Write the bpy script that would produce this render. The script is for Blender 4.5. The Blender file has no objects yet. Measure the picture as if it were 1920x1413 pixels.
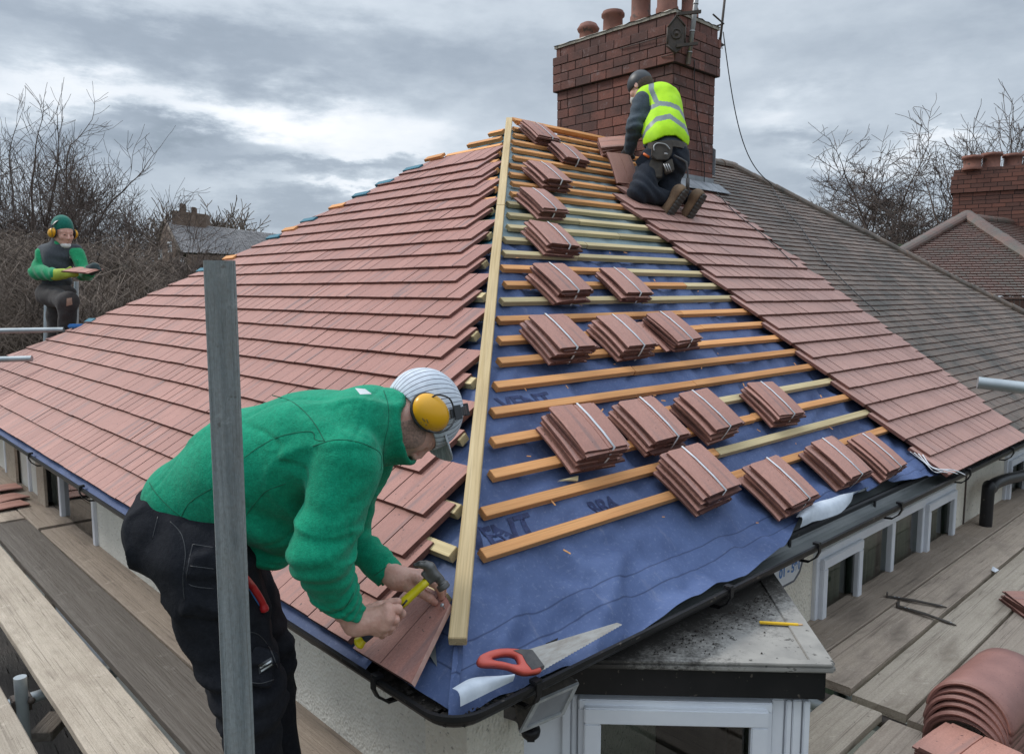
import bpy, bmesh, math, random
import numpy as np
from mathutils import Vector, Matrix, noise as mnoise
random.seed(7)
SC = bpy.context.scene
COL = SC.collection
# ------------------------------------------------------------------ camera frame (camera stands at the world origin)
FPX, CXP, CYP = 1448.0, 960.0, 706.5
PITCH = math.atan((CYP - 545.0) / FPX)
THB = math.atan(1540.0 / (FPX / math.cos(PITCH)))
FH = Vector((math.cos(THB), math.sin(THB), 0)); RT = Vector((math.sin(THB), -math.cos(THB), 0))
FW = FH * math.cos(PITCH) - Vector((0, 0, 1)) * math.sin(PITCH)
UP = FH * math.sin(PITCH) + Vector((0, 0, 1)) * math.cos(PITCH)
def ray(x, y): return FW + RT * ((x - CXP) / FPX) + UP * ((CYP - y) / FPX)
def P(x, y, d): return ray(x, y) * d
def onz(x, y, z): r = ray(x, y); return r * (z / r.z)
def onx(x, y, X): r = ray(x, y); return r * (X / r.x)
def ony(x, y, Y): r = ray(x, y); return r * (Y / r.y)
# ------------------------------------------------------------------ roof frame
C0 = Vector((1.0777, 1.3496, -1.0)); TN = .7269
AL = math.atan(TN); CA, SA = math.cos(AL), math.sin(AL)
RUN = 3.163; GAUGE = .1373; GROUND = -5.7; BOARD_Z = -1.6
def PA(u, y, h=0.): return Vector((C0.x + u * CA - h * SA, y, C0.z + u * SA + h * CA))
def PB(u, x, h=0.): return Vector((x, C0.y + u * CA - h * SA, C0.z + u * SA + h * CA))
NA = Vector((-SA, 0, CA)); NB = Vector((0, -SA, CA))
def onA(x, y, h=0.): r = ray(x, y); return r * ((NA.dot(C0) + h) / NA.dot(r))
def onB(x, y, h=0.): r = ray(x, y); return r * ((NB.dot(C0) + h) / NB.dot(r))
def uofA(p): return (p.x - C0.x) / CA
def uofB(p): return (p.y - C0.y) / CA
# ------------------------------------------------------------------ materials
MATS = {}
def nodes(name):
    m = bpy.data.materials.new(name); m.use_nodes = True
    nt = m.node_tree; nt.nodes.clear()
    out = nt.nodes.new('ShaderNodeOutputMaterial'); b = nt.nodes.new('ShaderNodeBsdfPrincipled')
    nt.links.new(b.outputs[0], out.inputs[0]); MATS[name] = m
    return m, nt, b
def N(nt, typ, **kw):
    n = nt.nodes.new(typ)
    for k, v in kw.items():
        if k.startswith('i_'):
            n.inputs[int(k[2:]) if k[2:].isdigit() else k[2:]].default_value = v
        else: setattr(n, k, v)
    return n
def L(nt, a, b): nt.links.new(a, b)
def c4(c): return (c[0], c[1], c[2], 1.)
def coords(nt, kind, scale):
    mp = N(nt, 'ShaderNodeMapping'); mp.inputs['Scale'].default_value = scale
    if kind == 'UV': L(nt, N(nt, 'ShaderNodeUVMap').outputs[0], mp.inputs[0])
    elif kind == 'World': L(nt, N(nt, 'ShaderNodeNewGeometry').outputs['Position'], mp.inputs[0])
    else: L(nt, N(nt, 'ShaderNodeTexCoord').outputs[kind], mp.inputs[0])
    return mp.outputs[0]
def noise_tex(nt, kind, scale, sc=1., detail=4., rough=.6, dist=0.):
    t = N(nt, 'ShaderNodeTexNoise'); t.inputs['Scale'].default_value = sc; t.inputs['Detail'].default_value = detail
    t.inputs['Roughness'].default_value = rough; t.inputs['Distortion'].default_value = dist
    L(nt, coords(nt, kind, scale), t.inputs['Vector']); return t.outputs['Fac']
def ramp(nt, fac, p0, p1, c0=(0, 0, 0), c1=(1, 1, 1)):
    r = N(nt, 'ShaderNodeValToRGB'); e = r.color_ramp.elements
    e[0].position = p0; e[1].position = p1; e[0].color = c4(c0); e[1].color = c4(c1)
    L(nt, fac, r.inputs[0]); return r.outputs[0]
def mix(nt, fac, a, b, mode='MIX'):
    m = N(nt, 'ShaderNodeMix', data_type='RGBA', blend_type=mode)
    for s, v in ((0, fac), (6, a), (7, b)):
        if isinstance(v, (int, float)): m.inputs[s].default_value = v
        elif isinstance(v, tuple): m.inputs[s].default_value = c4(v)
        else: L(nt, v, m.inputs[s])
    return m.outputs[2]
def math_(nt, op, a, b=0., c=None):
    m = N(nt, 'ShaderNodeMath', operation=op)
    for i, v in enumerate((a, b, c)):
        if v is None: continue
        if isinstance(v, (int, float)): m.inputs[i].default_value = v
        else: L(nt, v, m.inputs[i])
    return m.outputs[0]
def bump(nt, b, h, strength, dist):
    n = N(nt, 'ShaderNodeBump'); n.inputs['Strength'].default_value = strength; n.inputs['Distance'].default_value = dist
    L(nt, h, n.inputs['Height']); L(nt, n.outputs[0], b.inputs['Normal']); return n
def rnd_attr(nt):
    a = N(nt, 'ShaderNodeAttribute'); a.attribute_name = 'rnd'; return a.outputs['Fac']
def mat(name, c1, c2=None, rough=.6, scale=(1, 1, 1), sc=10., kind='Object', lo=.35, hi=.65, bmp=0., bdist=.004, bscale=None, metal=0., spec=.5, speck=None, coat=0., detail=5., sheen=0.):
    m, nt, b = nodes(name)
    c2 = c2 or tuple(x * .8 for x in c1)
    f = ramp(nt, noise_tex(nt, kind, scale, sc, detail), lo, hi)
    col = mix(nt, f, c1, c2)
    if speck:
        col = mix(nt, ramp(nt, noise_tex(nt, kind, (1, 1, 1), speck[0], 3), speck[1], speck[1] + .06), col, speck[2])
    L(nt, col, b.inputs['Base Color']); b.inputs['Roughness'].default_value = rough; b.inputs['Metallic'].default_value = metal
    b.inputs['Specular IOR Level'].default_value = spec; b.inputs['Coat Weight'].default_value = coat; b.inputs['Sheen Weight'].default_value = sheen
    if bmp: bump(nt, b, noise_tex(nt, kind, scale if bscale is None else (1, 1, 1), bscale or sc * 3, 4), bmp, bdist)
    return m
def tile_mat(name, base, alt, streak, moss=None, amount=.45, s0=.55, s1=.68):
    m, nt, b = nodes(name); r = rnd_attr(nt)
    col = mix(nt, r, base, alt)
    big = noise_tex(nt, 'World', (1, 1, 1), 1.7, 5, .65)
    mid_ = noise_tex(nt, 'UV', (1, .5, 1), 22, 4, .65); col = mix(nt, math_(nt, 'MULTIPLY', ramp(nt, mid_, .4, .7), .4), col, tuple(x * .72 for x in alt))
    sc_ = noise_tex(nt, 'UV', (1, .6, 1), 48, 5, .75); col = mix(nt, math_(nt, 'MULTIPLY', ramp(nt, sc_, .62, .7), .35), col, tuple(min(1, x * 1.35 + .06) for x in base))
    col = mix(nt, math_(nt, 'MULTIPLY', ramp(nt, big, .4, .65), .4), col, tuple(x * .8 for x in base))
    # long soft streaks of slate-grey slurry running down the tile
    off = N(nt, 'ShaderNodeCombineXYZ'); L(nt, math_(nt, 'MULTIPLY', r, 37.), off.inputs[0]); L(nt, math_(nt, 'MULTIPLY', r, 91.), off.inputs[1])
    add = N(nt, 'ShaderNodeVectorMath', operation='ADD'); L(nt, coords(nt, 'UV', (19, 1.6, 1)), add.inputs[0]); L(nt, off.outputs[0], add.inputs[1])
    s = N(nt, 'ShaderNodeTexNoise'); s.inputs['Scale'].default_value = 1.; s.inputs['Detail'].default_value = 3.; L(nt, add.outputs[0], s.inputs['Vector'])
    col = mix(nt, math_(nt, 'MULTIPLY', ramp(nt, s.outputs['Fac'], s0, s1), amount), col, streak)
    sp = noise_tex(nt, 'UV', (1, 1, 1), 170, 2); col = mix(nt, math_(nt, 'MULTIPLY', ramp(nt, sp, .4, .62), .38), col, tuple(x * .55 for x in base))
    pits = noise_tex(nt, 'UV', (1, 1, 1), 60, 1); col = mix(nt, math_(nt, 'MULTIPLY', ramp(nt, pits, .72, .76), .8), col, (.06, .04, .035))
    if moss:
        mm = noise_tex(nt, 'World', (1, 1, 1), 2.6, 7, .75); col = mix(nt, ramp(nt, mm, .44, .62), col, moss)
        m2 = noise_tex(nt, 'World', (1, 1, 1), 23, 4, .7); col = mix(nt, math_(nt, 'MULTIPLY', ramp(nt, m2, .5, .68), .6), col, (.13, .12, .10))
    L(nt, col, b.inputs['Base Color']); b.inputs['Roughness'].default_value = .56; b.inputs['Specular IOR Level'].default_value = .42
    h = math_(nt, 'ADD', noise_tex(nt, 'UV', (1, .25, 1), 260, 2), math_(nt, 'MULTIPLY', noise_tex(nt, 'UV', (1, .3, 1), 45, 2), 1.5))
    bump(nt, b, h, .75, .003); return m
def wood_mat(name, c1, c2, grain=1., rough=.75, dirt=None, axis_scale=(1.4, 38, 38), bmp=.35, knots=True):
    m, nt, b = nodes(name)
    axis_scale = axis_scale if knots else (axis_scale[0] * .45, axis_scale[1], axis_scale[2])
    g = noise_tex(nt, 'Object', axis_scale, grain, 6, .65, .6)
    col = mix(nt, ramp(nt, g, .3, .72), c1, c2)
    fine = noise_tex(nt, 'Object', (axis_scale[0] * 2.5, axis_scale[1] * 6, axis_scale[2] * 6), grain, 3)
    col = mix(nt, math_(nt, 'MULTIPLY', ramp(nt, fine, .45, .75), .45 if knots else .16), col, tuple(x * .45 for x in c2))
    oi = N(nt, 'ShaderNodeObjectInfo'); hs = N(nt, 'ShaderNodeHueSaturation'); L(nt, col, hs.inputs['Color'])
    L(nt, math_(nt, 'MULTIPLY_ADD', oi.outputs['Random'], .4, .78), hs.inputs['Value']); col = hs.outputs[0]
    if True:
        v = N(nt, 'ShaderNodeTexVoronoi'); v.inputs['Scale'].default_value = 1.; L(nt, coords(nt, 'Object', (2.6, 7, 7) if knots else (1.3, 4.2, 4.2)), v.inputs['Vector'])
        col = mix(nt, ramp(nt, v.outputs['Distance'], .055 if knots else .035, .10 if knots else .06, (1, 1, 1), (0, 0, 0)), col, tuple(x * .42 for x in c2))
    if dirt:
        d = noise_tex(nt, 'Object', (1, 2.2, 2.2), 2.3, 6, .7); col = mix(nt, math_(nt, 'MULTIPLY', ramp(nt, d, .45, .7), .75), col, dirt)
        d2 = noise_tex(nt, 'Object', (.22, 17, 17), 1, 4, .55, .2); col = mix(nt, math_(nt, 'MULTIPLY', ramp(nt, math_(nt, 'ABSOLUTE', math_(nt, 'SUBTRACT', d2, .5)), .002, .008, (1, 1, 1), (0, 0, 0)), .55), col, (.09, .07, .055))
        d5 = noise_tex(nt, 'Object', (1.2, 5, 5), 1.7, 6, .7); col = mix(nt, math_(nt, 'MULTIPLY', ramp(nt, d5, .55, .68), .45), col, tuple(x * .62 for x in dirt)); d6 = noise_tex(nt, 'Object', (1, 1, 1), 9, 5, .75); col = mix(nt, math_(nt, 'MULTIPLY', ramp(nt, d6, .60, .70), .4), col, tuple(min(1, x * 1.25 + .05) for x in c1))
        d3 = noise_tex(nt, 'Object', (1, 1, 1), 34, 3, .7); col = mix(nt, math_(nt, 'MULTIPLY', ramp(nt, d3, .66, .72), .6), col, (.10, .08, .065)); d4 = noise_tex(nt, 'Object', (1, 1, 1), 140, 2); col = mix(nt, math_(nt, 'MULTIPLY', ramp(nt, d4, .4, .7), .25), col, (.16, .13, .11))
    L(nt, col, b.inputs['Base Color']); b.inputs['Roughness'].default_value = rough; b.inputs['Specular IOR Level'].default_value = .3 if knots else .12
    if not knots: rough_ = noise_tex(nt, 'Object', (8, 60, 60), 1, 5, .75); bump(nt, b, math_(nt, 'ADD', math_(nt, 'ADD', g, fine), math_(nt, 'MULTIPLY', rough_, 2.)), min(1, bmp * 1.6), .004); return m
    bump(nt, b, math_(nt, 'ADD', g, fine), bmp, .003); return m
def brick_mat(name, c1, c2, mortar, bw, bh, dark=None, mort=.008):
    m, nt, b = nodes(name)
    t = N(nt, 'ShaderNodeTexBrick'); t.inputs['Scale'].default_value = 1.; t.inputs['Brick Width'].default_value = bw; t.inputs['Row Height'].default_value = bh
    t.inputs['Mortar Size'].default_value = mort; t.inputs['Mortar Smooth'].default_value = .3; t.inputs['Bias'].default_value = 0.
    t.inputs['Color1'].default_value = c4(c1); t.inputs['Color2'].default_value = c4(c2); t.inputs['Mortar'].default_value = c4(mortar)
    wob = N(nt, 'ShaderNodeTexNoise'); wob.inputs['Scale'].default_value = 9.; uv = N(nt, 'ShaderNodeUVMap').outputs[0]; L(nt, uv, wob.inputs['Vector'])
    va = N(nt, 'ShaderNodeVectorMath', operation='MULTIPLY_ADD'); L(nt, wob.outputs['Color'], va.inputs[0]); va.inputs[1].default_value = (.012, .012, 0); L(nt, uv, va.inputs[2])
    L(nt, va.outputs[0], t.inputs['Vector'])
    col = mix(nt, math_(nt, 'MULTIPLY', ramp(nt, noise_tex(nt, 'UV', (1, 1, 1), 30, 4), .4, .7), .5), t.outputs['Color'], tuple(x * .4 for x in c1))
    col = mix(nt, math_(nt, 'MULTIPLY', ramp(nt, noise_tex(nt, 'UV', (1, 2, 1), 3, 5, .7), .45, .7), .6), col, dark or (.05, .035, .03))
    w = noise_tex(nt, 'UV', (1, 1, 1), 12, 5, .7); col = mix(nt, math_(nt, 'MULTIPLY', ramp(nt, w, .62, .72), .45), col, (.35, .3, .29))
    L(nt, col, b.inputs['Base Color']); b.inputs['Roughness'].default_value = .85
    bump(nt, b, math_(nt, 'ADD', math_(nt, 'MULTIPLY', t.outputs['Fac'], -1.5), noise_tex(nt, 'UV', (1, 1, 1), 60, 3)), .6, .006); return m
def fabric_mat(name, c1, c2=None, fine=900, rough=.95, bmp=.25, sheen=.25, big=7.):
    m, nt, b = nodes(name); c2 = c2 or tuple(x * .82 for x in c1)
    col = mix(nt, ramp(nt, noise_tex(nt, 'Object', (1, 1, 1), big, 5), .35, .7), c1, c2)
    col = mix(nt, math_(nt, 'MULTIPLY', ramp(nt, noise_tex(nt, 'Object', (1, 1, 1), fine * .28, 3, .7), .42, .62), .45), col, tuple(x * .55 for x in c2))
    col = mix(nt, math_(nt, 'MULTIPLY', ramp(nt, noise_tex(nt, 'Object', (1, 1, 1), 70, 4, .7), .45, .7), .28), col, tuple(min(1, x * 1.5 + .02) for x in c1))
    L(nt, col, b.inputs['Base Color']); b.inputs['Roughness'].default_value = rough; b.inputs['Specular IOR Level'].default_value = .2
    b.inputs['Sheen Weight'].default_value = sheen; b.inputs['Sheen Roughness'].default_value = .5
    h = math_(nt, 'ADD', noise_tex(nt, 'Object', (1, 1, 1), fine * .4, 2), math_(nt, 'MULTIPLY', noise_tex(nt, 'Object', (1, 1, 1), 26, 3), 3.))
    bump(nt, b, h, bmp, .005); return m
# ------------------------------------------------------------------ mesh builder
class MB:
    def __init__(s): s.v = []; s.f = []; s.m = []; s.uv = []; s.r = []; s.sm = []
    def add(s, vs, fs, mi=0, uvs=None, rnd=0., smooth=False):
        o = len(s.v); s.v += [tuple(p) for p in vs]
        for k, f in enumerate(fs):
            s.f.append([o + i for i in f]); s.m.append(mi); s.r.append(rnd); s.sm.append(smooth)
            s.uv.append(uvs[k] if uvs else None)
        return s
    def box(s, c, ax, ay, az, mi=0, rnd=0., taper=1.):
        """c centre, ax ay az half-axis vectors"""
        c, ax, ay, az = Vector(c), Vector(ax), Vector(ay), Vector(az)
        vs = []
        for k in (-1, 1):
            t = taper if k > 0 else 1.
            for i, j in ((-1, -1), (1, -1), (1, 1), (-1, 1)): vs.append(c + ax * i * t + ay * j * t + az * k)
        lx, ly, lz = ax.length * 2, ay.length * 2, az.length * 2
        fs = [(3, 2, 1, 0), (4, 5, 6, 7), (0, 1, 5, 4), (2, 3, 7, 6), (1, 2, 6, 5), (3, 0, 4, 7)]
        q = lambda a, b_: [(0, 0), (a, 0), (a, b_), (0, b_)]
        return s.add(vs, fs, mi, [q(lx, ly), q(lx, ly), q(lx, lz), q(lx, lz), q(ly, lz), q(ly, lz)], rnd)
    def slab(s, poly, top, bot, mi=0, rnd=0., uvs=None):
        """poly: list of 2D points; top/bot functions (a,b)->3D"""
        n = len(poly); vs = [top(*p) for p in poly] + [bot(*p) for p in poly]
        uv = uvs or poly
        fs = [tuple(range(n)), tuple(range(2 * n - 1, n - 1, -1))]; U = [list(uv), list(uv)[::-1]]
        for i in range(n):
            j = (i + 1) % n; fs.append((i, n + i, n + j, j)); a, b_ = uv[i], uv[j]
            U.append([a, (a[0], a[1] - .02), (b_[0], b_[1] - .02), b_])
        return s.add(vs, fs, mi, U, rnd)
    def prism(s, poly, z0, z1, mi=0, rnd=0.):
        return s.slab(poly, lambda a, b_: (a, b_, z1), lambda a, b_: (a, b_, z0), mi, rnd)
    def tube(s, pts, radii, n=10, mi=0, cap=True, smooth=True, flat=None, rnd=0.):
        pts = [Vector(p) for p in pts]
        if isinstance(radii, (int, float)): radii = [radii] * len(pts)
        rings = []; prev = None
        for i, p in enumerate(pts):
            d = (pts[min(i + 1, len(pts) - 1)] - pts[max(i - 1, 0)])
            d = d.normalized() if d.length > 1e-9 else Vector((0, 0, 1))
            if prev is None:
                a = d.cross(Vector((0, 0, 1)) if abs(d.z) < .95 else Vector((1, 0, 0))).normalized()
            else: a = (prev - d * prev.dot(d)).normalized()
            prev = a; b_ = d.cross(a); rings.append([p + (a * math.cos(t) + b_ * math.sin(t) * (flat or 1.)) * radii[i] for t in [2 * math.pi * k / n for k in range(n)]])
        vs = [q for r_ in rings for q in r_]; fs = []; U = []
        acc = 0.
        for i in range(len(pts) - 1):
            l = (pts[i + 1] - pts[i]).length
            for k in range(n):
                k2 = (k + 1) % n; fs.append((i * n + k, i * n + k2, (i + 1) * n + k2, (i + 1) * n + k))
                w = 6.283 * radii[i] / n; U.append([(k * w, acc), ((k + 1) * w, acc), ((k + 1) * w, acc + l), (k * w, acc + l)])
            acc += l
        s.add(vs, fs, mi, U, rnd, smooth)
        if cap and n > 2:
            o = len(s.v) - len(vs)
            for ring in (list(range(n))[::-1], list(range((len(pts) - 1) * n, len(pts) * n))):
                s.f.append([o + i for i in ring]); s.m.append(mi); s.r.append(rnd); s.sm.append(False); s.uv.append(None)
        return s
    def lathe(s, prof, base=(0, 0, 0), n=24, mi=0, axis=None):
        base = Vector(base); ax = Vector(axis or (0, 0, 1)).normalized()
        a = ax.cross(Vector((1, 0, 0)) if abs(ax.x) < .9 else Vector((0, 1, 0))).normalized(); b_ = ax.cross(a)
        vs = [base + ax * z + (a * math.cos(t) + b_ * math.sin(t)) * r_ for r_, z in prof for t in [2 * math.pi * k / n for k in range(n)]]
        fs = [(i * n + k, i * n + (k + 1) % n, (i + 1) * n + (k + 1) % n, (i + 1) * n + k) for i in range(len(prof) - 1) for k in range(n)]
        return s.add(vs, fs, mi, None, 0., True)
    def build(s, name, mats, parent=None, bevel=0., origin=None, smooth_all=False, autosmooth=None, jitter=0., segs=2):
        if not isinstance(mats, (list, tuple)): mats = [mats]
        me = bpy.data.meshes.new(name); off = Vector(origin) if origin is not None else (parent_loc(parent) if parent else Vector((0, 0, 0)))
        me.from_pydata([Vector(v) - off for v in s.v], [], s.f)
        for m in mats: me.materials.append(MATS[m] if isinstance(m, str) else m)
        me.polygons.foreach_set('material_index', s.m); me.polygons.foreach_set('use_smooth', [bool(x) or smooth_all for x in s.sm])
        ul = me.uv_layers.new(name='UVMap'); co = []
        for f, u in zip(s.f, s.uv):
            co += [c for p in (u or [(s.v[i][0], s.v[i][1] + s.v[i][2]) for i in f]) for c in (p[0], p[1])]
        ul.data.foreach_set('uv', co)
        at = me.attributes.new('rnd', 'FLOAT', 'FACE'); at.data.foreach_set('value', s.r)
        me.update()
        o = bpy.data.objects.new(name, me); COL.objects.link(o)
        if parent: o.parent = parent
        elif origin is not None: o.location = off
        if bevel:
            bm = bmesh.new(); bm.from_mesh(me)
            bmesh.ops.bevel(bm, geom=[e for e in bm.edges if e.is_manifold and e.calc_face_angle(0) > .6], offset=bevel, segments=segs, affect='EDGES', clamp_overlap=True)
            bm.to_mesh(me); bm.free()
        return o
def parent_loc(p):
    l = Vector((0, 0, 0))
    while p: l += p.location; p = p.parent
    return l
def tag(o, label=None, cat=None, group=None, kind=None):
    if label: o['label'] = label
    if cat: o['category'] = cat
    if group: o['group'] = group
    if kind: o['kind'] = kind
    return o
def thing(name, loc, label, cat, group=None):
    o = bpy.data.objects.new(name, None); COL.objects.link(o); o.location = Vector(loc); o.empty_display_size = .05
    return tag(o, label, cat, group)
def copy_tree(o, parent=None):
    c = o.copy(); COL.objects.link(c); c.parent = parent
    for ch in list(o.children): copy_tree(ch, c)
    return c
def pts_bez(p0, p1, p2, p3, n=12):
    r = []
    for i in range(n + 1):
        t = i / n; r.append(Vector(p0) * (1 - t) ** 3 + Vector(p1) * 3 * t * (1 - t) ** 2 + Vector(p2) * 3 * t * t * (1 - t) + Vector(p3) * t ** 3)
    return r
def catmull(pts, n=6):
    pts = [Vector(p) for p in pts]; q = [pts[0]] + pts + [pts[-1]]; r = []
    for i in range(1, len(q) - 2):
        for k in range(n):
            t = k / n; a, b_, c, d = q[i - 1], q[i], q[i + 1], q[i + 2]
            r.append(.5 * ((2 * b_) + (c - a) * t + (2 * a - 5 * b_ + 4 * c - d) * t * t + (3 * b_ - a - 3 * c + d) * t ** 3))
    r.append(pts[-1]); return r
# ------------------------------------------------------------------ camera, world, sun
def setup_view():
    cam = bpy.data.cameras.new('camera'); co = bpy.data.objects.new('camera', cam); COL.objects.link(co)
    R = Matrix((RT, UP, -FW)).transposed(); co.matrix_world = R.to_4x4()
    cam.sensor_width = 36.; cam.lens = 36. * FPX / 1920.; cam.clip_start = .05; cam.clip_end = 3000.
    SC.camera = co
    w = bpy.data.worlds.new('World'); SC.world = w; w.use_nodes = True; nt = w.node_tree; nt.nodes.clear()
    out = N(nt, 'ShaderNodeOutputWorld')
    sky = N(nt, 'ShaderNodeTexSky', sky_type='NISHITA'); sky.sun_disc = False
    sky.sun_elevation = math.radians(42); sky.sun_rotation = math.radians(SUN_ROT)
    b1 = N(nt, 'ShaderNodeBackground'); L(nt, sky.outputs[0], b1.inputs[0]); b1.inputs[1].default_value = .08
    d = N(nt, 'ShaderNodeTexCoord').outputs['Generated']
    def dot(v):
        n = N(nt, 'ShaderNodeVectorMath', operation='DOT_PRODUCT'); L(nt, d, n.inputs[0]); n.inputs[1].default_value = v; return n.outputs['Value']
    az = math_(nt, 'ARCTAN2', dot(RT), dot(FH)); el = math_(nt, 'ARCSINE', dot(Vector((0, 0, 1))))
    # cloud deck: direction projected on a high plane, so clouds flatten towards the horizon
    zz = math_(nt, 'ADD', math_(nt, 'MAXIMUM', dot(Vector((0, 0, 1))), 0.), .10)
    cx = math_(nt, 'DIVIDE', dot(RT), zz); cy = math_(nt, 'DIVIDE', dot(FH), zz)
    cv = N(nt, 'ShaderNodeCombineXYZ'); L(nt, cx, cv.inputs[0]); L(nt, cy, cv.inputs[1])
    def nz(sc, det, ro, v=None):
        n = N(nt, 'ShaderNodeTexNoise'); n.inputs['Scale'].default_value = sc; n.inputs['Detail'].default_value = det; n.inputs['Roughness'].default_value = ro
        L(nt, v or cv.outputs[0], n.inputs['Vector']); return n.outputs['Fac']
    n1 = nz(.42, 5., .55); n2 = nz(1.5, 7., .62); n3 = nz(.35, 3., .5)
    ev = N(nt, 'ShaderNodeCombineXYZ'); L(nt, math_(nt, 'MULTIPLY', az, 5.), ev.inputs[0]); L(nt, math_(nt, 'MULTIPLY', el, 14.), ev.inputs[1])
    w1 = nz(.8, 4., .55, ev.outputs[0]); w2 = nz(2.6, 6., .65, ev.outputs[0])
    azd = math_(nt, 'ADD', az, math_(nt, 'MULTIPLY', math_(nt, 'SUBTRACT', w1, .5), .34)); eld = math_(nt, 'ADD', el, math_(nt, 'MULTIPLY', math_(nt, 'SUBTRACT', w1, .5), .13))
    eld = math_(nt, 'ADD', eld, math_(nt, 'MULTIPLY', math_(nt, 'SUBTRACT', w2, .5), .075))
    ev2 = N(nt, 'ShaderNodeCombineXYZ'); L(nt, math_(nt, 'MULTIPLY', az, 4.2), ev2.inputs[0]); L(nt, math_(nt, 'MULTIPLY', el, 8.5), ev2.inputs[1]); L(nt, w1, ev2.inputs[2])
    l1 = nz(1.1, 6., .58, ev2.outputs[0]); l2 = nz(3.2, 5., .6, ev2.outputs[0])
    v = math_(nt, 'ADD', math_(nt, 'MULTIPLY_ADD', n1, .20, .37), math_(nt, 'MULTIPLY', math_(nt, 'SUBTRACT', n2, .5), .10))
    v = math_(nt, 'ADD', v, math_(nt, 'ADD', math_(nt, 'MULTIPLY', math_(nt, 'SUBTRACT', l1, .5), .52), math_(nt, 'MULTIPLY', math_(nt, 'SUBTRACT', l2, .5), .13)))
    for (px, py, sx, sy, amp) in SKY_BLOBS:
        a0 = math.atan((px - CXP) / FPX); e0 = math.atan((545. - py) / FPX)
        qa = math_(nt, 'DIVIDE', math_(nt, 'SUBTRACT', azd, a0), sx / FPX); qe = math_(nt, 'DIVIDE', math_(nt, 'SUBTRACT', eld, e0), sy / FPX)
        g = math_(nt, 'EXPONENT', math_(nt, 'MULTIPLY', math_(nt, 'ADD', math_(nt, 'MULTIPLY', qa, qa), math_(nt, 'MULTIPLY', qe, qe)), -1.))
        v = math_(nt, 'ADD', v, math_(nt, 'MULTIPLY', g, amp))
    r = N(nt, 'ShaderNodeValToRGB'); L(nt, math_(nt, 'ADD', v, .035), r.inputs[0]); e = r.color_ramp.elements
    e[0].position = .12; e[0].color = c4((.25, .30, .36)); e[1].position = 1.05 if False else 1.; e[1].color = c4((.86, .88, .90))
    for p_, c_ in ((.34, (.325, .38, .45)), (.5, (.425, .485, .555)), (.66, (.55, .612, .68)), (.8, (.71, .755, .81))):
        q = e.new(p_); q.color = c4(c_)
    # the deck is brighter overhead, out of the picture, as an overcast sky is
    st = math_(nt, 'MULTIPLY_ADD', math_(nt, 'SMOOTH_MIN', math_(nt, 'MAXIMUM', math_(nt, 'SUBTRACT', dot(Vector((0, 0, 1))), .42), 0.), .5, .1), 3.6, 1.)
    b2 = N(nt, 'ShaderNodeBackground'); L(nt, r.outputs[0], b2.inputs[0]); L(nt, math_(nt, 'MULTIPLY', st, SKY_GAIN), b2.inputs[1])
    cover = math_(nt, 'SUBTRACT', 1., .06)
    ms = N(nt, 'ShaderNodeMixShader'); L(nt, cover, ms.inputs[0]); L(nt, b1.outputs[0], ms.inputs[1]); L(nt, b2.outputs[0], ms.inputs[2]); L(nt, ms.outputs[0], out.inputs[0])
    sun = bpy.data.lights.new('sun', 'SUN'); so = bpy.data.objects.new('sun', sun); COL.objects.link(so)
    sun.energy = 1.5; sun.angle = math.radians(11); sun.color = (1., .96, .9)
    so.rotation_euler = Vector(SUN_DIR).to_track_quat('Z', 'Y').to_euler()
    vs = SC.view_settings; SC.display_settings.display_device = 'sRGB'; vs.view_transform = 'Standard'; vs.look = 'None'; vs.gamma = 1.; vs.exposure = EXPOSURE
    SC.render.engine = 'CYCLES'; cy_ = SC.cycles
    cy_.use_denoising = True; cy_.max_bounces = 5; cy_.diffuse_bounces = 3; cy_.glossy_bounces = 3; cy_.transmission_bounces = 4; cy_.caustics_reflective = False; cy_.caustics_refractive = False
    try: cy_.denoiser = 'OPENIMAGEDENOISE'; cy_.denoising_input_passes = 'RGB_ALBEDO_NORMAL'; cy_.denoising_prefilter = 'ACCURATE'
    except Exception: pass
EXPOSURE = .3; SKY_GAIN = 1.
# sun from the upper left, behind the clouds (as seen by the camera)
_sd = (FH * .25 - RT * .75); _sd.normalize()
SUN_DIR = Vector((_sd.x * math.cos(math.radians(42)), _sd.y * math.cos(math.radians(42)), math.sin(math.radians(42))))
SUN_ROT = math.degrees(math.atan2(SUN_DIR.x, SUN_DIR.y))
SKY_BLOBS = [(480, 235, 260, 36, .40), (700, 300, 190, 42, .34), (560, 262, 110, 36, .26), (620, 372, 150, 12, .34), (120, 225, 120, 30, .22),
  (330, 285, 190, 26, -.42), (640, 330, 260, 16, -.32), (560, 130, 420, 50, -.22), (200, 105, 260, 35, -.12), (350, 20, 520, 55, .14), (900, 60, 200, 60, .1),
  (520, 410, 160, 18, -.16), (1480, 230, 60, 40, .2), (1420, 130, 90, 50, .03), (1620, 335, 160, 20, .3), (1760, 300, 90, 16, .3), (1700, 230, 330, 40, .08), (1850, 30, 200, 60, -.16),
  (1520, 290, 120, 16, -.16), (1600, 375, 160, 16, -.22), (1700, 130, 220, 26, -.06), (240, 340, 130, 25, .06), (60, 260, 120, 30, .14)]
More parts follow.
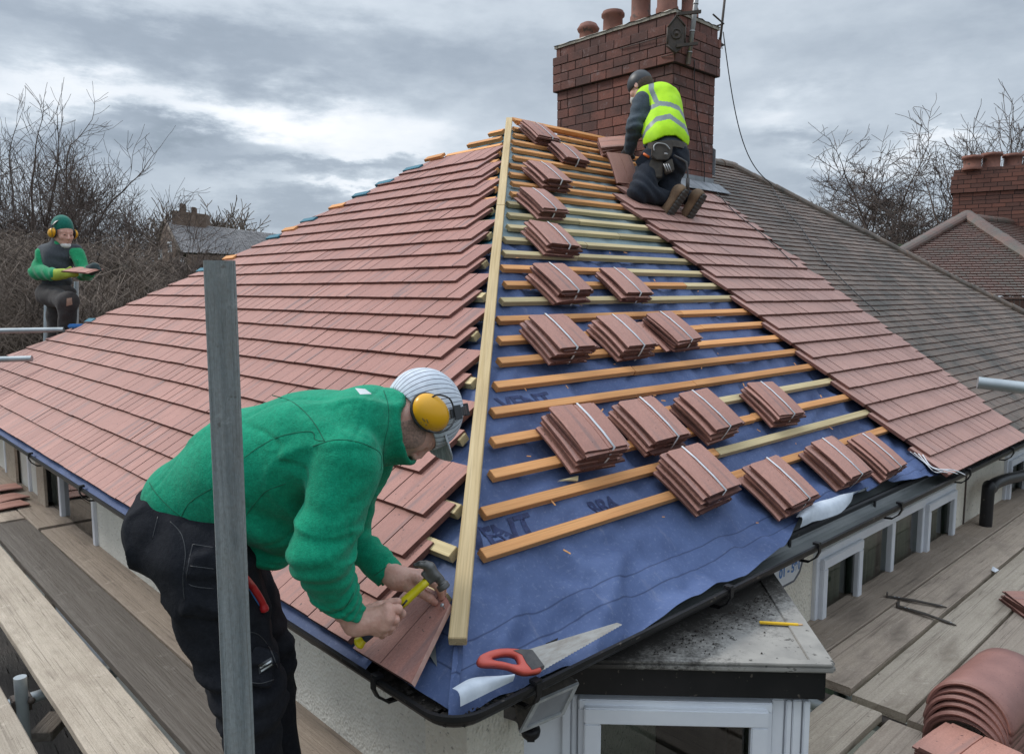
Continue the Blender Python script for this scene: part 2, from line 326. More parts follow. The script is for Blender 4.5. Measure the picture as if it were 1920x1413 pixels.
# ------------------------------------------------------------------ materials of the place
tile_mat('tile_new', (.49, .235, .188), (.34, .155, .125), (.15, .12, .125), amount=.6)
tile_mat('tile_new_skylit', (.54, .305, .25), (.38, .20, .16), (.33, .225, .21), amount=.3)  # same new tile, sky sheen of the right slope lightened into its colour
tile_mat('tile_bundle', (.58, .30, .235), (.45, .215, .165), (.19, .14, .135), amount=.6, s0=.54, s1=.66)
tile_mat('tile_old', (.255, .175, .13), (.13, .092, .07), (.05, .04, .034), moss=(.062, .05, .037))
tile_mat('tile_far', (.20, .11, .085), (.11, .07, .06), (.06, .05, .05), moss=(.10, .09, .075))
tile_mat('tile_wet', (.20, .085, .075), (.15, .068, .06), (.07, .055, .06), amount=.4)
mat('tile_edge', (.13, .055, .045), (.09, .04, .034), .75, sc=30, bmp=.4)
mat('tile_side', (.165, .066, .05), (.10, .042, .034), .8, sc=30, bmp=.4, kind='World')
wood_mat('batten_orange', (.82, .415, .17), (.64, .28, .10), knots=True)
wood_mat('batten_tan', (.64, .52, .30), (.50, .38, .20), knots=True)
wood_mat('hip_wood', (.66, .51, .30), (.50, .36, .18), knots=True)
wood_mat('board_pale', (.56, .475, .38), (.45, .375, .295), dirt=(.33, .265, .205), bmp=.35, knots=False)
wood_mat('board_dark', (.24, .21, .18), (.15, .127, .108), dirt=(.14, .12, .10), bmp=.8, knots=False)
wood_mat('board_grey', (.50, .405, .325), (.40, .32, .25), dirt=(.28, .225, .18), bmp=.45, knots=False)
wood_mat('post_wood', (.44, .46, .46), (.19, .215, .225), axis_scale=(1.6, 44, 44), bmp=.6, dirt=(.30, .30, .285), knots=False)
mat('rafter', (.2, .14, .09), (.12, .08, .05), .9)
mat('black_plastic', (.010, .010, .011), (.016, .015, .016), .42, spec=.3, sc=8, speck=(40, .66, (.10, .085, .07)), kind='World')
mat('gutter_top', (.10, .11, .11), (.16, .17, .165), .35, sc=3, speck=(60, .68, (.2, .19, .17)), kind='World')
mat('gutter_dirt', (.02, .018, .016), (.05, .04, .033), .95, sc=40, bmp=.8, kind='World')
mat('upvc', (.72, .74, .77), (.64, .66, .70), .35, sc=5, bmp=.02, kind='World')
mat('curtain', (.27, .33, .23), (.12, .16, .115), .9, scale=(22, 22, .8), sc=1., kind='World')
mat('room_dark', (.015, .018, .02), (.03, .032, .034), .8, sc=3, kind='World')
mat('blue_board', (.03, .17, .45), (.03, .15, .40), .4)
mat('lead', (.30, .31, .33), (.19, .2, .215), .55, sc=6, bmp=.3, kind='World')
mat('cement', (.48, .44, .37), (.28, .25, .21), .95, sc=9, bmp=.9, bdist=.01, kind='World', speck=(30, .6, (.09, .08, .07)))
mat('pot_clay', (.27, .115, .08), (.18, .08, .06), .8, sc=7, bmp=.2, kind='World', speck=(9, .62, (.09, .06, .05)))
mat('iron', (.05, .042, .038), (.09, .065, .05), .7, sc=20, bmp=.3, kind='World')
mat('alu', (.42, .42, .42), (.28, .27, .26), .45, sc=7, metal=.6, kind='World')
mat('galv', (.46, .49, .50), (.33, .36, .375), .42, sc=6, metal=.55, kind='World', bmp=.08)
mat('cable', (.02, .02, .02), None, .5)
brick_mat('brick_chimney', (.20, .066, .047), (.115, .047, .04), (.055, .043, .04), .19, .083, dark=(.042, .028, .026), mort=.006)
brick_mat('brick_far', (.17, .085, .06), (.13, .06, .045), (.17, .14, .12), .23, .077)
# render: cream paint with coarse pebble texture
def render_mat(name, c, pit):
    m, nt, b = nodes(name)
    v = N(nt, 'ShaderNodeTexVoronoi'); v.inputs['Scale'].default_value = 95.; L(nt, coords(nt, 'World', (1, 1, .8)), v.inputs['Vector'])
    n = noise_tex(nt, 'World', (1, 1, 1), 55, 4); big = noise_tex(nt, 'World', (1, 1, .35), 2.3, 5, .65)
    col = mix(nt, ramp(nt, big, .35, .7), c, tuple(x * .78 for x in c))
    col = mix(nt, math_(nt, 'MULTIPLY', ramp(nt, n, .62, .70), pit), col, (.10, .09, .075))
    L(nt, col, b.inputs['Base Color']); b.inputs['Roughness'].default_value = .8
    bump(nt, b, math_(nt, 'ADD', v.outputs['Distance'], math_(nt, 'MULTIPLY', n, 1.2)), .9, .006)
render_mat('render_cream', (.76, .71, .60), .6)
render_mat('render_side', (.70, .675, .60), .5)
def glass_mat(name, tint=(.02, .03, .03), k=.35):
    m = bpy.data.materials.new(name); m.use_nodes = True; nt = m.node_tree; nt.nodes.clear(); MATS[name] = m
    o = N(nt, 'ShaderNodeOutputMaterial'); t = N(nt, 'ShaderNodeBsdfTransparent'); t.inputs[0].default_value = (.62, .68, .66, 1)
    g = N(nt, 'ShaderNodeBsdfGlossy'); g.inputs['Roughness'].default_value = .02; f = N(nt, 'ShaderNodeFresnel'); f.inputs[0].default_value = 1.52
    s = N(nt, 'ShaderNodeMixShader'); L(nt, math_(nt, 'MULTIPLY_ADD', f.outputs[0], 1.3, .03), s.inputs[0]); L(nt, t.outputs[0], s.inputs[1]); L(nt, g.outputs[0], s.inputs[2]); L(nt, s.outputs[0], o.inputs[0])
glass_mat('glass')
def felt_mat(name, c1, c2):
    m, nt, b = nodes(name)
    w = N(nt, 'ShaderNodeTexChecker'); w.inputs['Scale'].default_value = 420.; L(nt, coords(nt, 'UV', (1, 1, 1)), w.inputs['Vector'])
    col = mix(nt, ramp(nt, noise_tex(nt, 'UV', (1, 1, 1), 3.2, 6, .65), .3, .7), c1, c2)
    col = mix(nt, math_(nt, 'MULTIPLY', ramp(nt, noise_tex(nt, 'UV', (1, 1, 1), 75, 3, .7), .55, .8), .35), col, (.33, .38, .5))
    col = mix(nt, math_(nt, 'MULTIPLY', ramp(nt, noise_tex(nt, 'UV', (3, .8, 1), 6, 5, .7), .6, .75), .3), col, (.30, .30, .36))
    if name == 'felt_blue':
        sx = N(nt, 'ShaderNodeSeparateXYZ'); L(nt, coords(nt, 'UV', (1, 1, 1)), sx.inputs[0]); wv = math_(nt, 'MULTIPLY', math_(nt, 'SUBTRACT', noise_tex(nt, 'UV', (1, 1, 1), 2.6, 3), .5), .05)
        for c_ in (.175, .105):
            ln = math_(nt, 'ABSOLUTE', math_(nt, 'SUBTRACT', math_(nt, 'ADD', sx.outputs[1], wv), c_)); col = mix(nt, math_(nt, 'MULTIPLY', ramp(nt, ln, .0011, .0022, (1, 1, 1), (0, 0, 0)), .8), col, (.02, .03, .08))
    L(nt, col, b.inputs['Base Color']); b.inputs['Roughness'].default_value = .68; b.inputs['Specular IOR Level'].default_value = .3
    h = math_(nt, 'ADD', math_(nt, 'MULTIPLY', w.outputs['Fac'], .25), math_(nt, 'MULTIPLY', noise_tex(nt, 'UV', (1, 1, 1), 9, 5, .6), 5.))
    bump(nt, b, h, .35, .003)
felt_mat('felt_blue', (.105, .15, .295), (.06, .09, .195))
felt_mat('felt_grey', (.30, .37, .38), (.19, .26, .28))
felt_mat('felt_teal', (.05, .19, .25), (.04, .13, .18))
mat('felt_white', (.62, .66, .72), (.5, .54, .6), .8, sc=20, bmp=.2)
mat('felt_print', (.016, .026, .085), (.03, .048, .14), .7, sc=40, lo=.45, hi=.6, kind='World')
# ------------------------------------------------------------------ roof tiling
def clip(poly, f):
    out = []
    for i in range(len(poly)):
        a, b_ = poly[i], poly[(i + 1) % len(poly)]; fa, fb = f(a), f(b_)
        if fa >= 0: out.append(a)
        if (fa >= 0) != (fb >= 0): t = fa / (fa - fb); out.append((a[0] + (b_[0] - a[0]) * t, a[1] + (b_[1] - a[1]) * t))
    return out
def course(mb, surf, tail, e0, e1, strip, length, rng, halves, lift=.041, thick=.019, drop=.11, tile_n=2, mi=0, gap=.0046, off=0):
    """one course of tiles from e0 to e1 (either direction), made of tiles of tile_n strips, surf(u, e, h) -> point"""
    n = max(1, int(math.ceil(abs(e1 - e0) / strip))); sg = 1 if e1 > e0 else -1; kt = off
    dj = lf = tw = 0; rr = 0
    for i in range(n):
        if (i + off) % tile_n == 0 or i == 0:
            dj = rng.uniform(-.0018, .0018); lf = rng.uniform(0, .002); tw = rng.uniform(-.0012, .0012); base = rng.random()
        rr = min(1, max(0, base * .6 + rng.random() * .4))
        g = gap if (i + off) % tile_n else gap * .85
        a = e0 + sg * (i * strip + .0006); b_ = e0 + sg * ((i + 1) * strip - g)
        a, b_ = min(a, b_), max(a, b_); t0 = tail + dj
        poly = [(a, t0), (b_, t0 + rng.uniform(-.001, .001)), (b_, tail + length), (a, tail + length)]
        for h in halves: poly = clip(poly, h) if len(poly) > 2 else poly
        if len(poly) < 3: continue
        top = lambda x, u: surf(u, x, lift + lf + tw * (x - a) / strip - drop * (u - tail))
        bot = lambda x, u: surf(u, x, lift + lf - thick - drop * (u - tail))
        uo, vo = rng.random() * 9, rng.random() * 9
        nf = len(poly); mb.slab(poly, top, bot, mi, rr, [(p[0] + uo, p[1] + vo) for p in poly])
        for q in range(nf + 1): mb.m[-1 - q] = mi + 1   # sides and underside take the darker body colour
    return mb
def tailA(k): return float(np.interp(k, [0, 1, 2, 3, 4, 8, 12, 16, 19, 23, 28], [.018, .159, .307, .458, .604, 1.172, 1.727, 2.26, 2.655, 3.2, 3.86]))
def tailB(k): return -.006 + .1397 * k
HOUSE = thing('semi_detached_house', (C0.x, C0.y, GROUND), 'cream rendered semi-detached house with half re-tiled pink hipped roof and brick chimney', 'house')
def hipY(u): return C0.y + u * CA                      # near hip on both slopes (x - C0.x == y - C0.y)
def farY(u): t = RUN - u * CA; return C0.y + RUN + t * .98 + .21 * t * t if t > 0 else C0.y + RUN + t   # far hip of the left slope
RX0, RX1 = 7.5, 11.2                                   # right hip: ridge end and eaves end
def rightX(u): return RX1 + (RX0 - RX1) * (u * CA / RUN)
ULEN = RUN / CA; rng = random.Random(3)
A_far = lambda p: farY(p[1]) + .01 - p[0]
mb = MB(); dangling = []
for k in range(27):
    t = tailA(k); gap = .255 if k % 2 == 0 else .190
    if k == 0: gap = .42
    if k == 1: gap = .335
    e0 = hipY(t) + gap; e1 = farY(t) + .1
    if k >= 24: e0 = [5.0, 4.93, 4.86][k - 24]; 
    if e0 > e1 - .1 or k == 24 or k == 26: continue
    course(mb, PA, t, e0, e1, .1125, .235, rng, [A_far], off=k % 2)
mb.build('new_left_tiling', ['tile_new', 'tile_side'], HOUSE)
mb = MB()
for k in range(22):
    t = tailB(k); e0 = 4.485 if k % 2 else 4.437
    if k >= 20: e0 = [4.66, 4.78][k - 20]
    course(mb, PB, t, e0, 5.95 + (.03 if k % 2 else 0) + .1 * max(0, k - 12) / 9, .1125, .235, rng, [], off=k % 2)
mb_new = mb
mb = MB(); R_h = lambda p: rightX(p[1]) - p[0]
for k in range(56):
    t = .0 + .0698 * k
    if t > ULEN - .04: break
    e0 = 5.97 + (.0 if (k // 2) % 2 else .04) + .1 * max(0, k - 24) / 18
    if 45 <= k: e0 = 5.95
    for (a, b_) in ([(e0, rightX(t) + .1)]):
        course(mb, PB, t + rng.uniform(-.003, .003), a, b_, .15, .125, rng, [R_h], lift=.030, thick=.011, drop=.12, tile_n=1, gap=.004, off=0)
mb.build('old_right_tiling', ['tile_old', 'tile_side'], HOUSE)
# a few new infill tiles toothed into the old courses
mb = mb_new
for k in range(2, 40):
    if rng.random() < .55: course(mb, PB, .0698 * k + .001, 5.95 + .1 * max(0, k - 24) / 18, 6.02 + rng.random() * .08 + .1 * max(0, k - 24) / 18, .14, .12, rng, [], lift=.0335, thick=.011, drop=.12, tile_n=1)
mb.build('new_right_tiling', ['tile_new_skylit', 'tile_side'], HOUSE)
# roof deck (dark boards under felt and tiles) and the two rear slopes
mb = MB(); h0 = -.098
eA = farY(0)
cv_ = [PA(.12 + (ULEN - .12) * i / 10, farY(.12 + (ULEN - .12) * i / 10) - .03, h0) for i in range(10)]; mb.add([PA(.12, hipY(.12), h0), PA(ULEN, hipY(ULEN), h0)] + cv_[::-1], [tuple(range(12))])
mb.add([PB(.12, C0.x + .12 * CA, h0), PB(.12, RX1, h0), PB(ULEN, RX0, h0), PB(ULEN, hipY(ULEN) - C0.y + C0.x, h0)], [(0, 1, 2, 3)])
ap = Vector((C0.x + RUN, C0.y + RUN, C0.z + RUN * TN)); re = Vector((RX0, ap.y, ap.z))
mb.build('roof_deck', 'rafter', HOUSE)
mb = MB(); b1 = Vector((C0.x, eA, C0.z)); b2 = Vector((RX1, eA, C0.z)); b0 = Vector((RX1, C0.y, C0.z))
cv = [PA(ULEN * (1 - i / 10), farY(ULEN * (1 - i / 10)), -.02) for i in range(11)]
for q in [[re, cv[i], cv[i + 1]] for i in range(10)] + [[re, b1, b2], [re, b2, b0]]: mb.add([v - Vector((0, 0, .03)) for v in q], [tuple(range(len(q)))], 0, [[(v.x, v.y) for v in q]])
mb.build('rear_roof', 'tile_old', HOUSE)
# half-round ridge and hip tiles of the old side
def hip_tiles(mb, a, b_, n, r=.075, lift=.0, rng=rng):
    a, b_ = Vector(a), Vector(b_); d = (b_ - a); l = d.length; d.normalize(); side = d.cross(Vector((0, 0, 1))).normalized(); up = side.cross(d).normalized()
    for i in range(n):
        p0 = a + d * (l * i / n - .012); p1 = a + d * (l * (i + 1) / n); w0, w1 = r * 1.04, r * .96; s0 = rng.uniform(-.006, .006); vs = []; m = 9
        for (p, w) in ((p0, w0), (p1, w1)):
            for rr in (w, w - .014):
                for q in range(m):
                    t = math.pi * (-.08 + 1.16 * q / (m - 1)); vs.append(p + side * (math.cos(t) * rr * 1.15) + up * (math.sin(t) * rr * .8 + lift + s0))
        fs = [(q, q + 1, 2 * m + q + 1, 2 * m + q) for q in range(m - 1)] + [(m + q + 1, m + q, 3 * m + q, 3 * m + q + 1) for q in range(m - 1)]
        fs += [(q, m + q, m + q + 1, q + 1) for q in range(m - 1)] + [(2 * m + q + 1, 3 * m + q + 1, 3 * m + q, 2 * m + q) for q in range(m - 1)]
        mb.add(vs, fs, 0, None, rng.random())
mb = MB(); hip_tiles(mb, re + Vector((-.05, 0, .0)), b0 + Vector((0, 0, .0)), 20)
hip_tiles(mb, Vector((6.46, ap.y, ap.z)), re, 4)
mb.build('ridge_tiling', 'tile_old', HOUSE)
# ------------------------------------------------------------------ underlay (membrane)
def hnoise(x, y, s, seed=0): return mnoise.noise(Vector((x * s, y * s, seed * 7.3)))
FELTH = {}
def felt_patch(name, matn, surf, u0f, u1, eL, eR, nu, ne, amp=.012, h=-.035, seed=1, flap=None):
    """grid from lower edge u0f(e) to u1; e from eL(u) to eR(u)"""
    def height(u, e):
        sag = -.012 * abs(math.sin(math.pi * ((u - .388) / GAUGE))) if u > .38 else 0
        hh = h + sag + amp * (hnoise(u * 1.6, e, 2.2, seed) * .6 + hnoise(u, e * 1.7, 7, seed + 1) * .5 + .10 * hnoise(u * 1.3, e, 19, seed + 3) + abs(hnoise(u * 1.2 + e * .5, e - u, 4.5, seed + 2)) * .9 + .9 * max(0, .16 - abs(hnoise(u * .7 + e * .35, e * .5 - u * .8, 2.4, seed + 4))) / .16 * (.5 + hnoise(e, u, 1.2, seed + 5)))
        if flap: hh += flap(u, e)
        if u > .34: hh = min(hh, -.0215 + .1 * min(0, hh + .0215)) if hh > -.0215 else hh
        return hh
    FELTH[name] = height
    mb = MB(); vs = []; uv = []
    for i in range(nu + 1):
        for j in range(ne + 1):
            s = j / ne; um = u1 * i / nu; e = eL(um) * (1 - s) + eR(um) * s; u = u0f(e) * (1 - i / nu) + u1 * i / nu if u0f else um
            e = eL(u) * (1 - s) + eR(u) * s
            hh = height(u, e)
            vs.append(surf(u, e, hh)); uv.append((e, u))
    fs = [(i * (ne + 1) + j, i * (ne + 1) + j + 1, (i + 1) * (ne + 1) + j + 1, (i + 1) * (ne + 1) + j) for i in range(nu) for j in range(ne)]
    mb.add(vs, fs, 0, [[uv[i] for i in f] for f in fs], 0, True); return mb.build(name, matn, HOUSE)
def low_edge(e):
    return .010 * hnoise(e, 3, 6, 9) + float(np.interp(e, [1.05, 1.3, 1.7, 2.28, 2.4, 2.75, 2.95, 3.05, 3.3, 3.6, 3.9, 4.2, 4.45, 4.8], [.0, .0, -.01, .02, -.005, .04, .11, .135, .125, .105, .11, .06, .04, .05]))
def bflap(u, e):
    k = max(0., 1 - (u - low_edge(e)) / .14); return k * k * (.022 + .02 * hnoise(e, 0, 3.1, 9)) if e > 1.75 else 0
felt_patch('blue_underlay', 'felt_blue', PB, low_edge, 2.23, lambda u: C0.x + u * CA + .0, lambda u: 4.75, 170, 170, amp=.044, flap=bflap)
felt_patch('grey_underlay', 'felt_grey', PB, lambda e: 2.19, ULEN - .01, lambda u: C0.x + u * CA, lambda u: 5.72, 60, 80, amp=.016, h=-.027, seed=5)
felt_patch('left_underlay', 'felt_blue', PA, lambda e: .02, 2.2, lambda u: hipY(u), lambda u: hipY(u) + .75, 100, 24, amp=.02, seed=8)
felt_patch('eaves_underlay', 'felt_blue', PA, lambda e: -.016 + .006 * hnoise(e, 0, 2.2, 4), .06, lambda u: hipY(0) + .35, lambda u: eA - .05, 6, 150, amp=.008, h=-.006, seed=8)
felt_patch('teal_underlay', 'felt_teal', PA, lambda e: 2.16, ULEN - .03, lambda u: hipY(u), lambda u: min(hipY(u) + .6, farY(u)), 50, 24, amp=.02, h=-.03, seed=11)
# battens ---------------------------------------------------------------
def batten(parent, p0, p1, nrm, w=.038, t=.025, m='batten_orange', name='batten', bev=.0012, bend=0.):
    """a bar from p0 to p1; own object with its long axis on local X so that the grain follows it"""
    p0, p1 = Vector(p0), Vector(p1); d = p1 - p0; l = d.length; x = d.normalized(); z = (Vector(nrm) - x * Vector(nrm).dot(x)).normalized(); y = z.cross(x)
    b = MB(); b.box((l / 2, 0, 0), (l / 2, 0, 0), (0, w / 2, 0), (0, 0, t / 2)); o = b.build(name, m, None, bevel=bev, origin=(0, 0, 0))
    M_ = Matrix((x, y, z)).transposed().to_4x4(); M_.translation = p0 - (parent_loc(parent) if parent else Vector((0, 0, 0)))
    o.parent = parent; o.matrix_local = M_; return o
rb = random.Random(11)
for j in range(27):
    u = .388 + GAUGE * j
    tan = 12 <= j <= 16
    xl = C0.x + u * CA + .055 + rb.uniform(-.008, .02); xr = 4.62 if j < 18 else min(5.72, 4.9 + (j - 18) * .5)
    if j >= 18: xr = 5.70 if j > 19 else 4.9
    n = rb.choice([0, 1]); 
    cut = rb.uniform(.3, .75) * (xr - xl) + xl
    left = 'batten_tan' if tan or j == 9 or j in (2,) and False else 'batten_orange'
    if j == 15 or j == 9: left = 'batten_tan'
    right = 'batten_tan' if (tan or j in (3, 9, 10, 11, 1)) else 'batten_orange'
    hz = rb.uniform(-.002, .002)
    batten(HOUSE, PB(u + rb.uniform(-.003, .003), xl, -.006 + hz), PB(u + rb.uniform(-.003, .003), cut, -.006 + hz), NB, m=left)
    batten(HOUSE, PB(u + rb.uniform(-.003, .003), cut + .003, -.006 + hz), PB(u + rb.uniform(-.003, .003), xr, -.006 + hz), NB, m=right)
for j in range(27):
    u = .40 + (ULEN - .43) * j / 26. if False else .25 + .1405 * (j)
    if u > ULEN - .04: break
    far = hipY(u) + (.5 if u < 3.3 else .9); far = min(far, farY(u) - .02)
    batten(HOUSE, PA(u, hipY(u) + .05 + rb.uniform(0, .03), -.006), PA(u, far, -.006), NA, m='batten_tan' if u < 2.5 else 'batten_orange', w=.04, t=.03)
# batten ends and teal felt lugs showing past the far hip
for u, c in ((1.95, 'felt_teal'), (2.12, 'batten_orange'), (2.4, 'felt_teal'), (2.5, 'batten_orange'), (2.62, 'felt_teal'), (2.8, 'batten_orange'), (2.95, 'felt_teal'), (3.1, 'felt_teal'), (3.28, 'felt_teal'), (3.42, 'batten_orange'), (1.2, 'felt_teal')):
    y = farY(u); batten(HOUSE, PA(u, y - .12, .035), PA(u, y + .10, .03), NA, w=.05, t=.022, m=c, name='batten_end')
# hip batten: three lengths laid on the hip line
hd = Vector((CA, CA, SA)).normalized(); hn = (Vector((-1, -1, 0)).normalized() * SA + Vector((0, 0, 1))); hn = (hn - hd * hn.dot(hd)).normalized()
hb0 = Vector((1.205, 1.478, -.898)); hb1 = ap + Vector((0, 0, .025))
cuts = [0, .62, 1.0]
for a, b_ in zip(cuts[:-1], cuts[1:]):
    batten(HOUSE, hb0.lerp(hb1, a + (.0008 if a else 0)), hb0.lerp(hb1, b_), hn, w=.047, t=.03, m='hip_wood', name='hip_batten', bev=.002)
batten(HOUSE, PB(ULEN - .01, ap.x + .02, .03), PB(ULEN - .01, 5.71, .03), NB, m='batten_orange', name='ridge_batten', w=.05)
# printed words on the membrane
def text_obj(name, body, size, origin, ex, ey, m, parent=None, extrude=.0004, align='LEFT', bold=False):
    cu = bpy.data.curves.new(name, 'FONT'); cu.body = body; cu.size = size; cu.extrude = extrude; cu.align_x = align
    if bold: cu.offset = size * .03
    to = bpy.data.objects.new(name, cu); COL.objects.link(to)
    dg = bpy.context.evaluated_depsgraph_get(); me = bpy.data.meshes.new_from_object(to.evaluated_get(dg)); bpy.data.objects.remove(to)
    me.materials.clear(); me.materials.append(MATS[m]); o = bpy.data.objects.new(name, me); COL.objects.link(o)
    ex, ey = Vector(ex).normalized(), Vector(ey).normalized(); M_ = Matrix((ex, ey, ex.cross(ey))).transposed().to_4x4(); M_.translation = Vector(origin) - (parent_loc(parent) if parent else Vector((0, 0, 0)))
    o.parent = parent; o.matrix_local = M_; return o
UB = Vector((0, CA, SA))
def felt_text(body, size, u0, e0):
    o = text_obj('print_text', body, size, PB(u0, e0, 0), (1, 0, 0), UB, 'felt_print', HOUSE, extrude=0., bold=True); bm = bmesh.new(); bm.from_mesh(o.data); bmesh.ops.triangulate(bm, faces=bm.faces[:])
    for _ in range(3):
        ed = [e for e in bm.edges if e.calc_length() > .012]
        if ed: bmesh.ops.subdivide_edges(bm, edges=ed, cuts=1); bmesh.ops.triangulate(bm, faces=bm.faces[:])
    for v in bm.verts: v.co.z = FELTH['blue_underlay'](u0 + v.co.y, e0 + v.co.x) + .0025
    bm.to_mesh(o.data); bm.free()
felt_text('VENT', .115, .415, 1.45); felt_text('BBA', .085, .42, 2.02); felt_text('VENT', .115, .945, 1.98); felt_text('BBA', .09, 1.37, 2.6); felt_text('VENT', .115, .33, 2.75)
# white turned-up membrane: corner roll and the fold near the windows
tp = catmull([onB(x, y, .035) for x, y in ((848, 1290), (880, 1272), (912, 1267), (958, 1266))], 6); bt = catmull([onB(x, y, .03) for x, y in ((863, 1324), (888, 1312), (918, 1297), (962, 1276))], 6)
mb = MB(); n_ = len(tp); vs = [a.lerp(b_, s_ / 6) + NB * .018 * math.sin(math.pi * s_ / 6) for a, b_ in zip(tp, bt) for s_ in range(7)]
mb.add(vs, [(i * 7 + j, i * 7 + j + 1, (i + 1) * 7 + j + 1, (i + 1) * 7 + j) for i in range(n_ - 1) for j in range(6)], 0, None, 0, True); mb.build('underlay_fold', 'felt_white', HOUSE); mb = MB()
vs = []
for i in range(21):
    t = i / 20; x = 2.93 + t * .72; lo = low_edge(x)
    for j in range(6):
        s = j / 5; vs.append(PB(lo + .004 - s * .075 * math.sin(math.pi * min(1, t * 1.15 + .1)) ** .6, x, .028 - .02 * s + .03 * math.sin(s * 3.14) * (1 - t)))
fs = [(i * 6 + j, i * 6 + j + 1, (i + 1) * 6 + j + 1, (i + 1) * 6 + j) for i in range(20) for j in range(5)]
mb.add(vs, fs, 0, None, 0, True); mb.build('underlay_fold', 'felt_white', HOUSE)
# eaves: fascia, soffit, black eaves guard and gutters ---------------------
WX, WY = 1.36, 1.63; GX, GY = 1.052, 1.318; GZ = -1.0
mb = MB()
mb.box(((GX + .145), (GY + .135 + eA) / 2, GZ - .055), (.01, 0, 0), (0, (eA - GY - .135) / 2, 0), (0, 0, .055)); mb.box(((GX + .155 + RX1) / 2, GY + .145, GZ - .055), ((RX1 - GX - .155) / 2, 0, 0), (0, .01, 0), (0, 0, .055))
mb.build('fascia', 'black_plastic', HOUSE)
mb = MB(); mb.box(((GX + .14 + WX + .1) / 2, (GY + .14 + eA) / 2, GZ - .115), ((WX + .1 - GX - .14) / 2, 0, 0), (0, (eA - GY) / 2 - .1, 0), (0, 0, .006))
mb.box(((GX + .14 + RX1) / 2, (GY + .14 + WY + .1) / 2, GZ - .118), ((RX1 - GX) / 2 - .1, 0, 0), (0, (WY + .1 - GY - .14) / 2, 0), (0, 0, .006)); mb.build('soffit', 'black_plastic', HOUSE)
def gutter(path, outs, name, w=.128, dep=.048, th=.004, inner_z=.012):
    """swept half-round: path of lip points (outer), outs = inward unit vectors scaled for the mitre"""
    prof = []
    m = 12
    for q in range(m + 1):
        t = math.pi * q / m; prof.append((w / 2 - math.cos(t) * w / 2, -math.sin(t) ** .8 * dep))
    prof = [(-.008, .003), (-.008, -.008), (0, -.006)] + prof[1:] if False else prof
    inn = [(a + (w / 2 - a) * .07, b_ + th) for a, b_ in prof][::-1]
    loop = [(-.007, .004), (-.007, -.007)] + prof + [(w + .002, inner_z)] + inn
    mb = MB(); vs = []
    for p, o in zip(path, outs):
        for a, b_ in loop: vs.append(Vector(p) + Vector(o) * a + Vector((0, 0, b_)))
    k = len(loop); fs = [(i * k + j, (i + 1) * k + j, (i + 1) * k + (j + 1) % k, i * k + (j + 1) % k) for i in range(len(path) - 1) for j in range(k)]
    fs += [tuple(range(k)), tuple(range((len(path) - 1) * k, len(path) * k))[::-1]]
    mb.add(vs, fs, 0, None, 0, False); nl = len(path) - 1
    for i in range(nl):
        for j in range(k):
            if 17 <= j < k - 1 and i >= nl - 1: mb.m[i * k + j] = 1
    return mb.build(name, ['black_plastic', 'gutter_top'], HOUSE, bevel=0)
L1 = Vector((GX, GY, GZ)); Rr = .10
path = [Vector((GX, eA, GZ - .005)), Vector((GX, GY + Rr, GZ))]; outs = [Vector((1, 0, 0)), Vector((1, 0, 0))]
for q in range(1, 8):
    t = math.pi / 2 * q / 8; path.append(Vector((GX + Rr - math.cos(t) * Rr, GY + Rr - math.sin(t) * Rr, GZ))); outs.append(Vector((math.cos(t), math.sin(t), 0)))
path += [Vector((GX + Rr, GY, GZ)), Vector((RX1, GY, GZ))]; outs += [Vector((0, 1, 0))] * 2
gutter(path, outs, 'gutter')
def clipring(p, o, al):
    mb = MB()
    pr = [(-.012, .01), (-.012, -.02), (.0, -.045), (.03, -.07), (.06, -.073), (.09, -.06), (.112, -.03), (.112, .0)]
    for i in range(len(pr) - 1):
        a, b_ = pr[i], pr[i + 1]; A_ = p + o * a[0] + Vector((0, 0, a[1])); B_ = p + o * b_[0] + Vector((0, 0, b_[1])); d = (B_ - A_); nn_ = d.cross(al).normalized()
        mb.box((A_ + B_) / 2, d / 2 * 1.1, al * .009, nn_ * .003)
    mb.box(p + o * .0 + Vector((0, 0, .012)), o * .012, al * .012, (0, 0, .005)); mb.build('gutter_bracket', 'black_plastic', HOUSE)
for y in (1.62, 2.35, 3.2, 4.3, 5.4, 6.6, 7.8): clipring(Vector((GX, y, GZ)), Vector((1, 0, 0)), Vector((0, 1, 0)))
for x in (1.33, 2.25, 2.9, 3.75, 4.75, 5.6, 6.6, 7.6): clipring(Vector((x, GY, GZ)), Vector((0, 1, 0)), Vector((1, 0, 0)))
mb = MB()   # silt in the open gutter
for i in range(60):
    pass
n = 60; vs = []
for i in range(n + 1):
    y = GY + .12 + i * .08; 
    for j in range(4): vs.append((GX + .02 + j * .027, y, GZ - .035 + .012 * hnoise(y, j, 9, 2)))
fs = [(i * 4 + j, i * 4 + j + 1, (i + 1) * 4 + j + 1, (i + 1) * 4 + j) for i in range(n) for j in range(3)]; mb.add(vs, fs, 0, None, 0, True)
rg = random.Random(5)
for i in range(260):
    y = GY + .05 + rg.random() ** 1.5 * 1.6; x = GX + rg.uniform(.02, .11); s = rg.uniform(.002, .007)
    mb.box((x, y, GZ - .028 + s * .4), (s, s * .3, 0), (-s * .2, s * .7, 0), (0, 0, s * .4))
for i in range(60):
    x = GX + .05 + rg.random() * .3; y = GY + rg.uniform(.02, .1); s = rg.uniform(.002, .007)
    mb.box((x, y, GZ - .03 + s * .4), (s, s * .3, 0), (-s * .2, s * .7, 0), (0, 0, s * .4))
mb.build('gutter_silt', 'gutter_dirt', HOUSE)
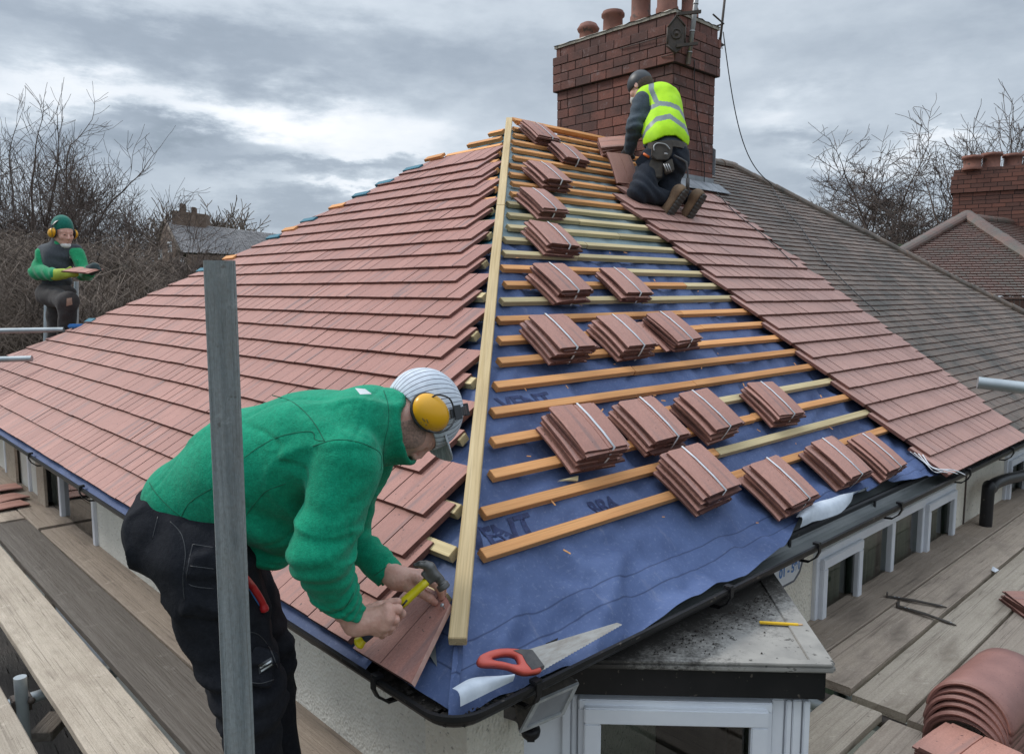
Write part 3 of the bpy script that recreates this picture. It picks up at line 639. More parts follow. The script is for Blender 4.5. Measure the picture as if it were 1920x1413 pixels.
# black eaves guard: sloping sheet between felt edge and gutter on the right
mb = MB(); vs = []; n = 90
for i in range(n + 1):
    x = GX + .12 + (RX1 - GX - .12) * i / n
    for j, (u, h) in enumerate(((.24, -.085), (.10, -.075), (.06, -.066), (.045, -.07))): vs.append(PB(u, x, h + .004 * hnoise(x, j, 3, 3)))
fs = [(i * 4 + j, i * 4 + j + 1, (i + 1) * 4 + j + 1, (i + 1) * 4 + j) for i in range(n) for j in range(3)]; mb.add(vs, fs, 0, None, 0, True)
mb.build('eaves_guard', 'gutter_top', HOUSE)
# ------------------------------------------------------------------ walls and windows of the house
def wall_with_hole(mb, o, ux, length, z0, z1, holes, th, nin):
    """rect wall from o along ux; holes [(a,b,za,zb)]; nin inward normal; cells between holes are boxes"""
    o, ux, nin = Vector(o), Vector(ux), Vector(nin); xs = sorted({0, length} | {h[0] for h in holes} | {h[1] for h in holes})
    for a, b_ in zip(xs[:-1], xs[1:]):
        hs = [h for h in holes if h[0] <= a + 1e-6 and h[1] >= b_ - 1e-6]; segs = [(z0, z1)]
        if hs: segs = [(z0, hs[0][2]), (hs[0][3], z1)]
        for za, zb in segs:
            if zb - za > .001: mb.box(o + ux * ((a + b_) / 2) + nin * th / 2 + Vector((0, 0, (za + zb) / 2 - o.z)), ux * (b_ - a) / 2, nin * th / 2, (0, 0, (zb - za) / 2))
XW0, XW1 = ony(1524, 1060, WY).x, ony(1786, 930, WY).x
ZT = -1.262
mb = MB(); wall_with_hole(mb, (WX, WY, GROUND), (1, 0, 0), RX1 - .3 - WX, GROUND, -1.165, [(XW0 - WX, XW1 - WX, -2.35, ZT), (6.75 - WX, 7.9 - WX, -2.35, ZT)], .2, (0, 1, 0))
mb.build('wall', 'render_cream', HOUSE)
YL = onx(184, 1000, WX).y
mb = MB(); wall_with_hole(mb, (WX, WY + .2, GROUND), (0, 1, 0), eA - .3 - WY, GROUND, -1.165, [(YL - WY - .2, 6.6 - WY, -2.4, -1.2)], .2, (1, 0, 0))
mb.build('wall', 'render_side', HOUSE)
mb = MB(); mb.box((RX1 - .3 + .05, (WY + eA) / 2, (GROUND - 1.165) / 2), (.1, 0, 0), (0, (eA - WY) / 2 - .3, 0), (0, 0, (-1.165 - GROUND) / 2)); mb.build('wall', 'render_cream', HOUSE)
def frame_rect(mb, o, ux, nout, a, b_, za, zb, w, d, proud=0.):
    """rectangular frame bars in plane at o, along ux"""
    o, ux, nout = Vector(o), Vector(ux), Vector(nout); c = lambda s, z, p=0.: o + ux * s + nout * (proud + p) + Vector((0, 0, z - o.z))
    mb.box(c((a + b_) / 2, zb - w / 2), ux * ((b_ - a) / 2), nout * d / 2, (0, 0, w / 2)); mb.box(c((a + b_) / 2, za + w / 2), ux * ((b_ - a) / 2), nout * d / 2, (0, 0, w / 2))
    mb.box(c(a + w / 2, (za + zb) / 2), ux * (w / 2), nout * (d / 2 - .0006), (0, 0, (zb - za) / 2 - w + .0005)); mb.box(c(b_ - w / 2, (za + zb) / 2), ux * (w / 2), nout * (d / 2 - .0006), (0, 0, (zb - za) / 2 - w + .0005))
def window(o, ux, nout, length, z0, z1, divs, sashes, curtain=True, name='window', w=.05, curt_d=.12):
    """divs: mullion positions; sashes: index of openable lights with an inner frame"""
    o, ux, nout = Vector(o), Vector(ux), Vector(nout); mb = MB()
    frame_rect(mb, o, ux, nout, 0, length, z0, z1, w, .06, .0)
    ed = [0] + list(divs) + [length]
    for d in divs: mb.box(o + ux * d + Vector((0, 0, (z0 + z1) / 2 - o.z)), ux * (w / 2), nout * .0285, (0, 0, (z1 - z0) / 2 - w + .0005))
    f = mb.build(name, 'upvc', HOUSE, bevel=.003)
    for i in sashes:
        s = MB()
        a, b_ = ed[i] + (w if i == 0 else w / 2) - .014, ed[i + 1] - (w if i == len(ed) - 2 else w / 2) + .014
        frame_rect(s, o, ux, nout, a, b_, z0 + w - .014, z1 - w + .014, .052, .03, .036)
        s.build('sash', 'upvc', f, bevel=.004)
    g = MB(); c0 = o + ux * (length / 2) + Vector((0, 0, (z0 + z1) / 2 - o.z)); hx, hz2 = ux * (length / 2 - w * .6), Vector((0, 0, (z1 - z0) / 2 - w * .6)); g.add([c0 - hx - hz2, c0 + hx - hz2, c0 + hx + hz2, c0 - hx + hz2], [(0, 1, 2, 3) if ux.cross(Vector((0, 0, 1))).dot(nout) > 0 else (3, 2, 1, 0)]); g.build('pane', 'glass', f)
    c = MB(); n = int(length * 60); vs = []
    for i in range(n + 1):
        a = length * i / n; dd = -curt_d - .015 * math.sin(a * 55 + math.sin(a * 17) * 2)
        for z in (z0, z1): vs.append(o + ux * a + nout * dd + Vector((0, 0, z - o.z)))
    c.add(vs, [(2 * i, 2 * i + 2, 2 * i + 3, 2 * i + 1) for i in range(n)], 0, None, 0, True)
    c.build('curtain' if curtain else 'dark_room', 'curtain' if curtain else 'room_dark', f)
    return f
WL = XW1 - XW0; q = lambda px, py: ony(px, py, WY).x - XW0
window((XW0, WY + .01, -1.8), (1, 0, 0), (0, -1, 0), WL, -2.35, ZT, [q(1608, 1010), q(1670, 1000), q(1727, 970)], [0, 3], curt_d=.045)
window((6.75, WY + .01, -1.8), (1, 0, 0), (0, -1, 0), 1.15, -2.35, ZT, [.55], [0, 1])
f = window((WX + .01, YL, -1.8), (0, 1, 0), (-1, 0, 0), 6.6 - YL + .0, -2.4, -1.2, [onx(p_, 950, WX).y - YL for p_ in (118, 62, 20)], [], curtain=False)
for a, b_ in ((97, 82), (45, 27)):
    mb = MB(); ya, yb = onx(a, 950, WX).y, onx(b_, 930, WX).y; mb.box((WX - .03, (ya + yb) / 2, -1.8), (.01, 0, 0), (0, abs(yb - ya) / 2, 0), (0, 0, .58)); mb.build('window_board', 'board_pale', HOUSE, bevel=.002)
# joint strips and vertical pipe on the right wall
mb = MB(); x_ = ony(1808, 935, WY).x; mb.box((x_, WY - .004, -1.8), (.008, 0, 0), (0, .004, 0), (0, 0, .64)); mb.build('wall_joint', 'iron', HOUSE)
mb = MB(); x_ = ony(1860, 930, WY).x
yp = WY - .12; a_ = ony(1850, 955, yp); pp = [ony(1990, 868, yp), ony(1925, 889, yp), ony(1880, 900, yp), ony(1858, 915, yp), a_, Vector((a_.x, a_.y, -3.0))]
mb.tube(catmull(pp, 8), .040, 16); mb.build('downpipe', 'black_plastic', HOUSE)
# ------------------------------------------------------------------ corner bay with flat felt roof
BZ = -1.107; B0, B1, B2 = Vector((1.614, 1.519, 0)), Vector((2.195, .922, 0)), Vector((2.768, 1.427, 0))
df = (B1 - B0).normalized(); dr = (B2 - B1).normalized(); nf = Vector((df.y, -df.x, 0)); nf = nf if nf.dot(FH) < 0 else -nf; nr = Vector((dr.y, -dr.x, 0)); nr = nr if nr.dot(B0 - B1) < 0 else -nr
_m = MATS.get('bay_felt')
tl = lambda v, z: (v.x, v.y, z)
Bl = B0 - df * .16; Br = B2 + dr * .22
poly = [(Bl.x, Bl.y), (B1.x, B1.y), (Br.x, Br.y), (Br.x - .2, WY + .1), (Bl.x, WY + .1)]
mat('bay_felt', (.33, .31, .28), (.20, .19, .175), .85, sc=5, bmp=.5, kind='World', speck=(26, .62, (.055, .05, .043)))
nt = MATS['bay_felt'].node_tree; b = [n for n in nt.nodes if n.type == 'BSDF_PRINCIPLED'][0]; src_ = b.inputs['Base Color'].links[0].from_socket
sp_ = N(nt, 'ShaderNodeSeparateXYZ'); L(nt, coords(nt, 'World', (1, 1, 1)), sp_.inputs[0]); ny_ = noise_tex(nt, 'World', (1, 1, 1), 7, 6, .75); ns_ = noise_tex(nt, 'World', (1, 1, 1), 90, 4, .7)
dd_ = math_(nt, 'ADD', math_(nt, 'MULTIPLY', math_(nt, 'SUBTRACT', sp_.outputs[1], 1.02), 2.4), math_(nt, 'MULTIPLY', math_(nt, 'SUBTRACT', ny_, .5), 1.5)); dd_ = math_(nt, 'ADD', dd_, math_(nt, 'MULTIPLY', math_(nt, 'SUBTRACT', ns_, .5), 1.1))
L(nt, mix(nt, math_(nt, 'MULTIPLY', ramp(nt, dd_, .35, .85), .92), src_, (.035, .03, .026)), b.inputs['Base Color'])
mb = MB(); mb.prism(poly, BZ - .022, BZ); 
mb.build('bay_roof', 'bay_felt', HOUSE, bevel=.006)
mb = MB()   # raised lead-grey verge along the two free edges
for a, b_, n_ in ((Bl, B1, nf), (B1, Br, nr)):
    d = (b_ - a).normalized(); mb.box((a + b_) / 2 - n_ * (.016 if n_ is nf else .035) + Vector((0, 0, BZ + .003)), d * ((b_ - a).length / 2 - .01), n_ * (.016 if n_ is nf else .035), (0, 0, .004 if n_ is nf else .0034))
mb.build('bay_verge', 'bay_felt', HOUSE, bevel=.002)
mb = MB()
for i in range(420):   # moss and grit lying near the gutter
    s = rng.uniform(.0008, .003) * (1 if rng.random() < .93 else 1.8); t, r_ = rng.random(), min(.45, rng.expovariate(1 / .05)); p = Vector((Bl.x + t * (Br.x - Bl.x), GY + .03 - r_, 0))
    p = Vector((p.x, p.y, BZ + .003)); 
    if (p - B1).dot(nf) > -.05 or (p - B1).dot(nr) > -.05: continue
    mb.box(p, (s, s * .4, 0), (-s * .4, s, 0), (0, 0, s * .5), taper=.6)
mb.build('moss', 'gutter_dirt', HOUSE)
mb = MB(); mb.prism([(p_[0] * 1., p_[1]) for p_ in [(Bl - nf * .02).to_tuple()[:2], (B1 - nf * .02 - nr * .02).to_tuple()[:2], (Br - nr * .02).to_tuple()[:2], (Br.x - .2, WY + .1), (Bl.x, WY + .1)]], BZ - .115, BZ - .0225)
mb.build('bay_fascia', 'black_plastic', HOUSE, bevel=.004)
ins = .06
W0, W1, W2 = Bl - nf * ins, B1 - nf * ins - nr * ins, Br - nr * ins
def onplane(px, py, p0, n): r = ray(px, py); return r * (p0.dot(n) / r.dot(n))
sv = lambda px, py: (onplane(px, py, W1, nf) - W1).dot(-df)       # distance leftwards from the bay corner
sL, sR = sv(1083, 1400), sv(1440, 1400)
LL = (W1 - W0).length; print('bay', sL, sR, LL)
mb = MB(); wt = -df
wall_with_hole(mb, (W1.x, W1.y, GROUND), wt, LL + .1, GROUND, BZ - .116, [(sR, sL, -2.3, BZ - .135)], .06, -nf)
mb.build('bay_wall', 'upvc', HOUSE)
mb = MB(); wall_with_hole(mb, (W1.x, W1.y, GROUND), dr, (W2 - W1).length, GROUND, BZ - .1165, [], .06, -nr); mb.build('bay_wall', 'render_cream', HOUSE)
window(W1 + wt * sR + nf * .003 + Vector((0, 0, -1.8)), wt, nf, sL - sR, -2.3, BZ - .135, [], [0], curtain=False, w=.03, curt_d=.5)
# grooved corner post and left jamb in white plastic
for a, b_, pr in ((-.005, .014, .022), (.018, .045, .014), (.049, .066, .018), (.07, sR - .004, .01)): mb = MB(); mb.box(W1 + wt * (a + b_) / 2 + nf * pr / 2 + Vector((0, 0, -1.8)), wt * (b_ - a) / 2, nf * pr / 2, (0, 0, .56)); mb.build('bay_post', 'upvc', HOUSE, bevel=.003)
for a, b_, pr in ((sL + .004, sL + .02, .012), (sL + .024, sL + .05, .02)): mb = MB(); mb.box(W1 + wt * (a + b_) / 2 + nf * pr / 2 + Vector((0, 0, -1.8)), wt * (b_ - a) / 2, nf * pr / 2, (0, 0, .56)); mb.build('bay_post', 'upvc', HOUSE, bevel=.003)
# ------------------------------------------------------------------ chimney
m_, nt_, b_ = nodes('brick'); r_ = rnd_attr(nt_)
col_ = mix(nt_, r_, (.26, .10, .072), (.14, .062, .05)); col_ = mix(nt_, math_(nt_, 'MULTIPLY', ramp(nt_, noise_tex(nt_, 'World', (1, 1, 1.6), 2.4, 6, .7), .42, .66), .75), col_, (.06, .038, .034))
col_ = mix(nt_, math_(nt_, 'MULTIPLY', ramp(nt_, noise_tex(nt_, 'World', (1, 1, 1), 11, 5, .7), .57, .68), .42), col_, (.34, .27, .26)); col_ = mix(nt_, math_(nt_, 'MULTIPLY', ramp(nt_, noise_tex(nt_, 'World', (1, 1, 1), 90, 3), .4, .7), .5), col_, (.07, .035, .03))
L(nt_, col_, b_.inputs['Base Color']); b_.inputs['Roughness'].default_value = .85; bump(nt_, b_, noise_tex(nt_, 'World', (1, 1, 1), 70, 4), .6, .004)
mat('mortar', (.06, .047, .043), (.035, .028, .026), .95, sc=30, kind='World', bmp=.5)
def bricks(mb, o, ux, nout, length, z0, z1, bw=.187, bh=.0835, dep=.05, rng=rng, joint=.007):
    o, ux, nout = Vector(o), Vector(ux), Vector(nout); nrow = int(round((z1 - z0) / bh)); bh = (z1 - z0) / nrow
    for r in range(nrow):
        z = z0 + (r + .5) * bh; x = 0.; first = True
        while x < length - .001:
            w = bw * (.5 if (first and r % 2) else 1) * rng.uniform(.97, 1.03); 
            if rng.random() < .06: w = bw * .5
            w = min(w, length - x)
            if length - x - w < .03: w = length - x
            j = rng.uniform(-.0025, .0025)
            mb.box(o + ux * (x + w / 2) + nout * (j - dep / 2 + .004) + Vector((0, 0, z - o.z)), ux * (w / 2 - joint / 2), nout * dep / 2, (0, 0, bh / 2 - joint / 2), 0, rng.random()); x += w; first = False
CX0, CY0, CX1, CY1 = 5.714, 4.03, 6.36, 5.393
CH = thing('chimney', (0, 0, 0), None, None); CH.parent = HOUSE; CH.location = Vector((6.04, 4.7, .8)) - HOUSE.location
mb = MB(); core = MB(); rch = random.Random(21)
for z0, z1, pr in ((.9, 1.93, 0.), (1.93, 2.255, .032), (2.255, 2.34, .008)):
    bricks(mb, (CX0 - pr, CY0 - pr, 0), (0, 1, 0), (-1, 0, 0), CY1 - CY0 + 2 * pr, z0, z1, rng=rch)
    bricks(mb, (CX0 - pr, CY0 - pr, 0), (1, 0, 0), (0, -1, 0), CX1 - CX0 + 2 * pr, z0, z1, rng=rch)
    core.box(((CX0 + CX1) / 2, (CY0 + CY1) / 2, (z0 + z1) / 2), ((CX1 - CX0) / 2 + pr - .0035, 0, 0), (0, (CY1 - CY0) / 2 + pr - .0035, 0), (0, 0, (z1 - z0) / 2))
mb.build('brickwork', 'brick', CH, bevel=.0025, segs=1); core.build('mortar_core', 'mortar', CH)
mb = MB(); nx, ny = 14, 26; vs = []
for i in range(nx + 1):
    for j in range(ny + 1):
        x = CX0 - .03 + (CX1 - CX0 + .06) * i / nx; y = CY0 - .03 + (CY1 - CY0 + .06) * j / ny; e = min(min(i, nx - i) / nx * 3.5, min(j, ny - j) / ny * 6, 1)
        vs.append((x, y, 2.362 + .014 * abs(hnoise(x, y, 14, 2)) + .055 * math.sin(e * 1.57) + .008 * hnoise(x, y, 30, 3)))
fs = [(i * (ny + 1) + j, (i + 1) * (ny + 1) + j, (i + 1) * (ny + 1) + j + 1, i * (ny + 1) + j + 1) for i in range(nx) for j in range(ny)]
o_ = len(vs); mb.add(vs, fs, 0, None, 0, True); mb.box(((CX0 + CX1) / 2, (CY0 + CY1) / 2, 2.352), ((CX1 - CX0) / 2 + .022, 0, 0), (0, (CY1 - CY0) / 2 + .022, 0), (0, 0, .013)); mb.build('flaunching', 'cement', CH)
def pot(px, X, r, h, kind=0):
    c = onx(px, 60, X); mb = MB(); z = 2.40; base = (c.x, c.y, z)
    if kind == 0:
        prof = [(r * .95, 0), (r, .02), (r * .96, .05), (r * .93, h - .06), (r * 1.12, h - .045), (r * 1.12, h - .02), (r * 1.0, h - .01), (r * 1.0, h), (r * .8, h), (r * .8, h - .1)]
    elif kind == 1:
        prof = [(r * .95, 0), (r, .02), (r * .96, .05), (r * .95, h - .07), (r * 1.1, h - .06), (r * 1.22, h - .035), (r * 1.1, h - .02), (r * .9, h + .01), (r * .5, h + .028), (.001, h + .036)]
    else:
        prof = [(r, 0), (r, .1), (r * .9, .12), (r * .88, h - .05), (r * 1.05, h - .04), (r * 1.05, h), (r * .75, h), (r * .75, h - .1)]
    mb.lathe(prof, base, 28); mb.build('chimney_pot', 'pot_clay', CH)
pot(1103, 5.95, .090, .17, 1); pot(1149, 5.95, .098, .22, 0); pot(1201, 5.97, .098, .52, 2); pot(1250, 5.97, .1, .5, 2); pot(1292, 6.15, .08, .45, 2)
# aerial mast lashed to the near corner, lashing plate, second mast on the right edge
mb = MB(); m0 = P(1281, 160, 7.0); m1 = P(1290, -25, 6.95); m2 = P(1284, 90, 6.93)
mm = onx(1279, 160, CX0 + .15); top_ = Vector((CX0 + .16, CY0 - .14, 2.75)); bot_ = Vector((CX0 + .125, CY0 - .06, 1.93))
mb.tube([bot_, bot_.lerp(top_, .5), top_], .021, 12)
for t in (.12, .33, .6): p_ = bot_.lerp(top_, t); mb.tube([p_ - Vector((0, 0, .006)), p_ + Vector((0, 0, .006))], .024, 12)
mb.build('aerial_mast', 'alu', CH)
mb = MB(); cx_ = Vector((CX0 + .0, CY0 - .02, 0)); dirn = (RT * 1.0).normalized()
hexz = [(-.075, 2.05), (0, 1.985), (.075, 2.06), (.075, 2.20), (.0, 2.29), (-.075, 2.19)]
ce = Vector((CX0 - .06, CY0 - .06, 0)); bk = FH
poly3 = [(a, z) for a, z in hexz]
mb.slab(poly3, lambda a, z: ce + dirn * a + Vector((0, 0, z)) - bk * .012, lambda a, z: ce + dirn * a + Vector((0, 0, z)) + bk * .03)
for (a, z), (a2, z2) in zip(hexz, hexz[1:] + hexz[:1]): mb.tube([ce + dirn * a + Vector((0, 0, z)) - bk * .014, ce + dirn * a2 + Vector((0, 0, z2)) - bk * .014], .007, 6)
for z, s in ((2.285, 1), (2.03, .9)): mb.box(ce + dirn * .10 * s + Vector((0, 0, z + .02)) - bk * .02, dirn * .10 * s + Vector((0, 0, .01)), bk * .012, (0, 0, .012))
for z in (2.14,): mb.lathe([(.045, 0), (.045, .006), (.036, .008), (.034, .002), (.014, .004), (.012, .018), (.001, .022)], ce + Vector((0, 0, z)) - bk * .014, 10, axis=-bk)
for z, e in ((2.15, .55), (1.985, .1)): mb.tube([ce + Vector((0, 0, z)), Vector((CX0 - .045, CY0 + e, z + .01))], .004, 5)
mb.build('lashing_plate', 'iron', CH)
mb = MB(); q0 = P(1348, 98, 7.35); q1 = P(1361, -20, 7.3)
mb.tube([q0, q1], .012, 8); 
for yy in (45, 85): a = P(1357, yy, 7.33); mb.tube([a, Vector((CX1 + .02, CY0 + .05, a.z - .02))], .008, 6); mb.tube([P(1356, yy, 7.33), P(1338, yy + 6, 7.36)], .008, 6)
for i in range(5): mb.tube([P(1336 + i * 4, 62 + i * 3, 7.34), P(1338 + i * 4, 84 + i * 2, 7.34)], .004, 5)
mb.build('aerial_mast', 'iron', CH)
# weed on the shoulder
mb = MB(); wp = P(1323, 72, 7.05)
for i in range(70):
    a, e = rng.random() * 6.28, rng.uniform(.1, 1.3); d = Vector((math.cos(a) * math.cos(e), math.sin(a) * math.cos(e), math.sin(e))); p_ = wp + Vector((0, -.02, 0)) + d * rng.uniform(.0, .045); s = Vector((rng.uniform(-1, 1), rng.uniform(-1, 1), rng.uniform(-1, 1))).normalized() * .008
    mb.add([p_ - s, p_ + s, p_ + d * .02], [(0, 1, 2)])
mat('weed_green', (.06, .10, .03), (.03, .06, .02), .7, sc=30); mb.build('weed', 'weed_green', CH)
# lead flashing at the foot and on the right side
mb = MB()
uf = (CY0 - C0.y) / CA
for i in range(5): x0 = CX0 - .05 + i * .15; mb.box(PB(uf - .10, x0 + .075, .045), (.074, 0, 0), UB * .085, NB * .002)
mb.box((CX1 + .015, CY0 + .3, 1.4), (.004, 0, 0), Vector((0, .32, .32 * TN)), (0, 0, .12))
mb.box((CX0 + .33, CY0 - .006, PB(uf, 0, 0).z + .03), (.33, 0, 0), (0, .003, 0), (0, 0, .05))
mb.build('lead_flashing', 'lead', CH, bevel=.002)
# aerial cables: drooping from the mast to the hip and down over the old tiles
mb = MB(); a = P(1356, 60, 7.3); b_ = P(1447, 346, 8.1)
mb.tube([a.lerp(b_, t) + (-Vector((0, 0, .28)) * math.sin(math.pi * t) * 1.) + RT * (-.05) * math.sin(math.pi * t) for t in [i / 20 for i in range(21)]], .005, 5)
cp = [onB(x, y, .05) for x, y in ((1447, 350), (1475, 395), (1500, 425), (1520, 455), (1545, 490), (1570, 515), (1600, 545), (1650, 590))]
mb.tube(catmull(cp, 5), .004, 5)
cp = [onB(x, y, .05) for x, y in ((1345, 362), (1380, 400), (1430, 440), (1495, 500))]; mb.tube(catmull(cp, 5), .004, 5)
cp = [Vector((CX0 + .25, CY0 - .04, 2.0)), Vector((CX0 + .29, CY0 - .03, 1.7)), Vector((CX0 + .4, CY0 - .03, 1.35)), Vector((CX0 + .46, CY0 - .03, 1.15)), Vector((CX0 + .47, CY0 - .03, .95))]; mb.tube(catmull(cp, 5), .004, 5)
mb.build('cable', 'cable', CH)
# ------------------------------------------------------------------ tile bundles on the battens
rt = random.Random(17)
def tile_mesh(seed, w=.243, l=.232, t=.0125):
    r = random.Random(seed); mb = MB(); pr = []
    xs = [-w / 2, -w / 2 + .010, -.0022, -.001, .001, .0022, w / 2 - .022, w / 2 - .020, w / 2]; zt = [t * .6, t, t, t * .55, t * .55, t, t, t * .45, t * .45]; ny = 5; vs = []; cam_ = r.uniform(.003, .006)
    for j in range(ny + 1):
        y = -l / 2 + l * j / ny; arch = cam_ * (1 - (2 * y / l) ** 2)
        for x, z in zip(xs, zt): vs.append((x + r.uniform(-.0004, .0004), y + (r.uniform(-.0030, .0030) if j in (0, ny) else 0), z + arch))
    k = len(xs)
    for j in range(ny + 1):
        y = -l / 2 + l * j / ny; arch = cam_ * (1 - (2 * y / l) ** 2)
        for x, z in zip(xs, zt): vs.append((x, y, arch - (.006 if j == ny and abs(x) < .09 else 0)))
    o = k * (ny + 1); fs = []; U = []; ms = []
    for j in range(ny):
        for i in range(k - 1):
            a = j * k + i; fs.append((a, a + 1, a + k + 1, a + k)); U.append([(vs[q][0] + seed * .7, vs[q][1] + seed * 1.3) for q in fs[-1]])
            b_ = o + a; fs.append((b_, b_ + k, b_ + k + 1, b_ + 1)); U.append([(vs[q][0], vs[q][1]) for q in fs[-1]])
    for i in range(k - 1):
        fs.append((i + 1, i, o + i, o + i + 1)); U.append(None); a = ny * k + i; fs.append((a, a + 1, o + a + 1, o + a)); U.append(None)
    for j in range(ny):
        a = j * k; fs.append((a, a + k, o + a + k, o + a)); U.append(None); a = j * k + k - 1; fs.append((a + k, a, o + a, o + a + k)); U.append(None)
    mb.add(vs, fs, 0); mb.uv = [u if u else [(vs[q][0] + vs[q][1], vs[q][2] + seed) for q in f] for f, u in zip(fs, U)]
    mb.r = [r.random()] * len(fs)
    for qi, f in enumerate(fs):
        zmin = min(vs[q][2] for q in f); top_face = all(q < o for q in f)
        if not top_face: mb.m[qi] = 1
    return mb
TILE_PROTOS = []
for s in range(5):
    o = tile_mesh(s + 1).build('tile', ['tile_bundle', 'tile_side'] if 'tile_bundle' in MATS else ['tile_new', 'tile_side'], None, origin=(0, 0, 0)); TILE_PROTOS.append(o.data); bpy.data.objects.remove(o)
def strap_mesh(h, off, w=.012):
    mb = MB(); t = .0012; l = .232 / 2 + .004
    pts = [(off, -l, -.004), (off + .004, -l - .002, h * .45), (off, -l, h + .002), (off, -l * .4, h + .0075), (off, l * .4, h + .0075), (off, l, h + .002), (off, l + .002, h * .5), (off, l, -.004)]
    vs = []
    for p_ in pts:
        for s in (-w / 2, w / 2): vs.append((p_[0] + s, p_[1], p_[2]))
    n = len(pts); fs = [(2 * i, 2 * i + 1, 2 * i + 3, 2 * i + 2) for i in range(n - 1)]
    return mb.add(vs, fs, 0, None, 0, True)
mat('strap_white', (.70, .70, .72), (.58, .58, .60), .4, sc=20); mat('tile_handle', (.5, .2, .16))
def bundle(px, py, label, n=8, wide=1., yaw=0., strap=True, tiles=None):
    hh = n * .0128
    c = onB(px, py, .01 + hh); c = c - NB * hh
    root = thing('tile_bundle', c, label, 'tile bundle', 'strapped bundles of roof tiles lying on the battens')
    X = (Vector((1, 0, 0)) * math.cos(yaw) + UB * math.sin(yaw)).normalized(); Yv = NB.cross(X).normalized(); M_ = Matrix((X, Yv, NB)).transposed().to_4x4(); M_.translation = c; root.matrix_world = M_
    z = 0.
    for i in range(n):
        o = bpy.data.objects.new('tile', TILE_PROTOS[rt.randrange(5)]); COL.objects.link(o); o.parent = root
        k = (n - 1 - i) / n; topmost = i == n - 1
        flip = (i % 2 == 1) and not topmost
        o.location = (0 if topmost else -.012 * k + rt.uniform(-.018, .014) + (.012 if flip else -.006), 0 if topmost else rt.uniform(-.012, .012) - .004 * k, z + (.0125 if flip else 0)); z += .0130
        o.rotation_euler = (rt.uniform(-.012, .012), (math.pi if flip else 0) + rt.uniform(-.018, .018), 0 if topmost else rt.uniform(-.035, .035))
    if strap:
        s = strap_mesh(n * .013, .022 * rt.uniform(-1, 1.2)).build('strap', 'strap_white', None, origin=(0, 0, 0)); s.parent = root; s.location = (0, 0, 0)
    return root
BUND = [(1016, 243, 'strapped tile bundle at the very top of the roof beside the hip batten'),
 (1071, 284, 'second-highest strapped tile bundle, just right of and below the topmost one'),
 (1033, 320, 'third-highest strapped tile bundle, left of the kneeling roofer'),
 (1022, 372, 'strapped tile bundle lying fourth from the roof top beside the hip batten'),
 (1042, 437, 'strapped tile bundle on pale battens where grey underlay turns blue'),
 (1057, 518, 'left one of the two tile bundles just above the row of three'),
 (1177, 525, 'right one of the two tile bundles just above the row of three'),
 (1057, 619, 'leftmost bundle in the row of three, with a dark streak on its top tile'),
 (1178, 618, 'middle bundle in the row of three tile bundles'),
 (1267, 610, 'rightmost bundle in the row of three tile bundles'),
 (1107, 798, 'large tile bundle nearest the hip batten, left end of the row of four'),
 (1229, 782, 'second tile bundle from the left in the row of four'),
 (1336, 764, 'third tile bundle from the left in the row of four'),
 (1457, 745, 'highest bundle of the row of four, set apart at its right end'),
 (1323, 876, 'largest-looking front bundle, leftmost of the lowest row above the blue underlay'),
 (1473, 897, 'tile bundle nearest the gutter, second from left in the lowest row'),
 (1580, 854, 'tile bundle third from left in the lowest row'),
 (1651, 844, 'rightmost bundle of the lowest row, beside the new tiling')]
nn = [6, 5, 7, 6, 6, 7, 5, 7, 7, 6, 8, 7, 7, 6, 8, 7, 7, 6]
for (px, py, lb), n_ in zip(BUND, nn): bundle(px, py, lb, n=n_, yaw=rt.uniform(-.09, .07) - (.03 if py < 500 else 0))
# loose tiles by the kneeling roofer
def loose_stack(name, base, X, Nn, n, label, cat, group=None, fan=.01, alt=False):
    root = thing(name, base, label, cat, group); X = Vector(X).normalized(); Nn = Vector(Nn); Nn = (Nn - X * Nn.dot(X)).normalized(); Yv = Nn.cross(X)
    M_ = Matrix((X, Yv, Nn)).transposed().to_4x4(); M_.translation = Vector(base); root.matrix_world = M_
    for i in range(n):
        o = bpy.data.objects.new('tile', TILE_PROTOS[rt.randrange(5)]); COL.objects.link(o); o.parent = root; o.location = (rt.uniform(-fan, fan), rt.uniform(-fan, fan), i * .0133); o.rotation_euler = (rt.uniform(-.02, .02), rt.uniform(-.02, .02), rt.uniform(-.06, .06))
    return root
loose_stack('tile_stack', onB(1152, 285, .05), (UB * .9 + Vector((.6, 0, 0))), (NB * .8 + Vector((-.55, 0, .25))), 7, 'loose tilted pile of tiles beside the kneeling roofer and the chimney', 'tile stack')
t_ = TILE_PROTOS[1]; o = bpy.data.objects.new('roof_tile', t_); COL.objects.link(o)
p_ = onB(1168, 318, .10); Yv = (UB * .85 + NB * .5).normalized(); Xv = (Vector((1, 0, 0)) - UB * .12); Xv = (Xv - Yv * Xv.dot(Yv)).normalized(); M_ = Matrix((Xv, Yv, Xv.cross(Yv))).transposed().to_4x4(); M_.translation = p_; o.matrix_world = M_ @ Matrix.Scale(1.12, 4)
tag(o, 'single dark tile held upright on the battens by the kneeling roofer', 'roof tile')
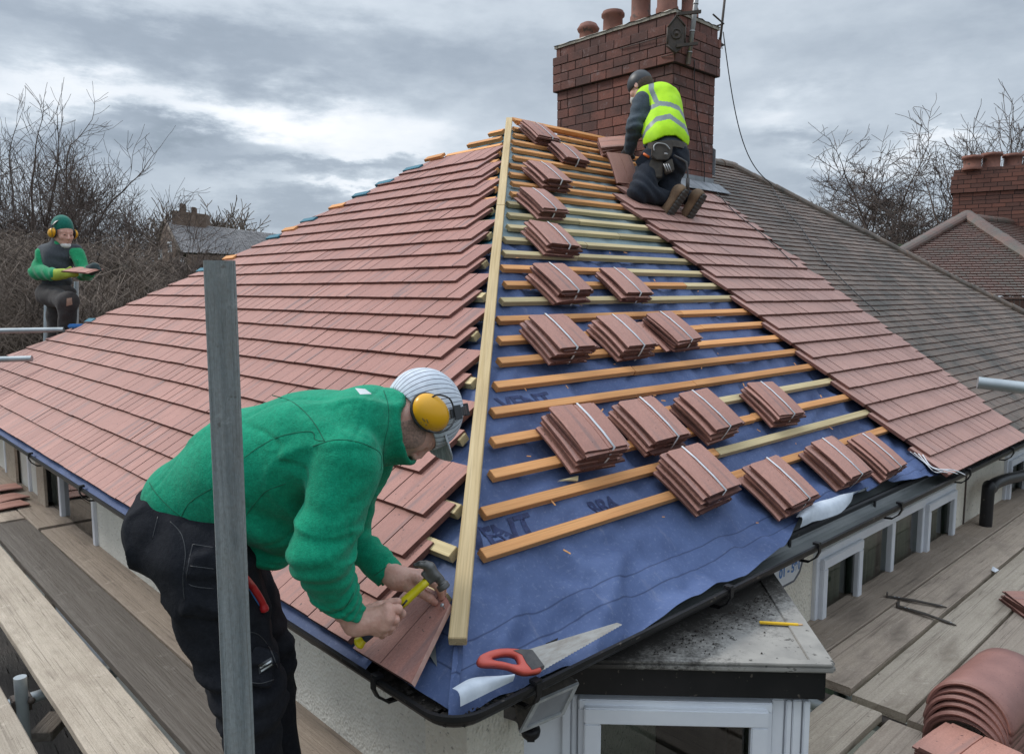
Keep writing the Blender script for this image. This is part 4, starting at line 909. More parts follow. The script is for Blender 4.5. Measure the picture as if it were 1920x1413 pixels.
# the cut tile being nailed on the lowest course
mb = MB(); rr = random.Random(4)
TR = onA(838, 1122, .036); TL_ = onA(690, 1215, .036); BR = onA(796, 1277, .03); MR = onA(700, 1120, .03); top2 = onA(730, 1085, .036)
poly = [(q.y, uofA(q)) for q in (TL_, BR, TR, onA(800, 1098, .03), onA(745, 1075, .03))]
poly = [(1.745, .008), (1.480, .010), (1.562, .235), (1.60, .252), (1.745, .252)]
mb.slab(poly, lambda y, u: PA(u, y, .044 - .05 * (u - .02)), lambda y, u: PA(u, y, .027 - .05 * (u - .02)), 0, .3, [(a * 1.0 + 3, b_) for a, b_ in poly])
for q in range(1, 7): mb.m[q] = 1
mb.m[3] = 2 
mb.slab([(1.617, .012), (1.619, .012), (1.619, .252), (1.617, .252)], lambda y, u: PA(u, y, .0446 - .05 * (u - .02)), lambda y, u: PA(u, y, .0435 - .05 * (u - .02)), 1)
mat('tile_cut', (.55, .34, .28), (.45, .26, .21), .8, sc=40)
CUT = mb.build('roof_tile', ['tile_new', 'tile_edge', 'tile_cut'], None, origin=PA(.13, 1.6, .03)); tag(CUT, 'triangular cut tile under the hammer beside the foot of the hip batten', 'roof tile')
mb = MB(); q = onA(829, 1134, .047); mb.lathe([(.001, .003), (.0055, .0025), (.0055, .0), (.0018, -.001), (.0018, -.012)], q, 12, axis=NA); o = mb.build('clout_nail', 'galv', None, origin=q); tag(o, 'shiny nail head at the top corner of the cut tile', 'nail')
# cut tiles of the bottom courses reach the hip (singles lying loose over the hip batten)
for (px, py, yw, lb) in ((815, 905, .0, None),): pass
# ------------------------------------------------------------------ scaffold boards
def board(y0, y1, axis, p0, p1, z, w, label, m='board_pale', t=.038, bow=0., jut=0.):
    """axis 'y': board runs along Y centred at x=p; from y0 to y1 (p0 = centre at start, p1 = centre at end)"""
    if axis == 'y': a, b_ = Vector((p0, y0, z)), Vector((p1, y1, z))
    else: a, b_ = Vector((y0, p0, z)), Vector((y1, p1, z))
    d = b_ - a; l = d.length; x = d.normalized(); yv = Vector((0, 0, 1)).cross(x)
    mb = MB(); n = max(6, int(l / .12)); vs = []; r = random.Random(int(p0 * 1000) + 7)
    prof = [(-w / 2 + .004, 0), (w / 2 - .004, 0), (w / 2, -.004), (w / 2, -t + .004), (w / 2 - .004, -t), (-w / 2 + .004, -t), (-w / 2, -t + .004), (-w / 2, -.004)]
    for i in range(n + 1):
        s = i / n; cup = hnoise(s * l, p0, .6, 2) * .004
        for (py_, pz_) in prof:
            e = (hnoise(s * l, py_ * 4, 2.5, 3 + p0) * .0035) if abs(py_) > w / 2 - .005 else 0
            vs.append((s * l + (r.uniform(-.002, .002) if i in (0, n) else 0), py_ + math.copysign(e, py_), pz_ + cup))
    k = len(prof); fs = [(i * k + j, (i + 1) * k + j, (i + 1) * k + (j + 1) % k, i * k + (j + 1) % k) for i in range(n) for j in range(k)] + [tuple(range(k)), tuple(range(n * k, n * k + k))[::-1]]
    mb.add(vs, fs); o = mb.build('scaffold_board', m, None, origin=(0, 0, 0)); bpy.context.view_layer.update()
    M_ = Matrix((x, yv, Vector((0, 0, 1)))).transposed().to_4x4(); M_.translation = a; o.matrix_world = M_
    # faces must look outward
    bm = bmesh.new(); bm.from_mesh(o.data); bmesh.ops.recalc_face_normals(bm, faces=bm.faces); bm.to_mesh(o.data); bm.free()
    return tag(o, label, 'scaffold board', 'scaffold boards of the left platform' if axis == 'y' else 'scaffold boards of the right platform')
BZ_ = BOARD_Z
yj = 5.85
board(1.0, yj, 'y', 1.285, 1.275, BZ_, .215, 'pale worn board nearest the left wall, under the hammering roofer', 'board_grey')
board(1.0, yj + .35, 'y', 1.045, 1.045, BZ_, .228, 'dark weathered scaffold board between the two pale near ones', 'board_dark')
board(1.0, yj + 1.5, 'y', .775, .795, BZ_ + .004, .232, 'wide pale board with sawn split edge in the lower left, beside the dark one', 'board_pale')
board(1.0, 7.5, 'y', .425, .43, BZ_, .225, 'outermost pale board cut off by the lower left picture corner', 'board_pale')
board(yj + .02, 9.6, 'y', 1.27, 1.27, BZ_ + .012, .225, 'far pale board under the windows, butted to the near board at the wall', 'board_grey')
board(yj + .37, 9.6, 'y', 1.04, 1.04, BZ_ + .010, .22, 'far scaffold board carrying the small heap of red tiles', 'board_grey')
board(yj + 1.53, 9.6, 'y', .8, .8, BZ_ + .008, .22, 'far scaffold board on the outer side at the left picture edge', 'board_pale')
# right platform
xc = 2.99
board(xc + .12, 9.2, 'x', 1.54, 1.535, BZ_, .215, 'pinkish-grey board along the window wall, carrying the white scraps', 'board_grey')
board(xc + .06, 9.2, 'x', 1.322, 1.315, BZ_ - .004, .205, 'second board from the window wall, under the two metal brackets', 'board_grey')
board(xc + .01, 5.6, 'x', 1.09, 1.092, BZ_, .205, 'third board from the windows, between two dark gaps', 'board_pale')
board(xc - .02, 7.9, 'x', .865, .865, BZ_, .215, 'board fourth from the windows, under the stacked ridge tiles', 'board_grey')
board(5.62, 9.0, 'x', 1.09, 1.09, BZ_ - .004, .205, 'far continuation board of the third row at the right picture edge', 'board_grey')
board(.9, xc - .05, 'x', 1.15, 1.15, BZ_, .19, 'short near board in front of the bay window', 'board_pale')
board(.9, xc - .07, 'x', .915, .915, BZ_ - .003, .215, 'near board at the bottom edge beside the ridge tiles', 'board_grey')
board(xc - .3, 6.9, 'x', .64, .64, BZ_ - .002, .215, 'outermost board under the ridge tile stack at the right', 'board_grey')
board(.9, xc - .35, 'x', .68, .68, BZ_ - .002, .215, 'outermost near board at the bottom picture edge', 'board_grey')
# scaffold tubes
def tube_thing(pts, label, r=.0242, group='scaffold tubes', cat='scaffold tube', m='galv', hollow=True):
    mb = MB(); pts = [Vector(p_) for p_ in pts]; d0 = (pts[1] - pts[0]).normalized()
    mb.tube(pts, r, 20, cap=False); 
    inner = [pts[0]] + [pts[0] + d0 * .06]; mb.tube(inner, r * .86, 20, cap=True)
    d1 = (pts[-2] - pts[-1]).normalized(); mb.tube([pts[-1], pts[-1] + d1 * .06], r * .86, 20)
    # annular lips
    for p_, d in ((pts[0], -d0), (pts[-1], -d1)):
        mb.lathe([(r * .86, .0), (r, .0)], p_, 20, axis=d)
    o = mb.build('scaffold_tube', m, None, origin=pts[0]); return tag(o, label, cat, group)
sx = onz(38, 1275, -1.59)
tube_thing([(sx.x, sx.y, -1.575), (sx.x, sx.y, -3.9)], 'short upright scaffold tube end showing between the lower left boards')
tube_thing([(sx.x - .06, sx.y + .045, -1.70), (1.3, sx.y + .045, -1.70)], 'horizontal scaffold tube under the lower left boards')
q0 = onz(1503, 1312, -1.69); tube_thing([q0, q0 + Vector((.10, -.75, .0))], 'scaffold tube end poking out beside the bay window')
tube_thing([(3.0, .3, -1.665), (3.0, 1.62, -1.665)], 'dark blue-grey tube crossing under the board joints', m='iron')
q0 = P(1833, 717, 3.1); q1 = q0 + (P(2050, 742, 2.95) - q0) * 4; tube_thing([q0, q1], 'scaffold tube end entering from the right over the old tiles')
tube_thing([(0, 9.4, -1.25), (1.35, 9.35, -1.30)] if False else [P(-1100, 640, 6.6), P(120, 618, 7.15)], 'horizontal guard rail tube at the left edge behind the roof')
tube_thing([P(87, 566, 7.85), P(84, 740, 7.85)], 'upright tube of the stand behind the man with the green hat', r=.022)
tube_thing([P(143, 528, 7.85), P(143, 640, 7.85)], 'second upright tube right behind the man with the green hat', r=.022)
tube_thing([P(88, 583, 7.86), P(130, 582, 7.86)], 'short cross tube behind the man with the green hat', r=.014)
tube_thing([P(-1000, 700, 5.9), P(60, 672, 6.35)], 'lower guard rail tube at the left picture edge')
# coupler at the lower-left tube
mb = MB(); c = Vector((sx.x + .0, sx.y + .03, -1.70)); mb.box(c, (.035, 0, 0), (0, .035, 0), (0, 0, .03)); mb.tube([c + Vector((.03, -.05, .02)), c + Vector((.03, .05, .02))], .011, 8); mb.lathe([(.016, 0), (.016, .012), (.001, .012)], c + Vector((.03, -.05, .02)), 6, axis=(0, -1, 0)); o = mb.build('tube_coupler', 'iron', None, bevel=.006, origin=c); tag(o, 'scaffold coupler joining the two tubes at lower left', 'coupler')
p_ = onz(95, 1360, -1.9); mb = MB(); mb.box((0, 0, 0), (.09, 0, 0), (0, .05, 0), (0, 0, .02)); o = mb.build('wood_offcut', 'board_dark', None, bevel=.003, origin=(0, 0, 0)); o.location = p_; o.rotation_euler = (0, 0, .9); tag(o, 'short wooden packing block in the gap at lower left', 'wood block')
# upright timber post in the foreground
a = P(411, 489, 1.27); mb = MB(); top = a; bw_ = .0245
b_ = Vector((a.x, a.y, a.z - 2.0)); n = 24; vs = []
rx = (RT * .92 + FH * .38).normalized(); ry = Vector((0, 0, 1)).cross(rx)
for i in range(n + 1):
    z = -2.0 * i / n
    for (sx_, sy_) in ((-1, -1), (-.93, -1.06), (.93, -1.06), (1, -1), (1.0, 1), (-1, 1)):
        j = 1 + .03 * hnoise(z, sx_, 2.2, 4); vs.append((z, sx_ * bw_ * j, sy_ * bw_ * .78))
k = 6; fs = [(i * k + j, (i + 1) * k + j, (i + 1) * k + (j + 1) % k, i * k + (j + 1) % k) for i in range(n) for j in range(k)] + [tuple(range(k)), tuple(range(n * k, n * k + k))[::-1]]
mb.add(vs, fs); o = mb.build('timber_post', 'post_wood', None, bevel=0, origin=(0, 0, 0)); bm = bmesh.new(); bm.from_mesh(o.data); bmesh.ops.recalc_face_normals(bm, faces=bm.faces); bm.to_mesh(o.data); bm.free()
o.matrix_world = Matrix.Translation(a) @ Matrix((Vector((0, 0, 1)), rx, Vector((0, 0, 1)).cross(rx))).transposed().to_4x4() ; tag(o, 'weathered blue-grey timber post standing in front of the stooping roofer', 'post')
# ------------------------------------------------------------------ small things
# ridge tile stack, bottom right
def ridge_tile(c, L_, r, ang, label, seed, half=math.pi * .5, th=.0135):
    mb = MB(); n = 20; vs = []; nl = 6; rr = random.Random(seed)
    for i in range(nl + 1):
        y = -L_ / 2 + L_ * i / nl
        for R_ in (r, r - th):
            for q in range(n + 1):
                t = math.pi / 2 + half * (1 - 2 * q / n); rn = R_ + .0015 * hnoise(q * .4, y * 5, 1.3, seed); vs.append((y, math.cos(t) * rn * 1.05, math.sin(t) * rn))
    k = 2 * (n + 1); fs = []
    for i in range(nl):
        for q in range(n):
            a = i * k + q; fs.append((a, a + 1, a + k + 1, a + k)); b_ = a + n + 1; fs.append((b_, b_ + k, b_ + k + 1, b_ + 1))
        fs.append((i * k, i * k + k, i * k + k + n + 1, i * k + n + 1)); fs.append((i * k + n, i * k + 2 * n + 1, i * k + k + 2 * n + 1, i * k + k + n))
    for i in (0, nl):
        for q in range(n):
            a = i * k + q; f = (a, a + n + 1, a + n + 2, a + 1); fs.append(f if i == 0 else f[::-1])
    mb.add(vs, fs, 0, None, 0, True); o = mb.build('ridge_tile', 'ridge_clay', None, origin=(0, 0, 0)); o.location = c; o.rotation_euler = (rr.uniform(-.02, .02), rr.uniform(-.012, .012), ang); 
    me = o.data
    bm = bmesh.new(); bm.from_mesh(me); bmesh.ops.recalc_face_normals(bm, faces=bm.faces); bmesh.ops.bevel(bm, geom=[e for e in bm.edges if e.is_manifold and e.calc_face_angle(0) > .9], offset=.005, segments=3, affect='EDGES', clamp_overlap=True); bm.to_mesh(me); bm.free()
    for p__ in me.polygons: p__.use_smooth = True
    return tag(o, label, 'ridge tile', 'half-round ridge tiles stacked on the right boards')
mat('ridge_clay', (.29, .14, .115), (.20, .092, .077), .5, sc=5, bmp=.3, bscale=200, bdist=.002, kind='Object', speck=(170, .62, (.15, .07, .06)))
names_ = ['bottommost ridge tile of the half-round stack', 'second ridge tile from the bottom of the half-round stack', 'third ridge tile from the bottom of the half-round stack', 'third ridge tile from the top of the half-round stack', 'ridge tile just under the top one of the half-round stack', 'topmost reddish ridge tile of the half-round stack, lower right corner']
rc = onz(1835, 1345, BZ_ + .12); print('ridge', rc)
RC = Vector((3.05, .733, BZ_))
for i, nm in enumerate(names_): ridge_tile(RC + Vector((rt.uniform(-.008, .008), rt.uniform(-.006, .006), .004 + i * .0265)), .41, .131, -.07 + rt.uniform(-.02, .02), nm, i + 3)
# flat tiles in front of the ridge tiles and at the right edge
loose_stack('tile_stack', (RC.x - .345, RC.y - .035, BZ_ + .003), (.15, 1, 0), (0, 0, 1), 9, 'pile of flat pink tiles in front of the ridge tiles at the bottom edge', 'tile stack', fan=.008)
e_ = onz(1915, 1150, BZ_); loose_stack('tile_stack', (e_.x + .10, e_.y - .05, BZ_ + .003), (.7, .7, 0), (0, 0, 1), 4, 'small pile of tiles at the right picture edge on the boards', 'tile stack')
for i, (px, py, yw, lb) in enumerate(((12, 948, .4, 'nearest broken red tile on the far left boards'), (10, 935, .55, 'middle broken red tile on the far left boards'), (4, 916, .3, 'farthest broken red tile on the far left boards'))):
    o = bpy.data.objects.new('roof_tile', TILE_PROTOS[i]); COL.objects.link(o); o.location = onz(px, py, BZ_ + .02 + .006 * i) ; o.rotation_euler = (0, 0.02, yw + 1.3); o.scale = (1, 1, 1); tag(o, lb, 'roof tile')
# yellow carpenter pencil / marker on the bay roof
mat('yellow_paint', (.75, .47, .02), (.65, .40, .02), .4); mat('wood_raw', (.55, .36, .2)); mat('graphite', (.03, .03, .03))
a, b_ = onz(1424, 1166, BZ + .008), onz(1505, 1171, BZ + .008); d = (b_ - a).normalized(); s = Vector((0, 0, 1)).cross(d); l = (b_ - a).length
mb = MB(); mb.box(a + d * l * .45, d * l * .45, s * .0065, (0, 0, .0035)); P_ = mb.build('pencil', 'yellow_paint', None, bevel=.0015, origin=a); tag(P_, 'yellow carpenter pencil on the grey bay roof', 'pencil')
mb = MB(); mb.slab([(0, -.006), (l * .1, -.0015), (l * .1, .0015), (0, .006)], lambda u, v: a + d * (l * .9 + u) + s * v + Vector((0, 0, .003)), lambda u, v: a + d * (l * .9 + u) + s * v + Vector((0, 0, -.003))); mb.build('tip', 'wood_raw', P_)
# two galvanised hip irons on the right boards
def hip_iron(a, b_, label, w=.026, hgt=.0):
    a, b_ = Vector(a), Vector(b_); d = (b_ - a).normalized(); s = Vector((0, 0, 1)).cross(d); l = (b_ - a).length; mb = MB(); z = Vector((0, 0, 1))
    prof = [(0, w * .5), (l * .45, w * .5), (l * .55, w * .36), (l * .88, w * .4), (l, 0), (l * .88, -w * .4), (l * .55, -w * .36), (l * .45, -w * .5), (0, -w * .5)]
    mb.slab(prof, lambda u, v: a + d * u + s * v + z * (.007 + .006 * math.sin(min(1, u / l) * 3)), lambda u, v: a + d * u + s * v + z * (.0 + .006 * math.sin(min(1, u / l) * 3)))
    mb.box(a + z * .012, d * .004, s * w * .5, z * .014)
    o = mb.build('hip_iron', 'steel_dull', None, bevel=.0015, origin=a); 
    h = MB()
    for t in (.13, .2, .9): h.lathe([(.001, .0015), (.004, .0012), (.004, 0)], a + d * l * t + z * (.0085 + .006 * math.sin(t * 3)), 10)
    h.build('rivet', 'galv', o); return tag(o, label, 'hip iron')
mat('steel_dull', (.15, .13, .115), (.09, .08, .072), .5, sc=12, metal=.6, bmp=.2)
hip_iron(onz(1663, 1119, BZ_), onz(1776, 1140, BZ_), 'upper one of the two dull metal hip irons, with bright rivets')
hip_iron(onz(1683, 1137, BZ_), onz(1794, 1174, BZ_), 'lower one of the two dull metal hip irons, darker and crossing the gap')
for i, (px, py, lb) in enumerate(((1600, 1101, 'white plastic scrap beside the window on the boards'), (1865, 1069, 'small white clip lying across the gap between right boards'))):
    c = onz(px, py, BZ_ + .004); mb = MB(); mb.add([c + Vector(v) for v in ((-.03, -.01, 0), (.02, -.018, .002), (.045, .0, .0), (.02, .016, .016), (-.02, .012, .004), (0, 0, .012))], [(0, 1, 5), (1, 2, 5), (2, 3, 5), (3, 4, 5), (4, 0, 5), (0, 4, 3, 2, 1)]); o = mb.build('plastic_scrap', 'upvc', None, origin=c); tag(o, lb, 'scrap')
# end-strap litter hanging over the gutter at the foot of the new tiling
mb = MB(); 
for k_ in range(4):
    a = onB(1706 + 8 * k_, 846 + 2 * k_, .05); mb.tube(catmull([a, onB(1735 + 5 * k_, 868 + 3 * k_, .05), onB(1752 + 12 * k_, 884 - k_, .06), onB(1768 + 14 * k_, 888 + (k_ - 2) * 2, .03)], 5), .004, 5, flat=.3)
o = mb.build('strap_litter', 'strap_white', None, origin=onB(1750, 880, 0)); tag(o, 'tangle of cut white strapping at the foot of the new tiling', 'strapping')
p_ = onB(1044, 903, -.01); mb = MB(); mb.add([p_, p_ + Vector((.11, 0, .0)), p_ + Vector((.09, .0, .0)) - UB * .02, p_ + Vector((.04, 0, 0)) - UB * .004], [(0, 3, 2, 1)]); mb.add([v + NB * .006 for v in [p_, p_ + Vector((.11, 0, 0)), p_ + Vector((.09, 0, 0)) - UB * .02, p_ + Vector((.04, 0, 0)) - UB * .004]], [(1, 2, 3, 0)]); o = mb.build('wood_splinter', 'batten_tan', None, origin=p_); tag(o, 'pale wood splinter lying on the blue underlay under a batten', 'splinter')
# ------------------------------------------------------------------ handsaw lying along the eaves
mat('saw_red', (.62, .10, .07), (.55, .085, .06), .4, sc=20, bmp=.1); mat('saw_black', (.05, .045, .045), (.09, .08, .075), .55, sc=25, bmp=.3)
m, nt, b = nodes('saw_steel'); g = noise_tex(nt, 'Object', (12, 90, 12), 1, 5, .7); col = mix(nt, ramp(nt, g, .35, .75), (.42, .40, .37), (.24, .20, .165)); L(nt, col, b.inputs['Base Color']); b.inputs['Roughness'].default_value = .55; b.inputs['Metallic'].default_value = .35; bump(nt, b, g, .2, .001)
s0 = onB(1014, 1257, .04); s1 = onB(1166, 1170, .04); d = (s1 - s0).normalized(); sl = (s1 - s0).length
upv = (onB(1000, 1210, .035) - onB(1012, 1262, .035)); upv = (upv - d * upv.dot(d)).normalized(); nz_ = d.cross(upv)
print('saw', sl, s0, s1)
root = thing('handsaw', s0, 'red-handled handsaw lying on the blue underlay at the gutter', 'handsaw')
fr = lambda u, v, w=0.: s0 + d * (u * (1.12 if u < 0 else 1)) + upv * (v * .62 + (max(0., -u) * .42)) + nz_ * w
mb = MB(); bl = [(-.03, 0.)] + [(-.03 + (sl + .03) * i / 60, (-.0035 if i % 2 else 0)) for i in range(1, 60)] + [(sl, .0), (sl - .012, .018), (.0, .105), (-.03, .10)]
mb.slab(bl, lambda u, v: fr(u, v, .0006), lambda u, v: fr(u, v, -.0006)); mb.build('blade', 'saw_steel', root)
def outline(pts, n=4): r = catmull([Vector((a, b_, 0)) for a, b_ in pts + [pts[0]]], n)[:-1]; return [(q.x, q.y) for q in r]
mb = MB(); out = [(-.012, -.012), (.0, .0), (.004, .055), (-.012, .098), (-.05, .112), (-.085, .108), (-.12, .088), (-.135, .06), (-.13, .04), (-.105, .035), (-.075, .02), (-.05, -.012)]
inn = [(-.045, .03), (-.038, .07), (-.06, .083), (-.092, .075), (-.10, .062), (-.08, .048), (-.065, .036)]
bm = bmesh.new(); th = .011
def ringfaces(mbx, oo, ii, w):
    oo, ii = outline(oo), outline(ii); no, ni = len(oo), len(ii)
    # match inner samples to outer by angle
    cxy = (sum(p[0] for p in ii) / ni, sum(p[1] for p in ii) / ni)
    def samp(pl, a):
        best = None
        for i in range(len(pl)):
            p, q = pl[i], pl[(i + 1) % len(pl)]; dx, dy = math.cos(a), math.sin(a); ex, ey = q[0] - p[0], q[1] - p[1]; den = dx * ey - dy * ex
            if abs(den) < 1e-12: continue
            t = ((p[0] - cxy[0]) * ey - (p[1] - cxy[1]) * ex) / den; s_ = ((p[0] - cxy[0]) * dy - (p[1] - cxy[1]) * dx) / den
            if t > 0 and -1e-6 <= s_ <= 1 + 1e-6 and (best is None or t > best): best = t
        return (cxy[0] + math.cos(a) * best, cxy[1] + math.sin(a) * best)
    n = 48; vs = []
    for i in range(n):
        a = 2 * math.pi * i / n; A_, B_ = samp(oo, a), samp(ii, a)
        M1 = ((A_[0] * .9 + B_[0] * .1), (A_[1] * .9 + B_[1] * .1)); M2 = ((A_[0] * .1 + B_[0] * .9), (A_[1] * .1 + B_[1] * .9))
        vs += [fr(*A_, -w * .6), fr(*A_, w * .6), fr(*M1, w), fr(*M2, w), fr(*B_, w * .6), fr(*B_, -w * .6)]
    fs = [(i * 6 + j, ((i + 1) % n) * 6 + j, ((i + 1) % n) * 6 + (j + 1) % 6, i * 6 + (j + 1) % 6) for i in range(n) for j in range(6)]
    mbx.add(vs, fs, 0, None, 0, True)
ringfaces(mb, out, inn, th); mb.build('handle', 'saw_red', root)
mb = MB(); mb.slab([(-.03, -.008), (.012, .0), (.012, .09), (-.022, .104), (-.045, .10), (-.028, .07), (-.032, .03)], lambda u, v: fr(u, v, th + .0015), lambda u, v: fr(u, v, -th - .001)); mb.build('handle_plate', 'saw_black', root, bevel=.003)
# ------------------------------------------------------------------ sign board on the wall under the gutter
sA, sB = ony(1454, 1085, WY - .012), ony(1499, 1050, WY - .012); x0_, x1_ = ony(1445, 1085, WY).x, ony(1500, 1050, WY).x
root = thing('sign_board', (x1_, WY - .01, -1.35), 'white trade sign with blue lettering on the wall below the gutter', 'sign')
zb = ony(1470, 1098, WY - .012).z
mb = MB(); xl = x0_ - .35; out = [(xl, zb), (x1_ - .09, zb), (x1_ - .035, zb + .03), (x1_, zb + .09), (x1_, -1.175), (xl, -1.175)]
mb.slab(out, lambda x, z: (x, WY - .02, z), lambda x, z: (x, WY - .002, z)); mat('sign_back', (.10, .11, .13), None, .5); mat('sign_white', (.62, .64, .66), (.56, .58, .60), .4); mb.build('board', 'sign_back', root)
out2 = [(xl, zb + .012), (x1_ - .10, zb + .012), (x1_ - .05, zb + .045), (x1_ - .028, zb + .09), (x1_ - .028, -1.175), (xl, -1.175)]
mb = MB(); mb.slab(out2, lambda x, z: (x, WY - .0215, z), lambda x, z: (x, WY - .0195, z)); mb.build('panel', 'sign_white', root)
text_obj('lettering', '01 - 591', .06, (x1_ - .04, WY - .0225, zb + .055), (1, 0, 0), (0, 0, 1), 'blue_board', root, align='RIGHT', bold=True)
text_obj('lettering', 'R.T.', .085, (x1_ - .14, WY - .0225, zb + .125), (1, 0, 0), (0, 0, 1), 'blue_board', root, align='RIGHT', bold=True)
for i, z in enumerate((.20, .17, .135)): mb = MB(); mb.box((x1_ - .085, WY - .0225, zb + z), (.045, 0, 0), (0, .0005, 0), (0, 0, .010 if i else .004)); mb.build('lettering', 'blue_board', root)
# ------------------------------------------------------------------ security floodlight under the gutter corner
wp = ony(1000, 1320, WY); D0 = wp.dot(FW); print('flood wall depth', D0)
root = thing('security_light', ony(985, 1330, WY), 'dirty black security floodlight with motion sensor under the gutter corner', 'floodlight')
F = [P(973, 1370, D0 - .24), P(1004, 1312, D0 - .27), P(1084, 1277, D0 - .24), P(1056, 1335, D0 - .21)]
cF = sum(F, Vector()) / 4; nF = (F[1] - F[0]).cross(F[3] - F[0]).normalized(); nF = nF if nF.dot(FW) < 0 else -nF
Bk = [cF + (q - cF) * .55 - nF * .085 + Vector((0, 0, .04)) - RT * .035 for q in F]
mb = MB(); mb.add(F + Bk, [(0, 1, 5, 4), (1, 2, 6, 5), (2, 3, 7, 6), (3, 0, 4, 7), (4, 5, 6, 7)]); mat('dusty_black', (.10, .085, .07), (.04, .036, .033), .8, sc=30, kind='World', bmp=.4); mat('bezel_grey', (.46, .47, .47), (.30, .31, .31), .5, sc=30, kind='World')
mb.build('housing', 'dusty_black', root)
mb = MB()
for i in range(4):
    a, b_ = F[i], F[(i + 1) % 4]; ai, bi = a.lerp(cF, .2), b_.lerp(cF, .2); o1, o2 = nF * .008, nF * -.010
    mb.add([a + o1, b_ + o1, bi + o1, ai + o1, a + o2, b_ + o2, bi + o2, ai + o2], [(0, 1, 2, 3), (7, 6, 5, 4), (0, 4, 5, 1), (3, 2, 6, 7)])
mb.build('bezel', 'bezel_grey', root)
mb = MB(); mb.add([q.lerp(cF, .18) + nF * .001 for q in F], [(0, 1, 2, 3)]); mb.build('lens', 'lead', root)
mb = MB(); c = P(938, 1326, D0 - .06); mb.box(c + RT * .03, RT * .035 + Vector((0, 0, -.012)), FH * .03, (0, 0, .022)); 
mb.tube([P(950, 1325, D0 - .05), P(975, 1350, D0 - .09), P(985, 1368, D0 - .12)], .012, 8)
for k_ in (-1, 1): mb.tube([P(965, 1290, D0 - .03) + FH * .02 * k_, P(985, 1330, D0 - .10) + FH * .02 * k_, P(1000, 1310, D0 - .12)], .006, 6)
mb.build('bracket', 'saw_black', root, bevel=.004)
mb = MB(); c = P(995, 1372, D0 - .13); mb.lathe([(.001, -.022), (.016, -.02), (.027, -.008), (.030, .006), (.027, .016), (.001, .018)], c, 20); mb.box(c - FH * .022 + Vector((0, 0, -.006)), RT * .011, FH * .006, (0, 0, .008)); mb.build('sensor', 'black_plastic', root)
# felt-tip marks, wood chips on the underlay
mb = MB()
for i in range(60):
    u, x = rt.uniform(.05, 2.2), rt.uniform(1.6, 4.3)
    if x < C0.x + u * CA + .1: continue
    p_ = PB(u, x, -.004 if (u % GAUGE) > .02 else .01); a = rt.random() * 3.14; s = rt.uniform(.004, .014); mb.box(p_, (Vector((1, 0, 0)) * math.cos(a) + UB * math.sin(a)) * s, (Vector((1, 0, 0)) * -math.sin(a) + UB * math.cos(a)) * s * .22, NB * .001)
o = mb.build('wood_chips', 'batten_orange', None, origin=PB(.5, 2.5, 0)); tag(o, 'scattered small wood chips lying on the blue underlay', 'wood chips', kind='stuff')
# ------------------------------------------------------------------ sculpting: signed distances + surface nets
_rt = np.random.RandomState(5).rand(32, 32, 32).astype(np.float32) * 2 - 1
def vn(p, s, seed=0.):
    q = p * s + seed; i = np.floor(q).astype(np.int64); f = q - i; f = f * f * (3 - 2 * f); r = 0
    for dx in (0, 1):
        for dy in (0, 1):
            for dz in (0, 1):
                w = (f[:, 0] if dx else 1 - f[:, 0]) * (f[:, 1] if dy else 1 - f[:, 1]) * (f[:, 2] if dz else 1 - f[:, 2])
                r = r + w * _rt[(i[:, 0] + dx) & 31, (i[:, 1] + dy) & 31, (i[:, 2] + dz) & 31]
    return r
def A3(v): return np.array(tuple(v), dtype=np.float64)
def cap(p, a, b, ra, rb=None, w=None, f=1.):
    """tapered capsule; w,f: flatten (f<1 thinner along w)"""
    a, b = A3(a), A3(b); rb = ra if rb is None else rb; q = p - a
    if w is not None:
        w = A3(w) / np.linalg.norm(A3(w)); q = q + (q @ w)[:, None] * (1 / f - 1) * w; ba = (b - a) + ((b - a) @ w) * (1 / f - 1) * w
    else: ba = b - a
    t = np.clip((q @ ba) / max(ba @ ba, 1e-12), 0, 1); d = np.linalg.norm(q - t[:, None] * ba, axis=1) - (ra + (rb - ra) * t)
    return d * (min(1, f) if w is not None else 1)
def ell(p, c, r, ax=None):
    q = p - A3(c)
    if ax is not None: q = q @ np.array([tuple(v) for v in ax]).T
    r = np.array(r); k0 = np.linalg.norm(q / r, axis=1); k1 = np.linalg.norm(q / (r * r), axis=1); return k0 * (k0 - 1) / np.maximum(k1, 1e-9)
def rbox(p, c, h, r, ax=None):
    q = p - A3(c)
    if ax is not None: q = q @ np.array([tuple(v) for v in ax]).T
    q = np.abs(q) - (np.array(h) - r); return np.linalg.norm(np.maximum(q, 0), axis=1) + np.minimum(q.max(axis=1), 0) - r
def smin(a, b, k):
    h = np.clip(.5 + .5 * (b - a) / k, 0, 1); return b + (a - b) * h - k * h * (1 - h)
def smax(a, b, k): return -smin(-a, -b, k)
def chain(p, pts, rs, k=.012):
    d = None
    for i in range(len(pts) - 1):
        e = cap(p, pts[i], pts[i + 1], rs[i], rs[i + 1]); d = e if d is None else smin(d, e, k)
    return d
